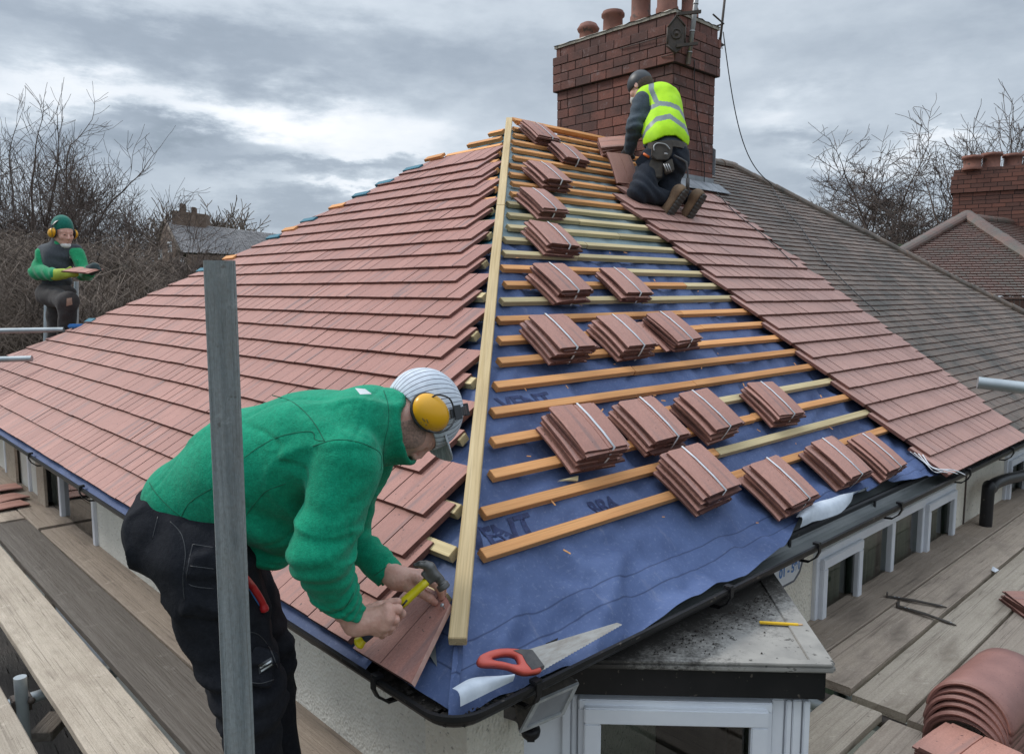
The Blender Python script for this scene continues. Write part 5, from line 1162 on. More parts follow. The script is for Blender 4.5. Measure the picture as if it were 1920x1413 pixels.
def surfnet(fn, lo, hi, h):
    lo, hi = np.array(lo, float), np.array(hi, float); C = 4; n = (np.ceil((hi - lo) / (h * C)).astype(int) + 1); H = h * C
    g = np.stack(np.meshgrid(*[lo[i] + H * np.arange(n[i]) for i in range(3)], indexing='ij'), -1).reshape(-1, 3)
    Fc = fn(g).reshape(n); m = (n - 1) * C + 1
    idx = [np.minimum(np.arange(m[i]) / C, n[i] - 1) for i in range(3)]; near = [np.round(i).astype(int) for i in idx]
    F = Fc[np.ix_(*near)].copy(); act = np.abs(F) < H * 1.9
    w = np.argwhere(act); 
    for s in range(0, len(w), 400000):
        ww = w[s:s + 400000]; F[ww[:, 0], ww[:, 1], ww[:, 2]] = fn(lo + ww * h)
    F[F == 0] = 1e-9; S = F < 0; c = F.shape; cs = tuple(x - 1 for x in c)
    cnt = np.zeros(cs, np.int8); 
    for d in np.ndindex(2, 2, 2): cnt += S[d[0]:d[0] + cs[0], d[1]:d[1] + cs[1], d[2]:d[2] + cs[2]]
    A_ = np.argwhere((cnt > 0) & (cnt < 8)); ids = np.full(cs, -1, np.int64); ids[A_[:, 0], A_[:, 1], A_[:, 2]] = np.arange(len(A_))
    P_ = np.zeros((len(A_), 3)); K = np.zeros(len(A_))
    for ax in range(3):
        o1, o2 = [a for a in range(3) if a != ax]
        for i in (0, 1):
            for j in (0, 1):
                off = np.zeros(3, int); off[o1] = i; off[o2] = j; e = off.copy(); e[ax] = 1
                a = F[A_[:, 0] + off[0], A_[:, 1] + off[1], A_[:, 2] + off[2]]; b = F[A_[:, 0] + e[0], A_[:, 1] + e[1], A_[:, 2] + e[2]]
                x = (a < 0) != (b < 0); t = np.where(x, a / np.where(x, a - b, 1), 0); q = np.tile(off.astype(float), (len(A_), 1)); q[:, ax] += t
                P_ += q * x[:, None]; K += x
    V = lo + (A_ + P_ / K[:, None]) * h; Q = []
    for ax in range(3):
        o1, o2 = (ax + 1) % 3, (ax + 2) % 3; sl = [slice(0, -1)] * 3
        a = S[tuple(slice(0, -1) if k == ax else slice(1, -1) for k in range(3))]; b = S[tuple(slice(1, None) if k == ax else slice(1, -1) for k in range(3))]
        w = np.argwhere(a != b); flip = a[w[:, 0], w[:, 1], w[:, 2]]; base = w.copy(); base[:, o1] += 1; base[:, o2] += 1
        quad = []
        for (i, j) in ((1, 1), (0, 1), (0, 0), (1, 0)):
            q = base.copy(); q[:, o1] -= i; q[:, o2] -= j; quad.append(ids[q[:, 0], q[:, 1], q[:, 2]])
        quad = np.stack(quad, 1); quad[~flip] = quad[~flip][:, ::-1]; Q.append(quad)
    return V, np.concatenate(Q)
def sculpt(name, fn, lo, hi, h, m, parent=None, smooth=1, origin=None, extra=None, mat_fn=None):
    """mesh object from one or several (fn, lo, hi, h)"""
    sets = [(fn, lo, hi, h)] + (extra or []); Vs, Qs, o = [], [], 0
    for (f_, l_, h_, s_) in sets:
        V, Q = surfnet(f_, l_, h_, s_)
        for _ in range(smooth):
            acc = np.zeros_like(V); k = np.zeros(len(V))
            for a, b in ((0, 1), (1, 2), (2, 3), (3, 0)):
                np.add.at(acc, Q[:, a], V[Q[:, b]]); np.add.at(acc, Q[:, b], V[Q[:, a]]); np.add.at(k, Q[:, a], 1); np.add.at(k, Q[:, b], 1)
            V = V * .4 + .6 * acc / k[:, None]
        Vs.append(V); Qs.append(Q + o); o += len(V)
    V, Q = np.concatenate(Vs), np.concatenate(Qs); org = A3(parent_loc(parent)) if parent else (A3(origin) if origin is not None else np.zeros(3))
    me = bpy.data.meshes.new(name); me.vertices.add(len(V)); me.vertices.foreach_set('co', (V - org).astype(np.float32).ravel())
    me.loops.add(len(Q) * 4); me.loops.foreach_set('vertex_index', Q.astype(np.int32).ravel()); me.polygons.add(len(Q)); me.polygons.foreach_set('loop_start', np.arange(0, len(Q) * 4, 4, dtype=np.int32))
    ms = m if isinstance(m, (list, tuple)) else [m]
    for x in ms: me.materials.append(MATS[x])
    me.update(calc_edges=True); me.validate()
    me.polygons.foreach_set('use_smooth', [True] * len(me.polygons))
    if mat_fn: C_ = V[Q].mean(axis=1); me.polygons.foreach_set('material_index', mat_fn(C_).astype(np.int32))
    ob = bpy.data.objects.new(name, me); COL.objects.link(ob)
    if parent: ob.parent = parent
    elif origin is not None: ob.location = Vector(origin)
    return ob
def bb(pts, pad): a = np.array([tuple(p) for p in pts]); return a.min(0) - pad, a.max(0) + pad
# ------------------------------------------------------------------ people materials
m, nt, b = nodes('skin'); n_ = noise_tex(nt, 'Object', (1, 1, 1), 40, 4); col = mix(nt, ramp(nt, n_, .35, .7), (.66, .39, .31), (.56, .29, .225)); L(nt, col, b.inputs['Base Color']); b.inputs['Roughness'].default_value = .5
b.inputs['Subsurface Weight'].default_value = .12; b.inputs['Subsurface Radius'].default_value = (.012, .005, .003); bump(nt, b, noise_tex(nt, 'Object', (1, 1, 1), 260, 4), .35, .0015)
fabric_mat('fleece_green', (.004, .31, .17), (.003, .225, .122), sheen=.10, bmp=.4)
fabric_mat('fleece_green_far', (.012, .30, .12), (.008, .22, .09)); fabric_mat('trouser_black', (.009, .010, .014), (.015, .016, .021), sheen=.0, bmp=.35)
fabric_mat('trouser_far', (.04, .037, .038), (.07, .06, .055), sheen=.1, big=14); fabric_mat('vest_grey', (.06, .068, .078), (.045, .05, .058)); fabric_mat('hat_green', (.01, .17, .12), (.008, .12, .09), fine=500)
fabric_mat('jacket_grey', (.075, .095, .115), (.05, .065, .08), sheen=.1); fabric_mat('navy', (.016, .02, .03), (.028, .032, .042), sheen=.05)
m, nt, b = nodes('hi_vis'); col = mix(nt, ramp(nt, noise_tex(nt, 'Object', (1, 1, 1), 9, 4), .35, .7), (.50, .86, .0), (.36, .68, .0)); L(nt, col, b.inputs['Base Color']); b.inputs['Roughness'].default_value = .7; bump(nt, b, noise_tex(nt, 'Object', (1, 1, 1), 24, 4), .3, .004)
mat('reflective', (.21, .25, .25), (.15, .18, .19), .45, sc=20); mat('muff_yellow', (.80, .40, .012), (.74, .36, .01), .32, sc=3); mat('muff_black', (.025, .027, .03), (.035, .036, .04), .45, sc=30)
mat('stubble', (.44, .27, .215), (.25, .165, .135), .8, sc=160, bmp=.5, lo=.4, hi=.6); mat('hair', (.055, .035, .024), (.09, .06, .04), .8, sc=90, bmp=.5); mat('mask_white', (.62, .60, .57), (.5, .48, .45), .8, sc=20); mat('glove_lime', (.36, .45, .05), (.27, .34, .04), .8, sc=20, bmp=.3); mat('glove_dark', (.02, .035, .04), (.03, .06, .06), .8, sc=20)
mat('boot_tan', (.24, .15, .085), (.14, .09, .055), .8, sc=14, bmp=.4); mat('sole', (.075, .065, .058), (.05, .045, .04), .8, sc=30, bmp=.5); mat('leather', (.045, .036, .028), (.075, .06, .045), .6, sc=25, bmp=.3)
mat('red_grip', (.55, .02, .02), (.45, .015, .02), .35); mat('navy_grip', (.02, .03, .05), (.03, .04, .06), .6, sc=60, bmp=.3); mat('hammer_yellow', (.72, .60, .01), (.62, .50, .01), .35, sc=6); mat('hammer_steel', (.16, .155, .15), (.10, .095, .09), .42, sc=14, metal=.75, bmp=.2)
mat('seam', (.006, .13, .07), None, .9); mat('white_label', (.6, .62, .62), None, .6); mat('eye_dark', (.03, .02, .018), None, .3); mat('lip', (.40, .15, .13), None, .5)
# cap: pale knit with thin dark ribs running front to back
m, nt, b = nodes('cap_knit'); x = N(nt, 'ShaderNodeSeparateXYZ'); L(nt, coords(nt, 'Object', (1, 1, 1)), x.inputs[0])
s_ = math_(nt, 'FRACT', math_(nt, 'MULTIPLY', math_(nt, 'ARCTAN2', x.outputs[0], math_(nt, 'ADD', x.outputs[1], .01)), 6.5)); line = ramp(nt, math_(nt, 'ABSOLUTE', math_(nt, 'SUBTRACT', s_, .5)), .04, .12, (1, 1, 1), (0, 0, 0))
col = mix(nt, line, mix(nt, ramp(nt, noise_tex(nt, 'Object', (1, 1, 1), 60, 4), .3, .7), (.66, .70, .76), (.52, .56, .62)), (.12, .12, .15)); L(nt, col, b.inputs['Base Color']); b.inputs['Roughness'].default_value = .9; bump(nt, b, math_(nt, 'ADD', math_(nt, 'MULTIPLY', line, -1.), noise_tex(nt, 'Object', (1, 1, 1), 400, 2)), .3, .002)
m, nt, b = nodes('cap_weave'); col = mix(nt, ramp(nt, noise_tex(nt, 'Object', (200, 30, 200), 1, 3), .35, .65), (.62, .65, .69), (.33, .35, .39)); L(nt, col, b.inputs['Base Color']); b.inputs['Roughness'].default_value = .9
# ------------------------------------------------------------------ heads and hands, in local coordinates (x to its left, y forward, z up)
def head_fn(q, neck=((0, -.03, -.06), (0, -.07, -.19), .056)):
    d = ell(q, (0, -.008, .032), (.077, .097, .092)); d = smin(d, ell(q, (0, .035, -.045), (.056, .062, .066)), .035)
    d = smin(d, cap(q, neck[0], neck[1], neck[2], neck[2] * 1.08), .03)
    ax = np.abs(q[:, 0]); qa = np.stack([ax, q[:, 1], q[:, 2]], 1)
    d = smin(d, ell(qa, (.036, .062, -.018), (.024, .026, .024)), .02)           # cheekbone
    d = smin(d, cap(qa, (0, .085, .030), (.045, .066, .028), .012, .009), .014)   # brow
    d = smax(d, -ell(qa, (.030, .101, .010), (.017, .014, .011)), .010)           # socket
    d = smin(d, ell(qa, (.030, .078, .010), (.012, .0125, .0115)), .003)
    d = smin(d, cap(qa, (.018, .0895, .0145), (.042, .080, .013), .0035, .003), .004)   # upper lid
    d = smin(d, cap(q, (0, .090, .020), (0, .114, -.020), .008, .0115), .010); d = smin(d, ell(qa, (.0115, .103, -.024), (.008, .010, .008)), .006)
    d = smin(d, cap(q, (0, .082, -.034), (0, .088, -.052), .014, .016), .014)
    d = smin(d, cap(qa, (0, .0965, -.049), (.021, .086, -.052), .0052, .003), .004); d = smin(d, cap(qa, (0, .0955, -.060), (.018, .086, -.058), .0062, .003), .004)
    d = smax(d, -cap(qa, (0, .106, -.0545), (.02, .092, -.055), .0032, .002), .003)
    d = smin(d, ell(q, (0, .074, -.088), (.024, .022, .018)), .02); d = smin(d, cap(qa, (.052, .0, -.045), (.02, .07, -.088), .016, .014), .03)
    ear = ell(qa, (.079, -.008, -.004), (.009, .018, .030)); ear = smax(ear, -ell(qa, (.09, -.004, -.002), (.007, .010, .018)), .005); return smin(d, ear, .006)
class Frame:
    def __init__(s, o, y, z): s.o = Vector(o); s.y = Vector(y).normalized(); z = Vector(z); s.z = (z - s.y * z.dot(s.y)).normalized(); s.x = s.y.cross(s.z); s.M = np.array([tuple(s.x), tuple(s.y), tuple(s.z)])
    def loc(s, p): return (p - A3(s.o)) @ s.M.T
    def w(s, v): return s.o + s.x * v[0] + s.y * v[1] + s.z * v[2]
    def mat(s): M_ = Matrix((s.x, s.y, s.z)).transposed().to_4x4(); M_.translation = s.o; return M_
def local_sculpt(name, fn, lo, hi, h, m, parent, fr_, **kw):
    """sculpt in a local frame, keep the object's own axes aligned to that frame"""
    o = sculpt(name, fn, lo, hi, h, m, None, origin=None, **kw); o.parent = parent; M_ = fr_.mat(); M_.translation = fr_.o - parent_loc(parent); o.matrix_local = M_; return o
def hand_fn(p, wrist, palm, mcps, fingers, thumb, r=.0088, palm_r=.017, k=.012):
    """wrist, palm centre points; mcps 4 points; fingers 4 lists of 3 points after the knuckle; thumb list of 3-4 points"""
    d = cap(p, wrist, palm, .026, .024, None)
    for m_ in mcps: d = smin(d, cap(p, wrist.lerp(palm, .5), m_, palm_r * 1.12, palm_r * .72), .018)
    for a, b_ in zip(mcps[:-1], mcps[1:]): d = smin(d, cap(p, a, b_, palm_r * .68), .010)
    for i, (m_, f) in enumerate(zip(mcps, fingers)):
        q = (1., 1.05, 1., .86)[i]; pts = [m_] + list(f); rs = [r * 1.16 * q, r * 1.12 * q, r * .98 * q, r * .86 * q][:len(pts)]
        fd = None
        for j in range(len(pts) - 1):
            e = cap(p, pts[j], pts[j + 1], rs[j], rs[j + 1]); fd = e if fd is None else smin(fd, e, .003)
        for j in range(1, len(pts) - 1): fd = smin(fd, np.linalg.norm(p - A3(pts[j]), axis=1) - rs[j] * 1.07, .003)
        d = smin(d, fd, .0022)
    td = None; rs = [.016, .0135, .0118, .0098]
    for j in range(len(thumb) - 1): e = cap(p, thumb[j], thumb[j + 1], rs[j], rs[j + 1]); td = e if td is None else smin(td, e, .004)
    return smin(d, td, .008)
# ------------------------------------------------------------------ 1: the stooping roofer in the green fleece
def C5(x, y, d): return P(230 + x / 2.354, 660 + y / 2.354, d)      # helper scales used while reading the photograph
R1 = thing('person', (P(350, 1200, 2.0).x, P(350, 1200, 2.0).y, BOARD_Z), 'roofer in bright green fleece and pale cap bending down to hammer a tile', 'person')
# fleece
hemB, hemF = P(318, 945, 2.0), P(470, 1010, 2.0)
def fleece(p):
    axd = (P(700, 780, 1.97) - P(330, 940, 2.0)).normalized(); upn = np.array(tuple(UP)); dep = FW
    d = cap(p, P(360, 935, 2.0), P(480, 880, 1.99), .112, .145, FW, 1.35)
    d = smin(d, cap(p, P(475, 878, 1.99), P(590, 843, 1.98), .143, .145, FW, 1.3), .05)
    d = smin(d, cap(p, P(590, 838, 1.98), P(672, 800, 1.97), .142, .096, FW, 1.45), .05)
    d = smin(d, cap(p, P(420, 960, 1.99), P(515, 955, 1.99), .115, .125, FW, 1.2), .05)      # belly
    d = smin(d, cap(p, P(470, 1030, 1.97), P(500, 1020, 1.98), .055, .06), .05)
    d = smin(d, cap(p, P(640, 848, 1.84), P(676, 800, 1.87), .088, .075), .06)
    d = smin(d, cap(p, P(672, 828, 2.12), P(690, 800, 2.1), .085, .075), .06)
    # near sleeve
    sh, el, wr = P(652, 868, 1.80), P(600, 1038, 1.765), P(643, 1150, 1.87)
    s = smin(cap(p, sh, el, .086, .066), cap(p, el, wr, .066, .046), .025)
    q = p - A3(el); ad = A3((wr - el).normalized()); t = q @ ad; rr = np.linalg.norm(p - A3(el), axis=1)
    s = s - .006 * np.sin(t * 130 + 2.2 * vn(p, 10, 3)) * np.exp(-(rr / .11) ** 2) - .0038 * np.sin(t * 190 + 4 * vn(p, 8, 5)) * np.clip((t - .03) / .08, 0, 1)
    ad2 = A3((el - sh).normalized()); t2 = (p - A3(sh)) @ ad2; s = s - .005 * vn(p * np.array([1, 1, .5]), 13, 8) * np.clip(t2 / .1, 0, 1)
    s = smin(s, cap(p, el.lerp(wr, .84), wr, .0485, .0475), .005)
    d = smin(d, s, .012)
    # far sleeve
    sh2, el2, wr2 = P(685, 850, 2.10), P(648, 995, 2.17), P(727, 1076, 2.10)
    s = smin(cap(p, sh2, el2, .078, .056), cap(p, el2, wr2, .056, .041), .025); ad = A3((wr2 - el2).normalized()); t = (p - A3(el2)) @ ad
    s = s - .005 * np.sin(t * 150 + 3 * vn(p, 10, 4)) * np.clip(1.3 - t / .12, 0, 1); s = smin(s, cap(p, el2.lerp(wr2, .84), wr2, .044, .043), .005); d = smin(d, s, .02)
    # collar
    ca, cb = P(700, 800, 1.965), P(762, 803, 1.955); ax_ = A3((cb - ca).normalized())
    col_ = cap(p, ca, cb, .100, .091, UP, 1.02); d = smin(d, col_, .03)
    fl = cap(p, P(752, 838, 1.90), P(777, 846, 1.93), .022, .007, FW, .7); d = smin(d, fl, .012)
    t_col = (p - A3(cb)) @ ax_; t = t_col; d = smax(d, (t + .012 * np.sin(((p - A3(cb)) @ A3(UP)) * 20)) - .012, .008)
    cavity = cap(p, P(742, 806, 1.955), P(815, 803, 1.955), .074, .086); d = smax(d, -cavity, .006)
    # hem cut
    hn_ = A3((hemF - hemB).cross(FW).normalized()); 
    if hn_ @ A3(P(600, 800, 2.) - hemB) < 0: hn_ = -hn_
    hc = (p - A3(hemB)) @ hn_ + .010 * vn(p, 6, 2); along = (p - A3(hemB)) @ A3((hemF - hemB).normalized())
    cut = -(hc + .035 - .02 * np.sin(np.clip(along, 0, .22) * 14)); lower = np.clip((along - .05) / .15, 0, 1)
    d = smax(d, cut - .0 * lower, .012)
    wr_cut = (p - A3(wr)) @ A3((wr - el).normalized()) - .012; near1 = np.linalg.norm(p - A3(wr), axis=1) < .085; d = np.where(near1, np.maximum(d, wr_cut), d)
    wr_cut = (p - A3(wr2)) @ A3((wr2 - el2).normalized()) - .010; near2 = np.linalg.norm(p - A3(wr2), axis=1) < .08; d = np.where(near2, np.maximum(d, wr_cut), d)
    # cloth folds: broad soft ones, sharper at belly and armpit
    f = .005 * vn(p, 5.5, 1) + .0015 * vn(p, 15, 6)
    arm = A3(P(600, 960, 1.9)); m1 = np.exp(-(np.linalg.norm(p - arm, axis=1) / .13) ** 2)
    f = f + m1 * .010 * np.sin((p @ A3((RT * .8 + UP * .6).normalized())) * 60 + 2.2 * vn(p, 7, 9))
    bl = A3(P(480, 1030, 1.9)); m2 = np.exp(-(np.linalg.norm(p - bl, axis=1) / .11) ** 2); f = f + m2 * .012 * np.sin((p @ A3((UP * .9 + RT * .35).normalized())) * 75 + 2.5 * vn(p, 8, 2))
    # creases: thin ridges that run across the back and down the sleeves
    q = p @ np.array([tuple(RT * .5), tuple(UP * 1.5), tuple(FW)]).T; f = f + .0065 * np.exp(-(vn(q, 5.2, 12) / .085) ** 2) * np.clip(.45 + vn(p, 3.1, 4), 0, 1) - .004 * np.exp(-(vn(q, 7.7, 22) / .07) ** 2) * np.clip(.5 + vn(p, 3.7, 9), 0, 1)
    f = f - .0035 * np.exp(-((hc + .010) / .0035) ** 2) - .003 * np.exp(-((t_col + .062) / .003) ** 2) * (np.abs(t_col) < .1)
    return d - f
lo, hi = bb([P(250, 690, 1.62), P(800, 1200, 1.62), P(250, 690, 2.4), P(800, 1200, 2.4)], .02)
sculpt('fleece_jacket', fleece, lo, hi, .0044, 'fleece_green', R1, smooth=1)
# trousers
def trousers(p):
    d = ell(p, P(338, 985, 2.0), (.125, .13, .175), (RT * .75 - UP * .66, RT * .66 + UP * .75, FW)); d = smin(d, cap(p, P(392, 955, 2.0), P(405, 990, 1.99), .085, .11, FW, 1.3), .05)
    k1, a1 = P(468, 1300, 1.90), P(505, 1660, 1.98); k2, a2 = P(487, 1235, 2.13), P(545, 1560, 2.17)
    n1 = cap(p, P(385, 1040, 1.90), k1, .118, .076); n1 = smin(n1, cap(p, k1, a1, .076, .058), .04)
    n2 = cap(p, P(410, 1030, 2.10), k2, .11, .078); n2 = smin(n2, cap(p, k2, a2, .078, .058), .04)
    d = smin(d, n1, .04); d = smin(d, n2, .03)
    d = smin(d, rbox(p, P(408, 1100, 1.80), (.055, .075, .014), .010, (RT * .93 + UP * -.25, UP * .96 + RT * .25, -FW)), .006)    # holster pocket
    d = smin(d, rbox(p, P(398, 1062, 1.785), (.045, .022, .010), .006, (RT * .97 + UP * -.15, UP * .96 + RT * .15, -FW)), .004)
    d = smin(d, rbox(p, P(492, 1250, 1.825), (.03, .045, .010), .008, (RT * .93 + UP * -.25, UP * .96 + RT * .25, -FW)), .006)
    f = .009 * vn(p, 7, 4) + .0045 * vn(p, 17, 1); rid = 1 - np.abs(vn(p * np.array([1, 1, 1.6]), 9, 6)); f = f + .012 * np.clip(rid - .68, 0, 1) * 2.6
    kk = np.exp(-((p[:, 2] - k1.z) / .12) ** 2); f = f + kk * .006 * np.sin(p[:, 2] * 95 + 2.5 * vn(p, 8, 3)); return d - f
lo, hi = bb([P(240, 900, 1.65), P(600, 1700, 1.65), P(240, 900, 2.4), P(600, 1620, 2.4)], .01); hi[2] = P(350, 885, 2.0).z; lo[2] = BOARD_Z + .05
sculpt('work_trousers', trousers, lo, hi, .0075, 'trouser_black', R1)
for (x, y, d_) in ((505, 1680, 1.98), (548, 1585, 2.17)):
    c = P(x, y, d_); c = Vector((c.x, c.y, BOARD_Z)); fwd = RT * .9 + FH * .1
    bf = lambda p, c=c, fwd=fwd: np.maximum(smin(smin(cap(p, c + Vector((0, 0, .055)), c + fwd * .17 + Vector((0, 0, .042)), .052, .046), cap(p, c + Vector((0, 0, .06)), c + Vector((0, 0, .17)), .056, .060), .03), cap(p, c - fwd * .04 + Vector((0, 0, .03)), c + fwd * .1 + Vector((0, 0, .03)), .045), .02), -(p[:, 2] - BOARD_Z - .002))
    lo, hi = bb([c, c + fwd * .2, c - fwd * .08, c + Vector((0, 0, .22))], .07); sculpt('boot', bf, lo, hi, .008, 'boot_tan', R1)
# head
hz = (RT * .78 + UP * .17 + FW * .52); hy = (UP * -.96 + RT * .17); HF = Frame(P(776, 777, 1.985), hy, hz)
def body1(p): 
    d = head_fn(HF.loc(p), ((0, -.012, -.06), (0, .012, -.15), .049)); d = smin(d, cap(p, P(640, 850, 1.98), P(480, 890, 1.99), .075, .09), .03); d = smin(d, cap(p, P(480, 880, 1.99), P(345, 990, 2.0), .10, .10, FW, 1.3), .05)
    for a, b_, c in ((P(640, 850, 1.86), P(600, 1038, 1.775), P(643, 1150, 1.88)), (P(680, 870, 2.08), P(652, 990, 2.17), P(731, 1078, 2.10))): d = smin(d, smin(cap(p, a, b_, .05, .036), cap(p, b_, c, .036, .028), .02), .03)
    for a, b_, c in ((P(390, 1040, 1.92), P(468, 1300, 1.92), P(505, 1640, 1.98)), (P(410, 1030, 2.09), P(487, 1235, 2.13), P(545, 1540, 2.17))): d = smin(d, smin(cap(p, a, b_, .07, .05), cap(p, b_, c, .05, .035), .02), .03)
    return d
def H4(x, y, d): return P(600 + x / 5.046, 1020 + y / 5.046, d)
RWR, LWR = H4(330, 745, 1.885), H4(690, 300, 2.075)
def rhand(p):
    d = hand_fn(p, RWR, H4(455, 700, 1.90), [H4(635, 610, 1.895), H4(640, 690, 1.888), H4(610, 765, 1.892), H4(555, 810, 1.905)],
        [[H4(735, 612, 1.905), H4(772, 655, 1.93), H4(735, 700, 1.95)], [H4(705, 710, 1.90), H4(700, 755, 1.925), H4(655, 770, 1.945)], [H4(668, 775, 1.905), H4(655, 815, 1.93), H4(610, 815, 1.945)], [H4(610, 835, 1.915), H4(590, 858, 1.935), H4(555, 845, 1.945)]],
        [H4(430, 640, 1.915), H4(560, 585, 1.935), H4(660, 555, 1.945), H4(735, 540, 1.945)], r=.0102, palm_r=.0205)
    d = smin(d, cap(p, P(610, 1095, 1.83), RWR, .030, .0265), .02); d = smin(d, cap(p, H4(640, 680, 1.925), H4(570, 790, 1.93), .020, .018), .006); d = smin(d, cap(p, H4(715, 675, 1.928), H4(640, 775, 1.928), .0125, .0115), .003)
    for a in ((470, 640), (500, 700), (520, 760)): pass
    return d - .0006 * vn(p, 160, 2) - .0007 * np.sin((p @ A3(RT)) * 420 + 3 * vn(p, 40, 3)) * np.exp(-(np.linalg.norm(p - A3(RWR), axis=1) / .03) ** 2)
def lhand(p):
    d = hand_fn(p, LWR, H4(820, 350, 2.075), [H4(930, 330, 2.055), H4(960, 300, 2.075), H4(965, 290, 2.10), H4(950, 300, 2.12)],
        [[H4(1070, 365, 2.05), H4(1140, 430, 2.075), H4(1150, 500, 2.10)], [H4(1090, 330, 2.07), H4(1165, 400, 2.095), H4(1165, 475, 2.115)], [H4(1080, 320, 2.10), H4(1150, 385, 2.125), H4(1150, 450, 2.14)], [H4(1050, 330, 2.125), H4(1110, 390, 2.145), H4(1110, 440, 2.15)]],
        [H4(850, 400, 2.06), H4(950, 450, 2.055), H4(1030, 500, 2.065), H4(1085, 548, 2.09)], r=.0098, palm_r=.0200)
    d = smin(d, cap(p, P(705, 1050, 2.11), LWR, .028, .0255), .02); return d - .0006 * vn(p, 160, 7)
lo, hi = bb([HF.w((0, 0, 0)), P(520, 900, 1.75), P(520, 900, 2.25), P(350, 990, 1.9), P(505, 1640, 1.98), P(545, 1540, 2.17)], .16)
l1, h1 = bb([RWR, H4(780, 880, 1.95), H4(780, 520, 1.95), H4(300, 880, 1.9)], .07); l2, h2 = bb([LWR, H4(1190, 600, 2.15), H4(1190, 250, 2.05)], .06)
hl, hh = bb([HF.w(v) for v in ((-.08, -.1, -.1), (.08, .13, .12), (.08, .1, -.1), (-.08, -.1, .12), (0, -.1, -.15))], .01)
sculpt('body', lambda p: np.maximum(body1(p), .0), *bb([P(500, 900, 2.), P(505, 930, 2.)], .01), .02, 'skin', R1) if False else None
def headonly(p): return head_fn(HF.loc(p), ((0, -.012, -.06), (0, .012, -.15), .049))
inb = lambda p: np.maximum(body1(p) + .004, -np.minimum(1, 1)) if False else body1(p) + .004
sculpt('body', inb, lo, hi, .012, 'skin', R1, extra=[(rhand, l1, h1, .0016), (lhand, l2, h2, .0017), (headonly, hl, hh, .0024)])
# hair at the nape and sideburn, cap, ear defenders: in head coordinates
def capf(q):
    d = np.abs(ell(q, (0, -.008, .032), (.086, .106, .102))) - .003
    d = np.maximum(d, -(q[:, 2] + .016 - .48 * (q[:, 1]) - .25 * np.maximum(0, -q[:, 1] - .06)))      # edge rises to the forehead
    return d - .0012 * vn(q, 18, 3)
local_sculpt('cap', capf, (-.1, -.13, -.06), (.1, .12, .15), .0028, 'cap_knit', R1, HF)
def visor(q):
    y = q[:, 1] - .070; x = q[:, 0]; z = .070 - 5.5 * x * x + .10 * y; sh = np.maximum(np.sqrt((x / .070) ** 2 + (np.maximum(y, -.02) / .068) ** 2) - 1, 0) * .06; d = np.abs(q[:, 2] - z) - .0022
    return np.maximum(np.maximum(d, sh - .0001 + (np.sqrt((x / .070) ** 2 + (y / .068) ** 2) - 1) * .05), -(y + .03))
local_sculpt('cap_peak', visor, (-.09, .03, -.03), (.09, .17, .11), .0022, 'cap_weave', R1, HF)
def sideburn(q):
    d = head_fn(q, ((0, -.012, -.06), (0, .012, -.15), .049)) - .0022; qa = np.abs(q[:, 0])
    m_ = np.minimum(ell(np.stack([qa, q[:, 1], q[:, 2]], 1), (.060, .046, -.048), (.035, .040, .042)), ell(q, (0, -.085, -.03), (.07, .05, .055))); return np.maximum(d, m_) - .0008 * vn(q, 190, 3)
local_sculpt('hair', sideburn, (-.1, -.14, -.1), (.1, .12, .08), .0024, 'stubble', R1, HF)
def muffs(q, side=1):
    c = (.097, .0, .004); ax = ((1, 0, 0), (0, .86, .5), (0, -.5, .86)); return ell(q, c, (.026, .041, .050), ax) if side > 0 else ell(q, (-c[0], c[1], c[2]), (.026, .041, .050), ax)
def ear_def(fr_, parent, hs=1., band='top'):
    root = bpy.data.objects.new('ear_defenders', None); COL.objects.link(root); root.parent = parent; M_ = fr_.mat(); M_.translation = fr_.o - parent_loc(parent); root.matrix_local = M_
    for s in (1, -1):
        f1 = lambda q, s=s: smax(ell(q * np.array([s, 1, 1]), (.094, .0, .002), (.033, .053, .042), ((1, 0, 0), (0, .80, .60), (0, -.60, .80))), -(q[:, 0] * s - .088), .003)
        o = sculpt('ear_cup', f1, (.06 if s > 0 else -.14, -.07, -.07), (.14 if s > 0 else -.06, .07, .07), .0024, 'muff_yellow'); o.parent = root
        f2 = lambda q, s=s: smax(ell(q * np.array([s, 1, 1]), (.086, .0, .002), (.028, .057, .046), ((1, 0, 0), (0, .80, .60), (0, -.60, .80))), np.abs(q[:, 0] * s - .083) - .0062, .004)
        o = sculpt('ear_cushion', f2, (.06 if s > 0 else -.12, -.07, -.07), (.12 if s > 0 else -.06, .07, .07), .0026, 'muff_black'); o.parent = root
    mb = MB(); arc = [(.112 * math.cos(t), .012, .025 + .112 * math.sin(t)) for t in [math.pi * (.06 + .88 * i / 24) for i in range(25)]]
    for a, b_ in zip(arc[:-1], arc[1:]):
        A_, B_ = Vector(a), Vector(b_); d = B_ - A_; n_ = d.cross(Vector((0, 1, 0))).normalized(); mb.box((A_ + B_) / 2, d / 2 * 1.05, Vector((0, 1, 0)) * .011, n_ * .0022)
    for s in (1, -1):
        mb.tube(catmull([(.108 * s, .020, .06), (.122 * s, .042, .035), (.119 * s, .052, .0), (.112 * s, .040, -.024)], 6), .0024, 8); mb.tube(catmull([(.108 * s, .004, .06), (.120 * s, -.026, .045), (.118 * s, -.040, .014), (.110 * s, -.03, -.008)], 6), .0024, 8)
        mb.box((.111 * s, .012, .066), (.004, 0, 0), (0, .018, 0), (0, 0, .010))
    mb.box((0, .012, .139), (.032, 0, 0), (0, .016, 0), (0, 0, .006)); mb.build('headband', 'muff_black', None, bevel=.001, origin=(0, 0, 0)).parent = root
    return root
ear_def(HF, R1)
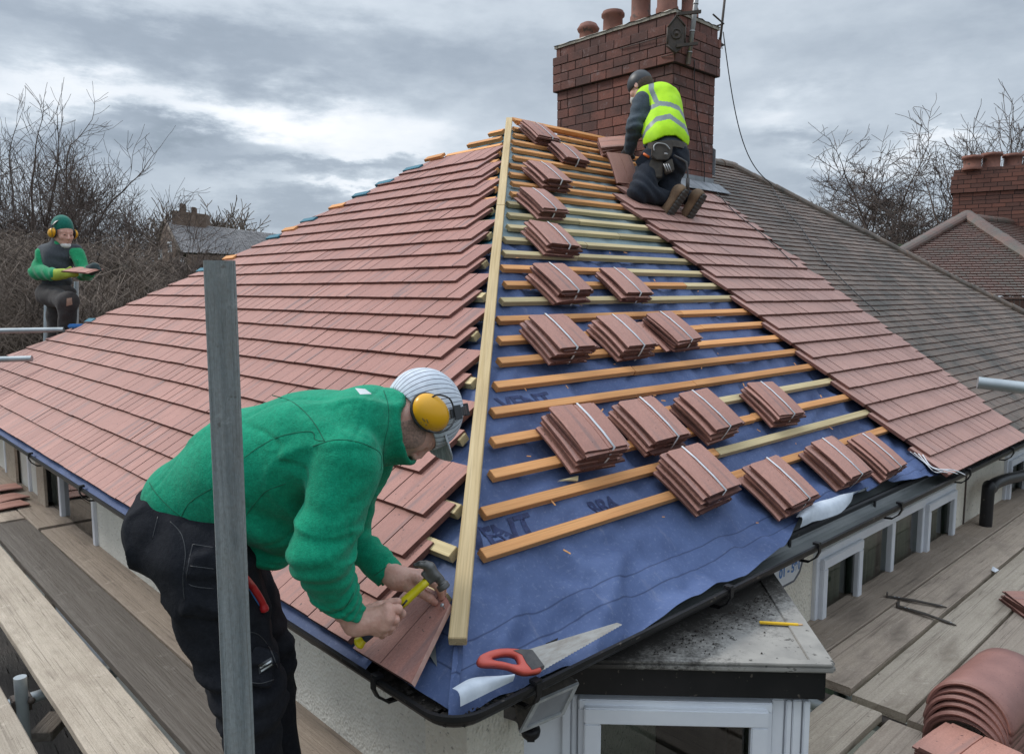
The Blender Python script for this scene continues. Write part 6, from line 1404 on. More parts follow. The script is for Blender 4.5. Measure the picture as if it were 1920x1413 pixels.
# fleece back label, trouser patch and red plier handle, zip
mb = MB(); a = [C5(1025, 158, 1.84), C5(1070, 162, 1.835), C5(1100, 184, 1.83), C5(1048, 186, 1.83)]
def snapped(fn, pts, off=.0015):
    out = []
    for p_ in pts:
        v = A3(p_.normalized()); ts = np.arange(1.5, 2.6, .001); d = fn(ts[:, None] * v); i = np.argmax(d < 0); out.append(Vector(v * (ts[i] - off)) if d[i] < 0 else p_)
    return out
def patch(quad, fn, n, m_, name, parent, off=.0015):
    a, b_, c, d = quad; g = [snapped(fn, [(a.lerp(b_, i / n)).lerp(d.lerp(c, i / n), j / n) for i in range(n + 1)], off) for j in range(n + 1)]; vs = [q for r_ in g for q in r_]; mb = MB(); w = n + 1
    mb.add(vs, [(j * w + i, j * w + i + 1, (j + 1) * w + i + 1, (j + 1) * w + i) for j in range(n) for i in range(n)], 0, None, 0, True); return mb.build(name, m_, parent)
patch(a, fleece, 6, 'white_label', 'back_label', R1)
patch([P(484, 1246, 1.9), P(509, 1231, 1.9), P(513, 1247, 1.9), P(486, 1263, 1.9)], trousers, 5, 'muff_black', 'trouser_label', R1, .003)
patch([P(487, 1250, 1.9), P(508, 1237, 1.9), P(509, 1240, 1.9), P(488, 1253, 1.9)], trousers, 5, 'white_label', 'label_print', R1, .0045)
patch([P(489, 1256, 1.9), P(510, 1243, 1.9), P(510.5, 1246, 1.9), P(490, 1259, 1.9)], trousers, 5, 'white_label', 'label_print', R1, .0045)
for sm in (((660, 190), (740, 215), (800, 260), (850, 320), (890, 390)), ((520, 480), (600, 420), (700, 370), (830, 350), (850, 385), (893, 392)), ((840, 415), (930, 388), (1020, 392), (1100, 420), (1140, 455), (1140, 520)), ((250, 762), (262, 720), (300, 660), (395, 600)),
    ((530, 740), (590, 660), (640, 610), (720, 580)), ((1152, 170), (1172, 240), (1172, 320), (1155, 400), (1150, 480)), ((118, 575), (150, 625), (230, 705), (330, 772), (400, 805)), ((870, 1140), (930, 1150), (985, 1120), (1020, 1060)), ((1110, 985), (1145, 960), (1180, 935))):
    sp = snapped(fleece, catmull([C5(x, y, 1.9) for x, y in sm], 7), .0002); sp = [q for a, q in zip([sp[0]] + sp[:-1], sp) if (a - q).length < .06]
    mb = MB(); mb.tube(sp, .0013, 5); mb.build('seam', 'seam', R1)
C8 = lambda x, y: P(x / 2.163, 760 + y / 2.163, 1.9)
for sm in (((690, 470), (735, 520), (752, 600), (742, 700), (748, 790)), ((782, 562), (866, 575)), ((782, 562), (765, 640), (764, 722), (868, 742)), ((772, 650), (868, 662)), ((1000, 915), (1050, 930), (1095, 985), (1125, 1060)), ((640, 450), (618, 540)), ((1010, 1120), (1060, 1125), (1110, 1110))):
    sp = snapped(trousers, catmull([C8(x, y) for x, y in sm], 6), .0004); sp = [q for a, q in zip([sp[0]] + sp[:-1], sp) if (a - q).length < .06]
    if len(sp) > 1: mb = MB(); mb.tube(sp, .0013, 5); mb.build('seam', 'muff_black', R1)
for k_, (x, y, x2, y2) in enumerate(((792, 784, 797, 790), (800, 786, 803, 793), (797, 795, 801, 797), (789, 791, 790, 793))):
    mb = MB(); mb.tube([P(x, y, 1.872), P(x2, y2, 1.872)], .0009, 5); mb.build('muff_print', 'muff_black', R1)
hp = snapped(trousers, [P(459, 1082, 1.9), P(470, 1095, 1.9), P(482, 1112, 1.9), P(492, 1130, 1.9), P(497, 1146, 1.9)], .012)
mb = MB(); mb.tube(catmull(hp, 5), [.006] + [.0085] * 16 + [.0105] * 3 + [.008], 12); PL = mb.build('pliers', 'red_grip', None, origin=hp[0]); tag(PL, 'red plier handle sticking out of the black trouser pocket', 'pliers')
mb = MB(); mb.tube(catmull([q + RT * -.008 + Vector((0, 0, -.004)) for q in hp[:4]], 5), .006, 10); mb.build('second_handle', 'blue_board', PL)
# ------------------------------------------------------------------ hammer
g0, g1 = H4(345, 955, 1.948), H4(1035, 325, 1.985); ax = (g1 - g0).normalized(); gl = (g1 - g0).length; sd = ax.cross(-FW).normalized()
HM = thing('claw_hammer', g0, 'yellow-handled claw hammer held over the cut tile', 'hammer')
def seg(t0, t1, prof, m_, name, fl=.78):
    mb = MB(); n = len(prof); mb.tube([g0 + ax * gl * (t0 + (t1 - t0) * i / (n - 1)) for i in range(n)], prof, 16, flat=fl); return mb.build(name, m_, HM)
seg(.0, .10, [.012, .019, .0195, .0165, .0145, .0135], 'hammer_yellow', 'handle_end'); seg(.10, .60, [.0145, .016, .0165, .0155, .0145, .015, .0155, .0145, .013], 'navy_grip', 'grip'); seg(.595, .97, [.0135, .0140, .0135, .0128, .0128, .0135], 'hammer_yellow', 'shaft', .85)
mb = MB(); mb.tube([g0 + ax * gl * .62 - FW * .0118 + sd * .002, g0 + ax * gl * .70 - FW * .0118], .0045, 10, flat=.6); mb.build('badge', 'navy_grip', HM)
hc = H4(1060, 285, 1.985); fc = H4(1165, 385, 1.985)
def hh_(p):
    d = rbox(p, H4(1040, 290, 1.985), (.016, .019, .0135), .004, (ax, sd, -FW)); d = smin(d, cap(p, H4(1060, 265, 1.985), H4(1135, 330, 1.985), .0145, .011), .008)
    fa = (H4(1185, 420, 1.985) - H4(1140, 345, 1.985)).normalized(); c1 = H4(1150, 360, 1.985); c2 = H4(1166, 396, 1.985)
    q = p - A3(c2); t = q @ A3(fa); r_ = np.linalg.norm(q - t[:, None] * A3(fa), axis=1); face = smax(r_ - .0165, np.abs(t) - .008, .003); d = smin(d, cap(p, H4(1120, 320, 1.985), c1, .011, .011), .004); d = smin(d, face, .004)
    for s in (-1, 1):
        cl = [H4(1050, 250, 1.985), H4(1040, 215, 1.985 + .004 * s), H4(1000, 195, 1.985 + .007 * s), H4(950, 190, 1.985 + .009 * s), H4(900, 196, 1.985 + .011 * s)]; d = smin(d, chain(p, cl, [.0130, .0120, .0105, .0085, .0055], .006), .006)
    return d
lo, hi = bb([H4(890, 170, 1.96), H4(1210, 450, 1.96), H4(890, 170, 2.01), H4(1210, 450, 2.01)], .02); sculpt('head', hh_, lo, hi, .0015, 'hammer_steel', HM)
# ------------------------------------------------------------------ 2: the kneeling roofer in the hi-vis vest, by the chimney
def C2(x, y, d): return P(1080 + x / 4.71, 130 + y / 4.71, d + .48)
q_ = onB(1225, 372); R2 = thing('person', (q_.x, q_.y, q_.z), 'roofer in yellow hi-vis vest kneeling on the roof beside the chimney, seen from behind', 'person')
sL, sR = C2(560, 245, 5.62), C2(800, 240, 5.78); hipc = C2(800, 720, 5.42); chest = C2(720, 330, 5.68)
def body2(p):
    d = cap(p, C2(790, 700, 5.45), C2(720, 330, 5.70), .10, .12, FW, .8)
    for a, b_, c in ((C2(590, 270, 5.60), C2(520, 520, 5.55), C2(470, 720, 5.68)), (C2(850, 290, 5.8), C2(800, 500, 6.0), C2(640, 660, 5.95))): d = smin(d, smin(cap(p, a, b_, .04, .033), cap(p, b_, c, .033, .026), .02), .02)
    for a, b_, c in ((C2(690, 800, 5.42), C2(560, 1080, 5.25), C2(860, 1140, 5.38)), (C2(860, 800, 5.50), C2(800, 1060, 5.47), C2(1030, 1160, 5.51))): d = smin(d, smin(cap(p, a, b_, .06, .045), cap(p, b_, c, .045, .03), .02), .02)
    return smin(d, cap(p, C2(650, 230, 5.68), C2(590, 170, 5.72), .055, .05), .03)
H2 = Frame(C2(572, 165, 5.72), FH * .55 - RT * .62 - Vector((0, 0, .55)), Vector((0, 0, .8)) - RT * .35 + FH * .4)
lo, hi = bb([C2(450, 100, 5.5), C2(1100, 1180, 5.1), C2(450, 750, 5.9), C2(1000, 300, 6.1), C2(560, 1100, 5.4)], .08)
hl, hh = bb([H2.w(v) for v in ((-.09, -.11, -.12), (.09, .13, .13), (.09, -.11, .13), (-.09, .13, -.12))], .01)
sculpt('body', body2, lo, hi, .014, 'skin', R2, extra=[(lambda p: head_fn(H2.loc(p), ((0, -.03, -.06), (0, -.05, -.14), .052)), hl, hh, .0045)])
local_sculpt('hat', lambda q: np.maximum(ell(q, (0, -.01, .036), (.087, .107, .104)), -(q[:, 2] + .002 - .2 * q[:, 1])) - .001, (-.1, -.13, -.05), (.1, .11, .15), .005, 'muff_black', R2, H2)
local_sculpt('hair', lambda q: np.maximum(ell(q, (0, -.02, .01), (.081, .094, .10)), np.maximum(q[:, 2] - .03, -(q[:, 2] + .075))) - .0015 + np.maximum(q[:, 1] - .0, 0) * .5, (-.1, -.13, -.09), (.1, .11, .05), .005, 'hair', R2, H2)
local_sculpt('dust_mask', lambda q: np.maximum(ell(q, (0, .07, -.05), (.05, .062, .045)), -(q[:, 1] - .055)), (-.07, .03, -.11), (.07, .14, .02), .005, 'mask_white', R2, H2)
def sleeves2(p):
    d = smin(cap(p, C2(590, 290, 5.60), C2(520, 500, 5.54), .082, .066), cap(p, C2(520, 500, 5.54), C2(472, 700, 5.66), .066, .046), .03)
    e = smin(cap(p, C2(850, 300, 5.82), C2(800, 500, 6.0), .075, .06), cap(p, C2(800, 500, 6.0), C2(640, 660, 5.95), .06, .045), .03)
    d = np.minimum(d, e); t = cap(p, C2(790, 690, 5.45), C2(720, 330, 5.70), .145, .155, FW, .85); d = smin(d, t, .03)
    d = smin(d, cap(p, C2(690, 205, 5.72), C2(735, 190, 5.80), .050, .045), .03)        # hood
    return d - .007 * np.sin(p[:, 2] * 85 + 3 * vn(p, 7, 2)) * np.clip(.6 + vn(p, 4, 3), 0, 1) - .005 * vn(p, 11, 5)
lo, hi = bb([C2(420, 160, 5.5), C2(980, 740, 5.4), C2(420, 160, 6.1), C2(980, 740, 6.1)], .05)
sculpt('jacket', sleeves2, lo, hi, .0085, 'jacket_grey', R2)
def vest_core(p):
    d = cap(p, C2(790, 630, 5.46), C2(735, 330, 5.68), .172, .182, FW, .9); d = smin(d, cap(p, C2(620, 250, 5.64), C2(800, 260, 5.78), .085, .095), .07)
    q = p - A3(C2(735, 330, 5.68)); return d - .010 * vn(p, 6, 4) - .005 * vn(p, 15, 2) - .007 * np.sin((p @ A3(RT)) * 42 + 2 * vn(p, 5, 8)) * np.clip((A3(C2(735, 500, 5.6))[2] - p[:, 2]) / .2, 0, 1)
def vest2(p):
    d = vest_core(p); inner = vest_core(p) + .012
    cut_lo = A3(C2(650, 660, 5.3)); pr_y = p @ A3(UP) / (p @ A3(FW)); pr_x = p @ A3(RT) / (p @ A3(FW)); py = CYP - pr_y * FPX; px = CXP + pr_x * FPX
    hem = 130 + np.interp(px, [1080 + v / 4.71 for v in (540, 600, 680, 780, 880, 980)], [600, 668, 640, 590, 585, 672]) / 4.71
    d = np.maximum(d, (py - hem) / 265.); arm = cap(p, C2(575, 290, 5.50), C2(590, 420, 5.52), .075, .06); return smax(d, -arm, .01)
lo, hi = bb([C2(480, 150, 5.45), C2(1010, 700, 5.3), C2(480, 150, 6.0), C2(1010, 700, 5.95)], .04)
def strip_ids(C_):
    dd = C_ @ A3(FW); x = (CXP + (C_ @ A3(RT)) / dd * FPX - 1080) * 4.71; y = (CYP - (C_ @ A3(UP)) / dd * FPX - 130) * 4.71
    b1_ = np.interp(x, [590, 640, 740, 830, 910, 960], [425, 350, 300, 310, 345, 430]); b2_ = np.interp(x, [590, 620, 710, 830, 960, 990], [600, 530, 440, 415, 510, 560]); s = (np.abs(y - b1_) < 21) & (x > 585); s |= (np.abs(y - b2_) < 23) & (x > 585)
    xb = np.interp(y, [180, 300], [665, 715]); s |= (np.abs(x - xb) < 24) & (y < 300); return s.astype(int)
sculpt('hi_vis_vest', vest2, lo, hi, .007, ['hi_vis', 'reflective'], R2, mat_fn=strip_ids)
def trous2(p):
    d = ell(p, C2(800, 790, 5.44), (.175, .15, .15), (RT, FW, UP)); k1 = C2(560, 1090, 5.235); k2 = C2(790, 1070, 5.46)
    n1 = smin(cap(p, C2(680, 830, 5.42), k1, .115, .080), cap(p, k1, C2(850, 1150, 5.38), .080, .055), .03); n2 = smin(cap(p, C2(860, 830, 5.50), k2, .11, .08), cap(p, k2, C2(1040, 1150, 5.51), .08, .055), .03)
    d = smin(smin(d, n1, .05), n2, .03); return d - .006 * vn(p, 8, 3) - .006 * np.sin((p @ A3(RT + UP)) * 60 + 3 * vn(p, 6, 7)) * np.clip(vn(p, 3, 2) + .3, 0, 1)
lo, hi = bb([C2(480, 640, 5.1), C2(1060, 1220, 5.1), C2(480, 640, 5.8), C2(1000, 1180, 5.75)], .06); sculpt('work_trousers', trous2, lo, hi, .010, 'navy', R2)
for (heel, toe, an) in ((C2(955, 1110, 5.26), C2(830, 1290, 5.30), C2(880, 1150, 5.36)), (C2(1115, 1150, 5.38), C2(1010, 1310, 5.43), C2(1040, 1160, 5.48))):
    ax_ = (toe - heel).normalized(); out_ = (RT * .8 - FH * .5 + UP * -.1); out_ = (out_ - ax_ * out_.dot(ax_)).normalized(); ce = (heel + toe) / 2 - out_ * .035; ln = (toe - heel).length / 2
    bf = lambda p: smin(cap(p, heel - out_ * .045, toe - out_ * .045, .050, .046, out_, .95), cap(p, heel - out_ * .05, an, .052, .056), .03)
    lo, hi = bb([heel, toe, an], .1); sculpt('boot', lambda p: smax(bf(p), (p - A3(heel)) @ A3(out_) + .012, .004), lo, hi, .006, 'boot_tan', R2)
    sf = lambda p: smax(cap(p, heel, toe, .048, .046, out_, .6), np.abs((p - A3(heel)) @ A3(out_) + .002) - .013, .004) + .003 * (np.sin((p - A3(heel)) @ A3(ax_) * 230) > .2); sculpt('boot_sole', sf, lo, hi, .0045, 'sole', R2)
sculpt('glove', lambda p: smin(cap(p, C2(470, 715, 5.68), C2(440, 755, 5.75), .045, .042), cap(p, C2(440, 750, 5.75), C2(500, 775, 5.74), .028, .022), .02), *bb([C2(470, 730, 5.7)], .14), .006, 'muff_black', R2)
# tool belt
mb = MB(); bl = [C2(x, y, d) for x, y, d in ((640, 680, 5.36), (720, 668, 5.27), (850, 655, 5.26), (940, 670, 5.33), (975, 690, 5.42))]; bl = catmull(bl, 6)
for a, b_ in zip(bl[:-1], bl[1:]): n_ = (b_ - a).cross(UP).normalized(); mb.box((a + b_) / 2, (b_ - a) / 2 * 1.1, UP * .024, n_ * .006)
mb.build('tool_belt', 'leather', R2)
def pouch(pts, d, th, name, m_):
    mb = MB(); Q = [C2(x, y, d) for x, y in pts]; n = len(Q); mb.add([q for q in Q] + [q - FW * th for q in Q], [tuple(range(n))[::-1], tuple(range(n, 2 * n))] + [(i, (i + 1) % n, n + (i + 1) % n, n + i) for i in range(n)]); o = mb.build(name, m_, R2); 
    bm = bmesh.new(); bm.from_mesh(o.data); bmesh.ops.recalc_face_normals(bm, faces=bm.faces); bmesh.ops.bevel(bm, geom=bm.edges[:], offset=.006, segments=2, affect='EDGES', clamp_overlap=True); bm.to_mesh(o.data); bm.free(); return o
pouch([(668, 660), (850, 650), (838, 760), (800, 815), (700, 815), (660, 780)], 5.27, .045, 'tool_pouch', 'leather'); pouch([(600, 950), (660, 800), (770, 830), (755, 965), (680, 968)], 5.29, .035, 'tool_pouch', 'leather'); pouch([(760, 850), (840, 800), (860, 905), (785, 940)], 5.27, .05, 'tool_pouch', 'leather'); pouch([(520, 820), (590, 740), (655, 780), (620, 890), (560, 890)], 5.32, .03, 'tool_pouch', 'navy')
mb = MB(); mb.tube([C2(595, 745, 5.29), C2(648, 778, 5.28)], .009, 8); mat('orange_plastic', (.8, .16, .03), None, .4); mb.build('marker', 'orange_plastic', R2)
mb = MB(); mb.tube(catmull([C2(690, 720, 5.22), C2(688, 680, 5.22), C2(720, 655, 5.22), C2(790, 665, 5.21), C2(830, 708, 5.21)], 5), .005, 6); mb.tube([C2(780, 745, 5.2), C2(810, 752, 5.2)], .008, 6); mb.build('buckle', 'alu', R2)
for k_, x in enumerate((795, 815, 835)): mb = MB(); mb.tube([C2(x - 20, 835, 5.2), C2(x + 8, 905, 5.2)], .005, 6); mb.build('chisel', 'alu', R2)
mb = MB(); mb.tube([C2(862, 760, 5.25), C2(920, 790, 5.24), C2(955, 810, 5.25), C2(985, 830, 5.26)], .008, 8); mb.tube(catmull([C2(955, 812, 5.25), C2(975, 830, 5.25), C2(985, 900, 5.25), C2(988, 980, 5.26)], 4), .007, 8); mb.tube([C2(988, 960, 5.26), C2(985, 1075, 5.28)], .014, 10); mb.build('hanging_hammer', 'saw_black', R2)
# ------------------------------------------------------------------ 3: the man with the green hat, left background
D3 = 7.45
def C3(x, y, d=0.): return P(40 + x / 5.435, 390 + y / 5.435, D3 + d)
R3 = thing('person', C3(360, 1380), 'man in green hat and grey body warmer holding a tile, behind the left roof edge', 'person')
H3 = Frame(C3(425, 262, .0), -FH * .62 + RT * .92 - Vector((0, 0, .30)), Vector((0, 0, 1)) + RT * .03); SC3 = 1.06
class FS(Frame):
    pass
def h3(p): return head_fn(H3.loc(p) / SC3, ((0, -.02, -.06), (0, -.05, -.17), .055)) * SC3
def body3(p):
    d = cap(p, C3(370, 480, .02), C3(370, 840, .03), .125, .11, FW, .7); d = smin(d, cap(p, C3(400, 330, .05), C3(380, 470, .05), .055, .07), .03)
    for a, b_, c in ((C3(240, 475), C3(176, 650, -.04), C3(350, 680, -.22)), (C3(555, 475), C3(640, 670, -.04), C3(700, 640, -.23))): d = smin(d, smin(cap(p, a, b_, .035, .032), cap(p, b_, c, .038, .028), .02), .02)
    for a, b_, c in ((C3(280, 880, -.05), C3(480, 950, -.30), C3(470, 1300, -.2)), (C3(400, 880), C3(350, 1080, 0), C3(345, 1400, 0))): d = smin(d, smin(cap(p, a, b_, .07, .05), cap(p, b_, c, .05, .035), .02), .02)
    return d
lo, hi = bb([C3(100, 300, -.3), C3(760, 1400, -.3), C3(100, 300, .2), C3(760, 1400, .2)], .08); hl, hh = bb([H3.o], .26)
def pts_in(fr_, v): return fr_.w(Vector(v) * SC3)
sculpt('body', body3, lo, hi, .02, 'skin', R3, extra=[(h3, hl, hh, .0058)])
def loc3(f): return lambda q: f(q / SC3) * SC3
local_sculpt('hat', loc3(lambda q: np.maximum(ell(q, (0, -.026, .058), (.084, .106, .105), ((1, 0, 0), (0, .92, .39), (0, -.39, .92))), -(q[:, 2] - .030 - .12 * q[:, 1])) - .002), (-.13, -.16, -.05), (.13, .14, .18), .006, 'hat_green', R3, H3)
local_sculpt('hair', loc3(lambda q: np.maximum(np.maximum(ell(q, (0, -.018, .02), (.0815, .092, .095)), q[:, 2] - .05), np.maximum(q[:, 1] - .03, -(q[:, 2] + .05)))), (-.13, -.16, -.09), (.13, .1, .1), .006, 'hair', R3, H3)
local_sculpt('dust_mask', loc3(lambda q: np.maximum(ell(q, (0, .066, -.092), (.048, .052, .030)), -(q[:, 1] - .02)) - .001), (-.09, -.0, -.17), (.09, .16, -.02), .005, 'mask_white', R3, H3)
e3 = ear_def(H3, R3); e3.scale = (SC3, SC3, SC3); bpy.context.view_layer.update(); M_ = H3.mat(); M_.translation = H3.o - parent_loc(R3); e3.matrix_local = M_ @ Matrix.Scale(SC3, 4)
for (x_, z_) in ((.030, .010), (-.030, .010)):
    local_sculpt('eye', loc3(lambda q, x_=x_: ell(q, (x_, .0905, .009), (.009, .004, .0035))), ((x_ - .02) * SC3, .08, -.01), ((x_ + .02) * SC3, .12, .03), .002, 'eye_dark', R3, H3)
def vest3f(p):
    d = cap(p, C3(365, 520, .02), C3(360, 740, .02), .152, .140, FW, .8); d = smin(d, cap(p, C3(230, 440, .02), C3(560, 440, .04), .062, .062), .08); d = smin(d, cap(p, C3(400, 350, .04), C3(395, 430, .03), .085, .10), .03)
    d = smax(d, A3(C3(0, 835))[2] - p[:, 2], .02)
    return d - .008 * vn(p, 7, 2) - .006 * np.sin((p @ A3((UP + RT * .5).normalized())) * 55 + 3 * vn(p, 5, 4)) * np.clip(vn(p, 3, 6) + .5, 0, 1) + .006 * np.exp(-(((p - A3(C3(465, 500))) @ A3(RT)) / .006) ** 2)
lo, hi = bb([C3(130, 320, -.2), C3(620, 860, -.2), C3(130, 320, .25), C3(620, 860, .25)], .05); sculpt('body_warmer', vest3f, lo, hi, .0095, 'vest_grey', R3)
def sl3(p):
    a = smin(cap(p, C3(228, 465, .0), C3(172, 650, -.05), .070, .064), cap(p, C3(165, 650, -.05), C3(335, 680, -.22), .078, .055), .03); b_ = smin(cap(p, C3(568, 465, .02), C3(645, 670, -.05), .068, .060), cap(p, C3(655, 670, -.05), C3(690, 650, -.22), .07, .055), .03)
    d = np.minimum(a, b_); d = np.minimum(d, cap(p, C3(405, 370, .0), C3(420, 470, -.02), .06, .05)); return d - .006 * np.sin((p @ A3((UP * .6 + RT * .8).normalized())) * 75 + 3 * vn(p, 6, 4)) - .004 * vn(p, 14, 3)
lo, hi = bb([C3(90, 350, -.25), C3(740, 740, -.25), C3(90, 350, .15), C3(740, 740, .15)], .08); sculpt('green_sleeves', sl3, lo, hi, .0085, 'fleece_green_far', R3)
def tr3(p):
    d = ell(p, C3(365, 860, .02), (.165, .13, .10), (RT, FW, UP)); d = smin(d, smin(cap(p, C3(270, 880, -.03), C3(475, 955, -.30), .108, .080), cap(p, C3(475, 955, -.30), C3(455, 1290, -.2), .088, .068), .04), .03)
    d = smin(d, smin(cap(p, C3(400, 900, .02), C3(350, 1090, .02), .10, .078), cap(p, C3(350, 1090, .02), C3(345, 1420, 0.02), .078, .062), .04), .02); return d - .008 * vn(p, 8, 3) - .006 * vn(p, 18, 1)
lo, hi = bb([C3(120, 790, -.35), C3(600, 1440, -.35), C3(120, 790, .2), C3(600, 1440, .2)], .06); sculpt('work_trousers', tr3, lo, hi, .011, 'trouser_far', R3)
patch([C3(445, 925, -.4), C3(525, 920, -.4), C3(525, 1000, -.4), C3(450, 1005, -.4)], tr3, 5, 'skin', 'torn_knee', R3, .004) if False else None
def snap3(x, y, fn):
    v = A3(ray(40 + x / 5.435, 390 + y / 5.435)); ts = np.arange(6.8, 8., .002); d = fn(ts[:, None] * v); i = np.argmax(d < 0); return Vector(v * (ts[i] - .006)) if d[i] < 0 else C3(x, y, -.3)
def patch3(quad, fn, m_, name):
    n = 5; g = []
    for j in range(n + 1):
        for i in range(n + 1):
            s, t = i / n, j / n; x = (quad[0][0] * (1 - s) + quad[1][0] * s) * (1 - t) + (quad[3][0] * (1 - s) + quad[2][0] * s) * t; y = (quad[0][1] * (1 - s) + quad[1][1] * s) * (1 - t) + (quad[3][1] * (1 - s) + quad[2][1] * s) * t; g.append(snap3(x, y, fn))
    mb = MB(); w = n + 1; mb.add(g, [(j * w + i, j * w + i + 1, (j + 1) * w + i + 1, (j + 1) * w + i) for j in range(n) for i in range(n)], 0, None, 0, True); mb.build(name, m_, R3)
mat('tan_patch', (.36, .22, .16), (.28, .17, .12), .8, sc=40); mat('dust', (.17, .15, .14), (.11, .10, .09), .9, sc=60)
patch3([(462, 920), (515, 912), (520, 985), (458, 1000)], tr3, 'tan_patch', 'knee_hole'); patch3([(488, 490), (575, 520), (575, 535), (490, 512)], vest3f, 'alu', 'breast_logo')
sculpt('glove', lambda p: smin(smin(cap(p, C3(350, 680, -.23), C3(430, 670, -.27), .055, .050, FW, .7), cap(p, C3(440, 655, -.28), C3(500, 610, -.30), .020, .015), .015), smin(cap(p, C3(450, 690, -.28), C3(565, 680, -.30), .022, .018), cap(p, C3(440, 670, -.28), C3(560, 655, -.31), .020, .016), .01), .02), *bb([C3(350, 680, -.2), C3(570, 650, -.3)], .1), .006, 'glove_lime', R3)
sculpt('glove', lambda p: smin(smin(cap(p, C3(690, 640, -.23), C3(740, 615, -.27), .055, .052, FW, .7), cap(p, C3(750, 600, -.28), C3(800, 630, -.28), .020, .017), .015), cap(p, C3(740, 590, -.28), C3(770, 585, -.28), .020, .015), .02), *bb([C3(690, 640, -.2), C3(800, 620, -.3)], .1), .006, 'glove_dark', R3)
o = bpy.data.objects.new('roof_tile', TILE_PROTOS[2]); COL.objects.link(o); a, b_ = C3(495, 632, -.33), C3(760, 650, -.35); x_ = (b_ - a).normalized(); z_ = (UP * .93 - FW * .28); z_ = (z_ - x_ * z_.dot(x_)).normalized(); M_ = Matrix((x_, z_.cross(x_), z_)).transposed().to_4x4(); M_.translation = (a + b_) / 2; o.matrix_world = M_ @ Matrix.Scale(1.05, 4)
tag(o, 'red tile held in both hands of the man with the green hat', 'roof tile')
p_ = onA(148, 612, .12); mb = MB(); mb.box(P(145, 611, 7.0), RT * .07, FH * .04, UP * .018); o = mb.build('tool_tray', 'blue_board', None, bevel=.01, origin=P(145, 611, 7.0)); tag(o, 'small blue tool case on the roof edge beside the man with the green hat', 'tool case')
# ------------------------------------------------------------------ ground, trees, neighbouring houses
mat('lawn', (.05, .065, .03), (.035, .04, .022), 1., sc=.3, kind='World'); mat('bark', (.10, .08, .068), (.06, .047, .04), .95, sc=4, kind='World'); mat('twig', (.085, .062, .052), (.14, .105, .088), .95, sc=.6, kind='World', lo=.4, hi=.6); mat('twig_pale', (.22, .175, .14), (.13, .10, .08), .95, sc=.8, kind='World')
mat('bramble', (.075, .056, .045), (.25, .195, .155), .95, sc=1.7, kind='World', lo=.4, hi=.62); mat('ivy', (.045, .06, .025), (.022, .03, .014), .8, sc=3, kind='World'); mat('slate', (.20, .19, .19), (.30, .28, .275), .75, sc=2.5, kind='World', scale=(1, 1, 3), bmp=.4)
mat('white_gable', (.6, .6, .6), None, .7); mat('stone_far', (.20, .14, .105), (.12, .08, .06), .95, sc=5, kind='World', bmp=.6); mat('dark_tile', (.03, .028, .027), (.055, .05, .047), .6, sc=5, kind='World')
mb = MB(); mb.box((60, 60, GROUND - .5), (400, 0, 0), (0, 400, 0), (0, 0, .5)); g = mb.build('ground', 'lawn', None, origin=(0, 0, GROUND)); g['kind'] = 'structure'
# lean-to roof under the left boards
mb = MB(); rl = random.Random(2)
for i in range(60):
    for j in range(20):
        x0, y0 = -2.6 + j * .19 + (.09 if i % 2 else 0), 1.5 + i * .17; z = -2.75 - .02 * rl.random(); c = Vector((x0 + .093, y0 + .1, z + .02)); mb.box(c, (.092, 0, 0), (0, .10, .018), (0, -.001, .006), 0, rl.random())
tile_mat('tile_dark', (.06, .05, .046), (.035, .032, .03), (.02, .02, .02)); T_ = thing('lean_to_roof', (.3, 3, -2.9), 'dark tiled lean-to roof seen between the lower left boards', 'roof'); mb.build('tiling', 'tile_dark', T_); mb = MB(); mb.box((-.65, 6.7, -2.82), (2.0, 0, 0), (0, 5.3, 0), (0, 0, .04)); mb.build('deck', 'rafter', T_); mb = MB(); mb.box((-.65, 6.7, (GROUND - 2.87) / 2), (1.9, 0, 0), (0, 5.2, 0), (0, 0, (-2.87 - GROUND) / 2)); mb.build('wall', 'render_side', T_)
def grow(mbs, p, d, ln, r, lv, rnd, maxlv, up=.12, spread=.75, kids=(3, 5), wig=.28, rmin=.006):
    n = 4 if lv < maxlv else 3; pts = [p]; dd = d.normalized()
    for i in range(n):
        dd = (dd + Vector((rnd.gauss(0, wig), rnd.gauss(0, wig), rnd.gauss(0, wig) + up)) * .5).normalized(); pts.append(pts[-1] + dd * ln / n)
    r1 = max(rmin, r * .55); rs = [r + (r1 - r) * i / n for i in range(n + 1)]; mbs[0 if lv < 2 else 1].tube(pts, rs, 6 if lv < 2 else (4 if lv < maxlv else 3), cap=False)
    if lv >= maxlv: return
    for k in range(rnd.randint(*kids)):
        t = .35 + .65 * rnd.random(); i = min(n - 1, int(t * n)); q = pts[i].lerp(pts[i + 1], t * n - i); ax = Vector((rnd.gauss(0, 1), rnd.gauss(0, 1), rnd.gauss(0, .6))).normalized()
        nd = (dd * (1 - spread * .5) + ax * spread).normalized(); grow(mbs, q, nd, ln * rnd.uniform(.52, .78), max(rmin, rs[i] * .55), lv + 1, rnd, maxlv, up, spread, kids, wig, rmin)
    grow(mbs, pts[-1], dd, ln * .72, r1, lv + 1, rnd, maxlv, up, spread, kids, wig, rmin)
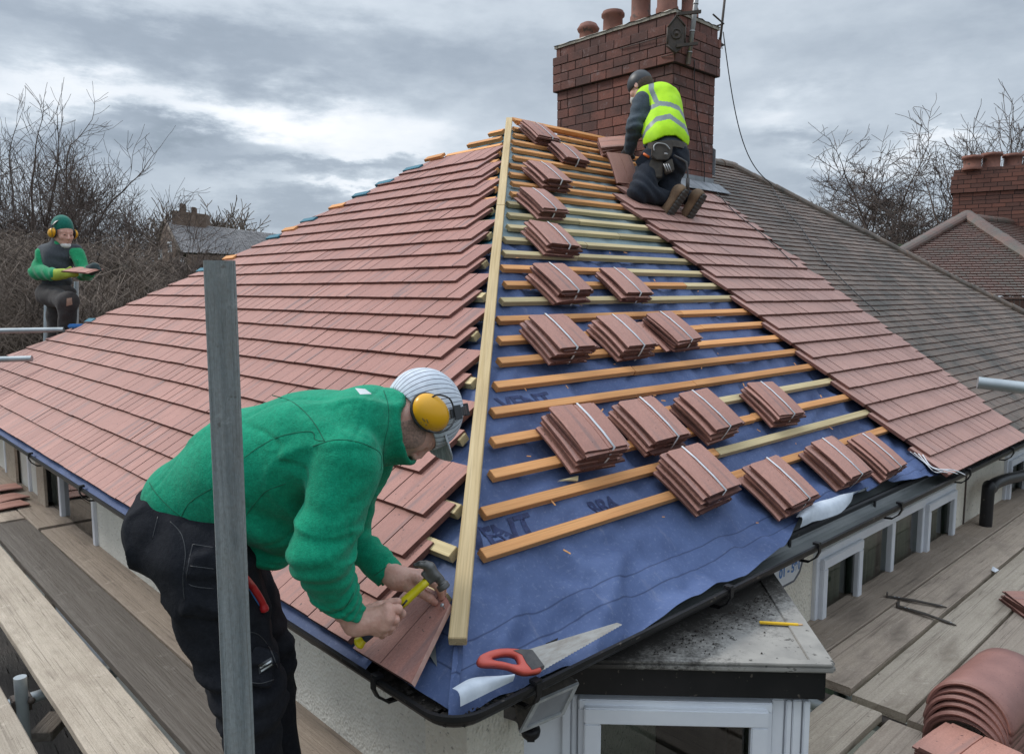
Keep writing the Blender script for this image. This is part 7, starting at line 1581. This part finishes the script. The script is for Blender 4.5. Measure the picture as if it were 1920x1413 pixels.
def tree(name, px, top_py, dist, label, seed, r=.16, maxlv=5, twig='twig', group=None, lean=0., kids=(3, 4), spread=.7, first=.34, rmin=.009, base_z=GROUND, up=.14):
    b_ = P(px, 545, dist); b_ = Vector((b_.x, b_.y, base_z)); ztop = P(px, top_py, dist).z; H_ = ztop - base_z
    root = thing(name, b_, label, 'tree', group); tr, cr = MB(), MB(); rnd = random.Random(seed)
    h0 = H_ * first; hp = [b_ + Vector((0, 0, 0)), b_ + Vector((rnd.gauss(0, .1), rnd.gauss(0, .1), h0 * .5)), b_ + RT * lean * .3 + Vector((0, 0, h0))]; tr.tube(hp, [r * 1.3, r * 1.05, r], 8, cap=False)
    for k in range(rnd.randint(3, 4)):
        a = rnd.random() * 6.28; grow((tr, cr), hp[-1] - Vector((0, 0, rnd.random() * h0 * .2)), Vector((math.cos(a) * .55, math.sin(a) * .55, 1)) + RT * lean, (H_ - h0) * .42, r * .62, 1, rnd, maxlv, up, spread, kids, .3, rmin)
    tr.build('trunk', 'bark', root); cr.build('crown', twig, root); return root
tree('bare_tree', 8, 215, 17, 'tall bare tree at the left picture edge with trunk beside the frame', 3, .13, 6, group='bare trees on the left', kids=(2, 4), lean=.15, rmin=.0042, first=.46)
tree('bare_tree', 75, 235, 18.5, 'leafless tree leaning right above the man with the green hat', 8, .12, 6, group='bare trees on the left', lean=.35, kids=(2, 4), rmin=.0042, first=.46)
tree('bare_tree', -60, 240, 20, 'leafless tree mostly outside the left picture edge', 12, .12, 5, group='bare trees on the left', lean=.1, rmin=.005, first=.45)
tree('bare_tree', 178, 345, 14, 'thin sparse sapling with one tall twig right of the man with the green hat', 21, .05, 4, group='bare trees on the left', kids=(2, 3), first=.5, rmin=.0045)
tree('bare_tree', 215, 388, 22, 'low bushy leafless tree left of the stone cottage', 31, .08, 6, group='bare trees on the left', rmin=.006)
tree('bare_tree', 385, 378, 62, 'pale leafless tree behind the stone cottage roof', 5, .3, 5, twig='twig_pale', group='bare trees on the left', rmin=.03, kids=(3, 5))
tree('bare_tree', 425, 402, 66, 'small pale leafless tree behind the right end of the cottage roof', 6, .22, 5, twig='twig_pale', group='bare trees on the left', rmin=.03)
tree('bare_tree', 350, 390, 58, 'leafless tree behind the cottage chimney', 9, .22, 5, twig='twig_pale', group='bare trees on the left', rmin=.03)
tree('bare_tree', 1640, 262, 34, 'round-headed pollarded bare tree in the middle of the right skyline', 14, .20, 6, group='bare trees on the right', spread=.85, rmin=.010, kids=(3, 4), up=.05)
tree('bare_tree', 1738, 268, 36, 'bare pollarded tree just left of the far brick chimney', 15, .20, 6, group='bare trees on the right', spread=.85, rmin=.010, kids=(3, 4), up=.05)
tree('bare_tree', 1912, 245, 30, 'largest bare tree, rising behind the far chimney at the right edge', 17, .22, 6, group='bare trees on the right', spread=.75, rmin=.009, kids=(3, 4))
tree('bare_tree', 1812, 320, 33, 'bare tree directly behind the left edge of the far chimney', 19, .22, 5, group='bare trees on the right', rmin=.009)
# bramble and hedge thicket behind the left scaffold
mb = MB(); rb_ = random.Random(44)
def thick(n, x0, x1, d0, d1, topf, r0, r1, droop):
    for i in range(n):
        px = rb_.uniform(x0, x1); dist = rb_.uniform(d0, d1); zt = P(px, topf(px), dist).z; zb = P(px, 700, dist).z; z = zb + (zt - zb) * rb_.random() ** .75
        c = P(px, 545, dist); p0 = Vector((c.x, c.y, z - rb_.uniform(.2, .8))); a = rb_.random() * 6.28; h = rb_.uniform(.4, 1.3); d = Vector((math.cos(a) * h * .8, math.sin(a) * h * .8, rb_.uniform(.1, 1.) * h))
        pts = [p0, p0 + d * .35 + Vector((rb_.gauss(0, .06), rb_.gauss(0, .06), .1 * h)), p0 + d * .7 + Vector((rb_.gauss(0, .09), rb_.gauss(0, .09), .08 * h)), p0 + d + Vector((rb_.gauss(0, .1), rb_.gauss(0, .1), -droop * h))]
        if pts[-1].z > zt + .05: continue
        r = rb_.uniform(r0, r1); mb.tube(pts, [r, r * .8, r * .6, r * .35], 3, cap=False)
top = lambda x: float(np.interp(x, [-100, 0, 60, 150, 200, 250, 285, 310, 340, 460, 520], [430, 435, 445, 455, 455, 452, 500, 565, 570, 580, 600]))
thick(15000, -120, 470, 11.5, 17, top, .003, .0085, .25)
thick(3800, -120, 520, 9.5, 11.5, lambda x: float(np.interp(x, [-100, 200, 300, 520], [480, 520, 560, 600])), .003, .007, .3)
o = mb.build('bramble_thicket', 'bramble', None, origin=P(200, 560, 13)); tag(o, 'dense leafless bramble thicket behind the left side of the roof', 'thicket', kind='stuff')
mb = MB()   # dark leafy hedge mass, added as backing so the thicket's gaps look dark
for i in range(15000):
    px = rb_.uniform(-150, 560); dist = rb_.uniform(12.5, 17.5); zt = P(px, top(px) + 48 + 26 * hnoise(px * .02, dist, 1.1, 3), dist).z; c = P(px, 545, dist); z = GROUND + (zt - GROUND) * rb_.random() ** .5; p_ = Vector((c.x, c.y, z)); a = Vector((rb_.gauss(0, 1), rb_.gauss(0, 1), rb_.gauss(0, 1))).normalized(); b__ = a.orthogonal().normalized(); s = rb_.uniform(.05, .11)
    mb.add([p_ + a * s, p_ + b__ * s * .6, p_ - a * s, p_ - b__ * s * .6], [(0, 1, 2, 3)])
m, nt, b = nodes('hedge_leaf'); L(nt, mix(nt, ramp(nt, noise_tex(nt, 'World', (1, 1, 1), 2.2, 5), .35, .65), (.035, .03, .022), (.075, .06, .042)), b.inputs['Base Color']); b.inputs['Roughness'].default_value = .9
o = mb.build('hedge', 'hedge_leaf', None, origin=P(200, 560, 15)); tag(o, 'dark brown hedge mass added as backing behind the bramble thicket', 'hedge', kind='stuff')
mb = MB()   # dark evergreen behind the old roof on the right
for i in range(5000):
    c = P(1668, 545, 30); u, v = rb_.gauss(0, 1), rb_.gauss(0, 1); p_ = Vector((c.x, c.y, GROUND)) + RT * u * 1.0 + FH * v * .9; top_ = P(1668, 458 + 22 * min(2, abs(u)), 30).z; p_.z = GROUND + (top_ - GROUND) * rb_.random() ** .45; a = Vector((rb_.gauss(0, 1), rb_.gauss(0, 1), rb_.gauss(0, 1))).normalized(); b__ = a.orthogonal().normalized(); s = rb_.uniform(.07, .16)
    mb.add([p_ + a * s, p_ + b__ * s * .6, p_ - a * s, p_ - b__ * s * .6], [(0, 1, 2, 3)])
c = P(1668, 545, 30); T_ = thing('evergreen_bush', (c.x, c.y, GROUND), 'dark evergreen bush showing over the old tiled roof on the right', 'bush'); mb.build('foliage', 'ivy', T_); mb = MB(); mb.tube([(c.x, c.y, GROUND), (c.x, c.y, -1)], .12, 8); mb.build('stem', 'bark', T_)
# ---- stone cottage, left distance
D = 48.
gz = GROUND; T_ = thing('stone_cottage', (P(410, 545, D).x, P(410, 545, D).y, gz), 'distant stone cottage with long grey slate roof and ruined chimney', 'house')
rA, rB = P(309, 414, D), P(520, 432, D + 5); rB.z = rA.z - .45; eL1, eR1 = P(338, 473, D - 2.2), P(535, 476, D + 3.); eR1.z = eL1.z; eL0 = rA * 2 - eL1; eL0.z = eL1.z; eR0 = rB * 2 - eR1; eR0.z = eL1.z
mb = MB(); nr, nc = 24, 60
def bil(a, b_, c, d, s, t): return a.lerp(b_, s).lerp(d.lerp(c, s), t)
for i in range(nr):
    for j in range(nc):
        s0, s1, t0, t1 = (j + (.5 if i % 2 else 0)) / nc, (j + .92 + (.5 if i % 2 else 0)) / nc, i / nr, (i + 1.05) / nr
        s0, s1 = min(1, s0), min(1, s1); up_ = Vector((0, 0, .012 + .02 * rb_.random())); mb.add([bil(rA, rB, eR1, eL1, s0, t0), bil(rA, rB, eR1, eL1, s1, t0), bil(rA, rB, eR1, eL1, s1, t1) + up_, bil(rA, rB, eR1, eL1, s0, t1) + up_], [(0, 3, 2, 1)], 0, None, rb_.random())
mb.add([rA, rB, eR0, eL0], [(0, 1, 2, 3)]); mb.build('roof', 'slate', T_)
mb = MB(); W = lambda v, z: Vector((v.x, v.y, z))
ins = lambda a, b_: a.lerp(b_, .05)
mb.add([W(ins(eL1, eR1), gz), W(eR1, gz), W(eR1, eR1.z - .1), W(ins(eL1, eR1), eR1.z - .1)], [(0, 1, 2, 3)]); mb.add([W(eL1, gz), W(eL1, eL1.z), rA - Vector((0, 0, .1)), W(eL0, eL0.z), W(eL0, gz)], [(0, 1, 2, 3, 4)]); mb.add([W(eR1, gz), W(eR1, eL1.z), rB - Vector((0, 0, .1)), W(eR0, eL0.z), W(eR0, gz)], [(0, 1, 2, 3, 4)]); mb.build('wall', 'stone_far', T_)
mb = MB(); mb.tube([eL1, rA + Vector((0, 0, .06)), eL0], .10, 4); mb.build('verge', 'twig_pale', T_)
wf = (eL0 - eL1).normalized(); nn_ = wf.cross(Vector((0, 0, 1))).normalized(); nn_ = nn_ if nn_.dot(FW) < 0 else -nn_
for (px, py, s) in ((318, 463, .28), (300, 476, .3)):
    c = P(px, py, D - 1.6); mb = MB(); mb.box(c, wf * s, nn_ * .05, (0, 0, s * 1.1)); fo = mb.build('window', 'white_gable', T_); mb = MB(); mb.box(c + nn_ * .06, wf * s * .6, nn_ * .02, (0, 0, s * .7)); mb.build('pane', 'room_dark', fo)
c = eL1.lerp(eR1, .76); mb = MB(); mb.box(c + nn_ * 0 + Vector((0, 0, -1.)) - FH * .12, (eR1 - eL1).normalized() * .45, FH * .05, (0, 0, .85)); mb.build('door', 'white_gable', T_)
mb = MB(); c = rA.lerp(rB, .22); dd = (rB - rA).normalized(); mb.box(c + Vector((0, 0, .15)), dd * 1.05, FH * .4, (0, 0, .55)); mb.box(c - dd * .5 + Vector((0, 0, .8)), dd * .16, FH * .16, (0, 0, .4)); mb.box(c + dd * .2 + Vector((0, 0, .75)), dd * .14, FH * .16, (0, 0, .32)); ch_ = mb.build('chimney', 'stone_far', T_, bevel=.04)
# ---- neighbouring hipped house with big chimney, right
apx = P(1812, 409, 15.5); bl_, br_ = P(1545, 533, 13.6), P(2040, 560, 12.4); br_.z = bl_.z = (bl_.z + br_.z) / 2 - .1; base_u = (br_ - bl_); ul = base_u.length; base_u.normalize(); foot = bl_ + base_u * (apx - bl_).dot(base_u); vup = (apx - foot); vl = vup.length; vup.normalize(); nrm = base_u.cross(vup).normalized(); nrm = nrm if nrm.dot(FW) < 0 else -nrm; fx = (foot - bl_).length
T_ = thing('neighbour_house', ((bl_ + br_) / 2).to_tuple()[:2] + (GROUND,), 'neighbouring house with weathered brown hipped roof and massive brick chimney on the right', 'house')
surf2 = lambda u, e, h: bl_ + base_u * e + vup * u + nrm * h; mb = MB()
hl_ = lambda p: (p[0] - p[1] / vl * fx); hr_ = lambda p: (ul - p[1] / vl * (ul - fx)) - p[0]
nC = 34
for k in range(nC): t = vl * k / nC; e0 = t / vl * fx - .1; e1 = ul - t / vl * (ul - fx) + .1; course(mb, surf2, t + rb_.uniform(-.005, .005), e0, e1, .17, vl / nC * 1.5, rb_, [hl_, hr_], lift=.05, thick=.022, drop=.2, tile_n=1, gap=.012)
mb.build('roof', ['tile_far', 'tile_side'], T_)
bk_ = P(2150, 430, 22); bk_.z = apx.z; bb_ = br_ + (bk_ - apx) + Vector((0, 0, 0)); su = (bb_ - br_).normalized(); sl_ = (bb_ - br_).length; mb = MB(); sv_ = (apx - br_ - su * (apx - br_).dot(su)); svl = sv_.length; sv_.normalize(); sn = su.cross(sv_).normalized(); sn = sn if sn.z > 0 else -sn; fx2 = (apx - br_).dot(su)
surf3 = lambda u, e, h: br_ + su * e + sv_ * u + sn * h
for k in range(nC): t = svl * k / nC; course(mb, surf3, t + rb_.uniform(-.004, .004), fx2 * t / svl - .05, sl_, .17, svl / nC * 1.5, rb_, [lambda p: p[0] - fx2 * p[1] / svl], lift=.05, thick=.022, drop=.2, tile_n=1, gap=.012)
mb.build('roof', ['tile_far', 'tile_side'], T_)
mb = MB(); hip_tiles(mb, apx + Vector((0, 0, .05)), br_ + Vector((0, 0, .03)), 12, r=.13); hip_tiles(mb, apx + Vector((0, 0, .05)), bl_ + Vector((0, 0, .03)), 12, r=.12); hip_tiles(mb, apx, bk_, 10, r=.12); mb.build('ridge_tiling', 'tile_far', T_)
mb = MB(); mb.prism([(bl_.x + .3, bl_.y + .3), (br_.x - .2, br_.y + .3), (bb_.x, bb_.y), (bl_.x + 3, bl_.y + 8)][::1], GROUND, bl_.z - .05); mb.build('wall', 'brick_far', T_)
CT = thing('chimney', (0, 0, 0), None, None); CT.parent = T_; c0 = P(1783, 430, 17.2); c1 = P(2010, 430, 16.0); cu = (c1 - c0); cu.z = 0; cl = cu.length; cu.normalize(); cb = FH.copy(); cb = (cb - cu * cb.dot(cu)).normalized(); CT.location = c0 - T_.location
z0c, z1c, z2c, z3c = P(1790, 470, 17).z, P(1790, 362, 17).z, P(1790, 330, 17).z, P(1800, 318, 17).z
core = MB(); mb = MB()
for za, zb_, pr in ((z0c - .8, z1c, 0.), (z1c, z2c, .05), (z2c, z3c, .01)):
    bricks(mb, c0 - cu * pr - cb * pr, cu, -cb, cl + 2 * pr, za, zb_, bw=.25, bh=.085, rng=rb_, joint=.012); bricks(mb, c0 - cu * pr - cb * pr, cb, -cu, 1.2 + 2 * pr, za, zb_, bw=.25, bh=.085, rng=rb_, joint=.012)
    core.box(c0 + cu * cl / 2 + cb * .6 + Vector((0, 0, (za + zb_) / 2 - c0.z)), cu * (cl / 2 + pr - .005), cb * (.6 + pr - .005), (0, 0, (zb_ - za) / 2))
m_, nt_, b_ = nodes('brick_warm'); L(nt_, mix(nt_, rnd_attr(nt_), (.20, .082, .058), (.12, .058, .045)), b_.inputs['Base Color']); b_.inputs['Roughness'].default_value = .85
mb.build('brickwork', 'brick_warm', CT); core.build('mortar_core', 'mortar', CT)
for px, hgt in ((1822, .3), (1858, .36), (1898, .34), (1935, .42), (1965, .3)):
    mb = MB(); q = P(px, 320, 16.9); mb.lathe([(.19, 0), (.2, .05), (.17, .08), (.17, hgt - .08), (.21, hgt - .06), (.21, hgt), (.15, hgt), (.15, hgt - .1)], (q.x, q.y, z3c - .03), 18); mb.build('chimney_pot', 'pot_clay', CT)
mb = MB()
for i in range(8): a = P(1842 + i * 13, 418 + i * 9.5, 15.9 + .02 * i); mb.box(a, cu * .09, cb * .01, (0, 0, .085))
mb.build('lead_flashing', 'lead', T_)
setup_view()
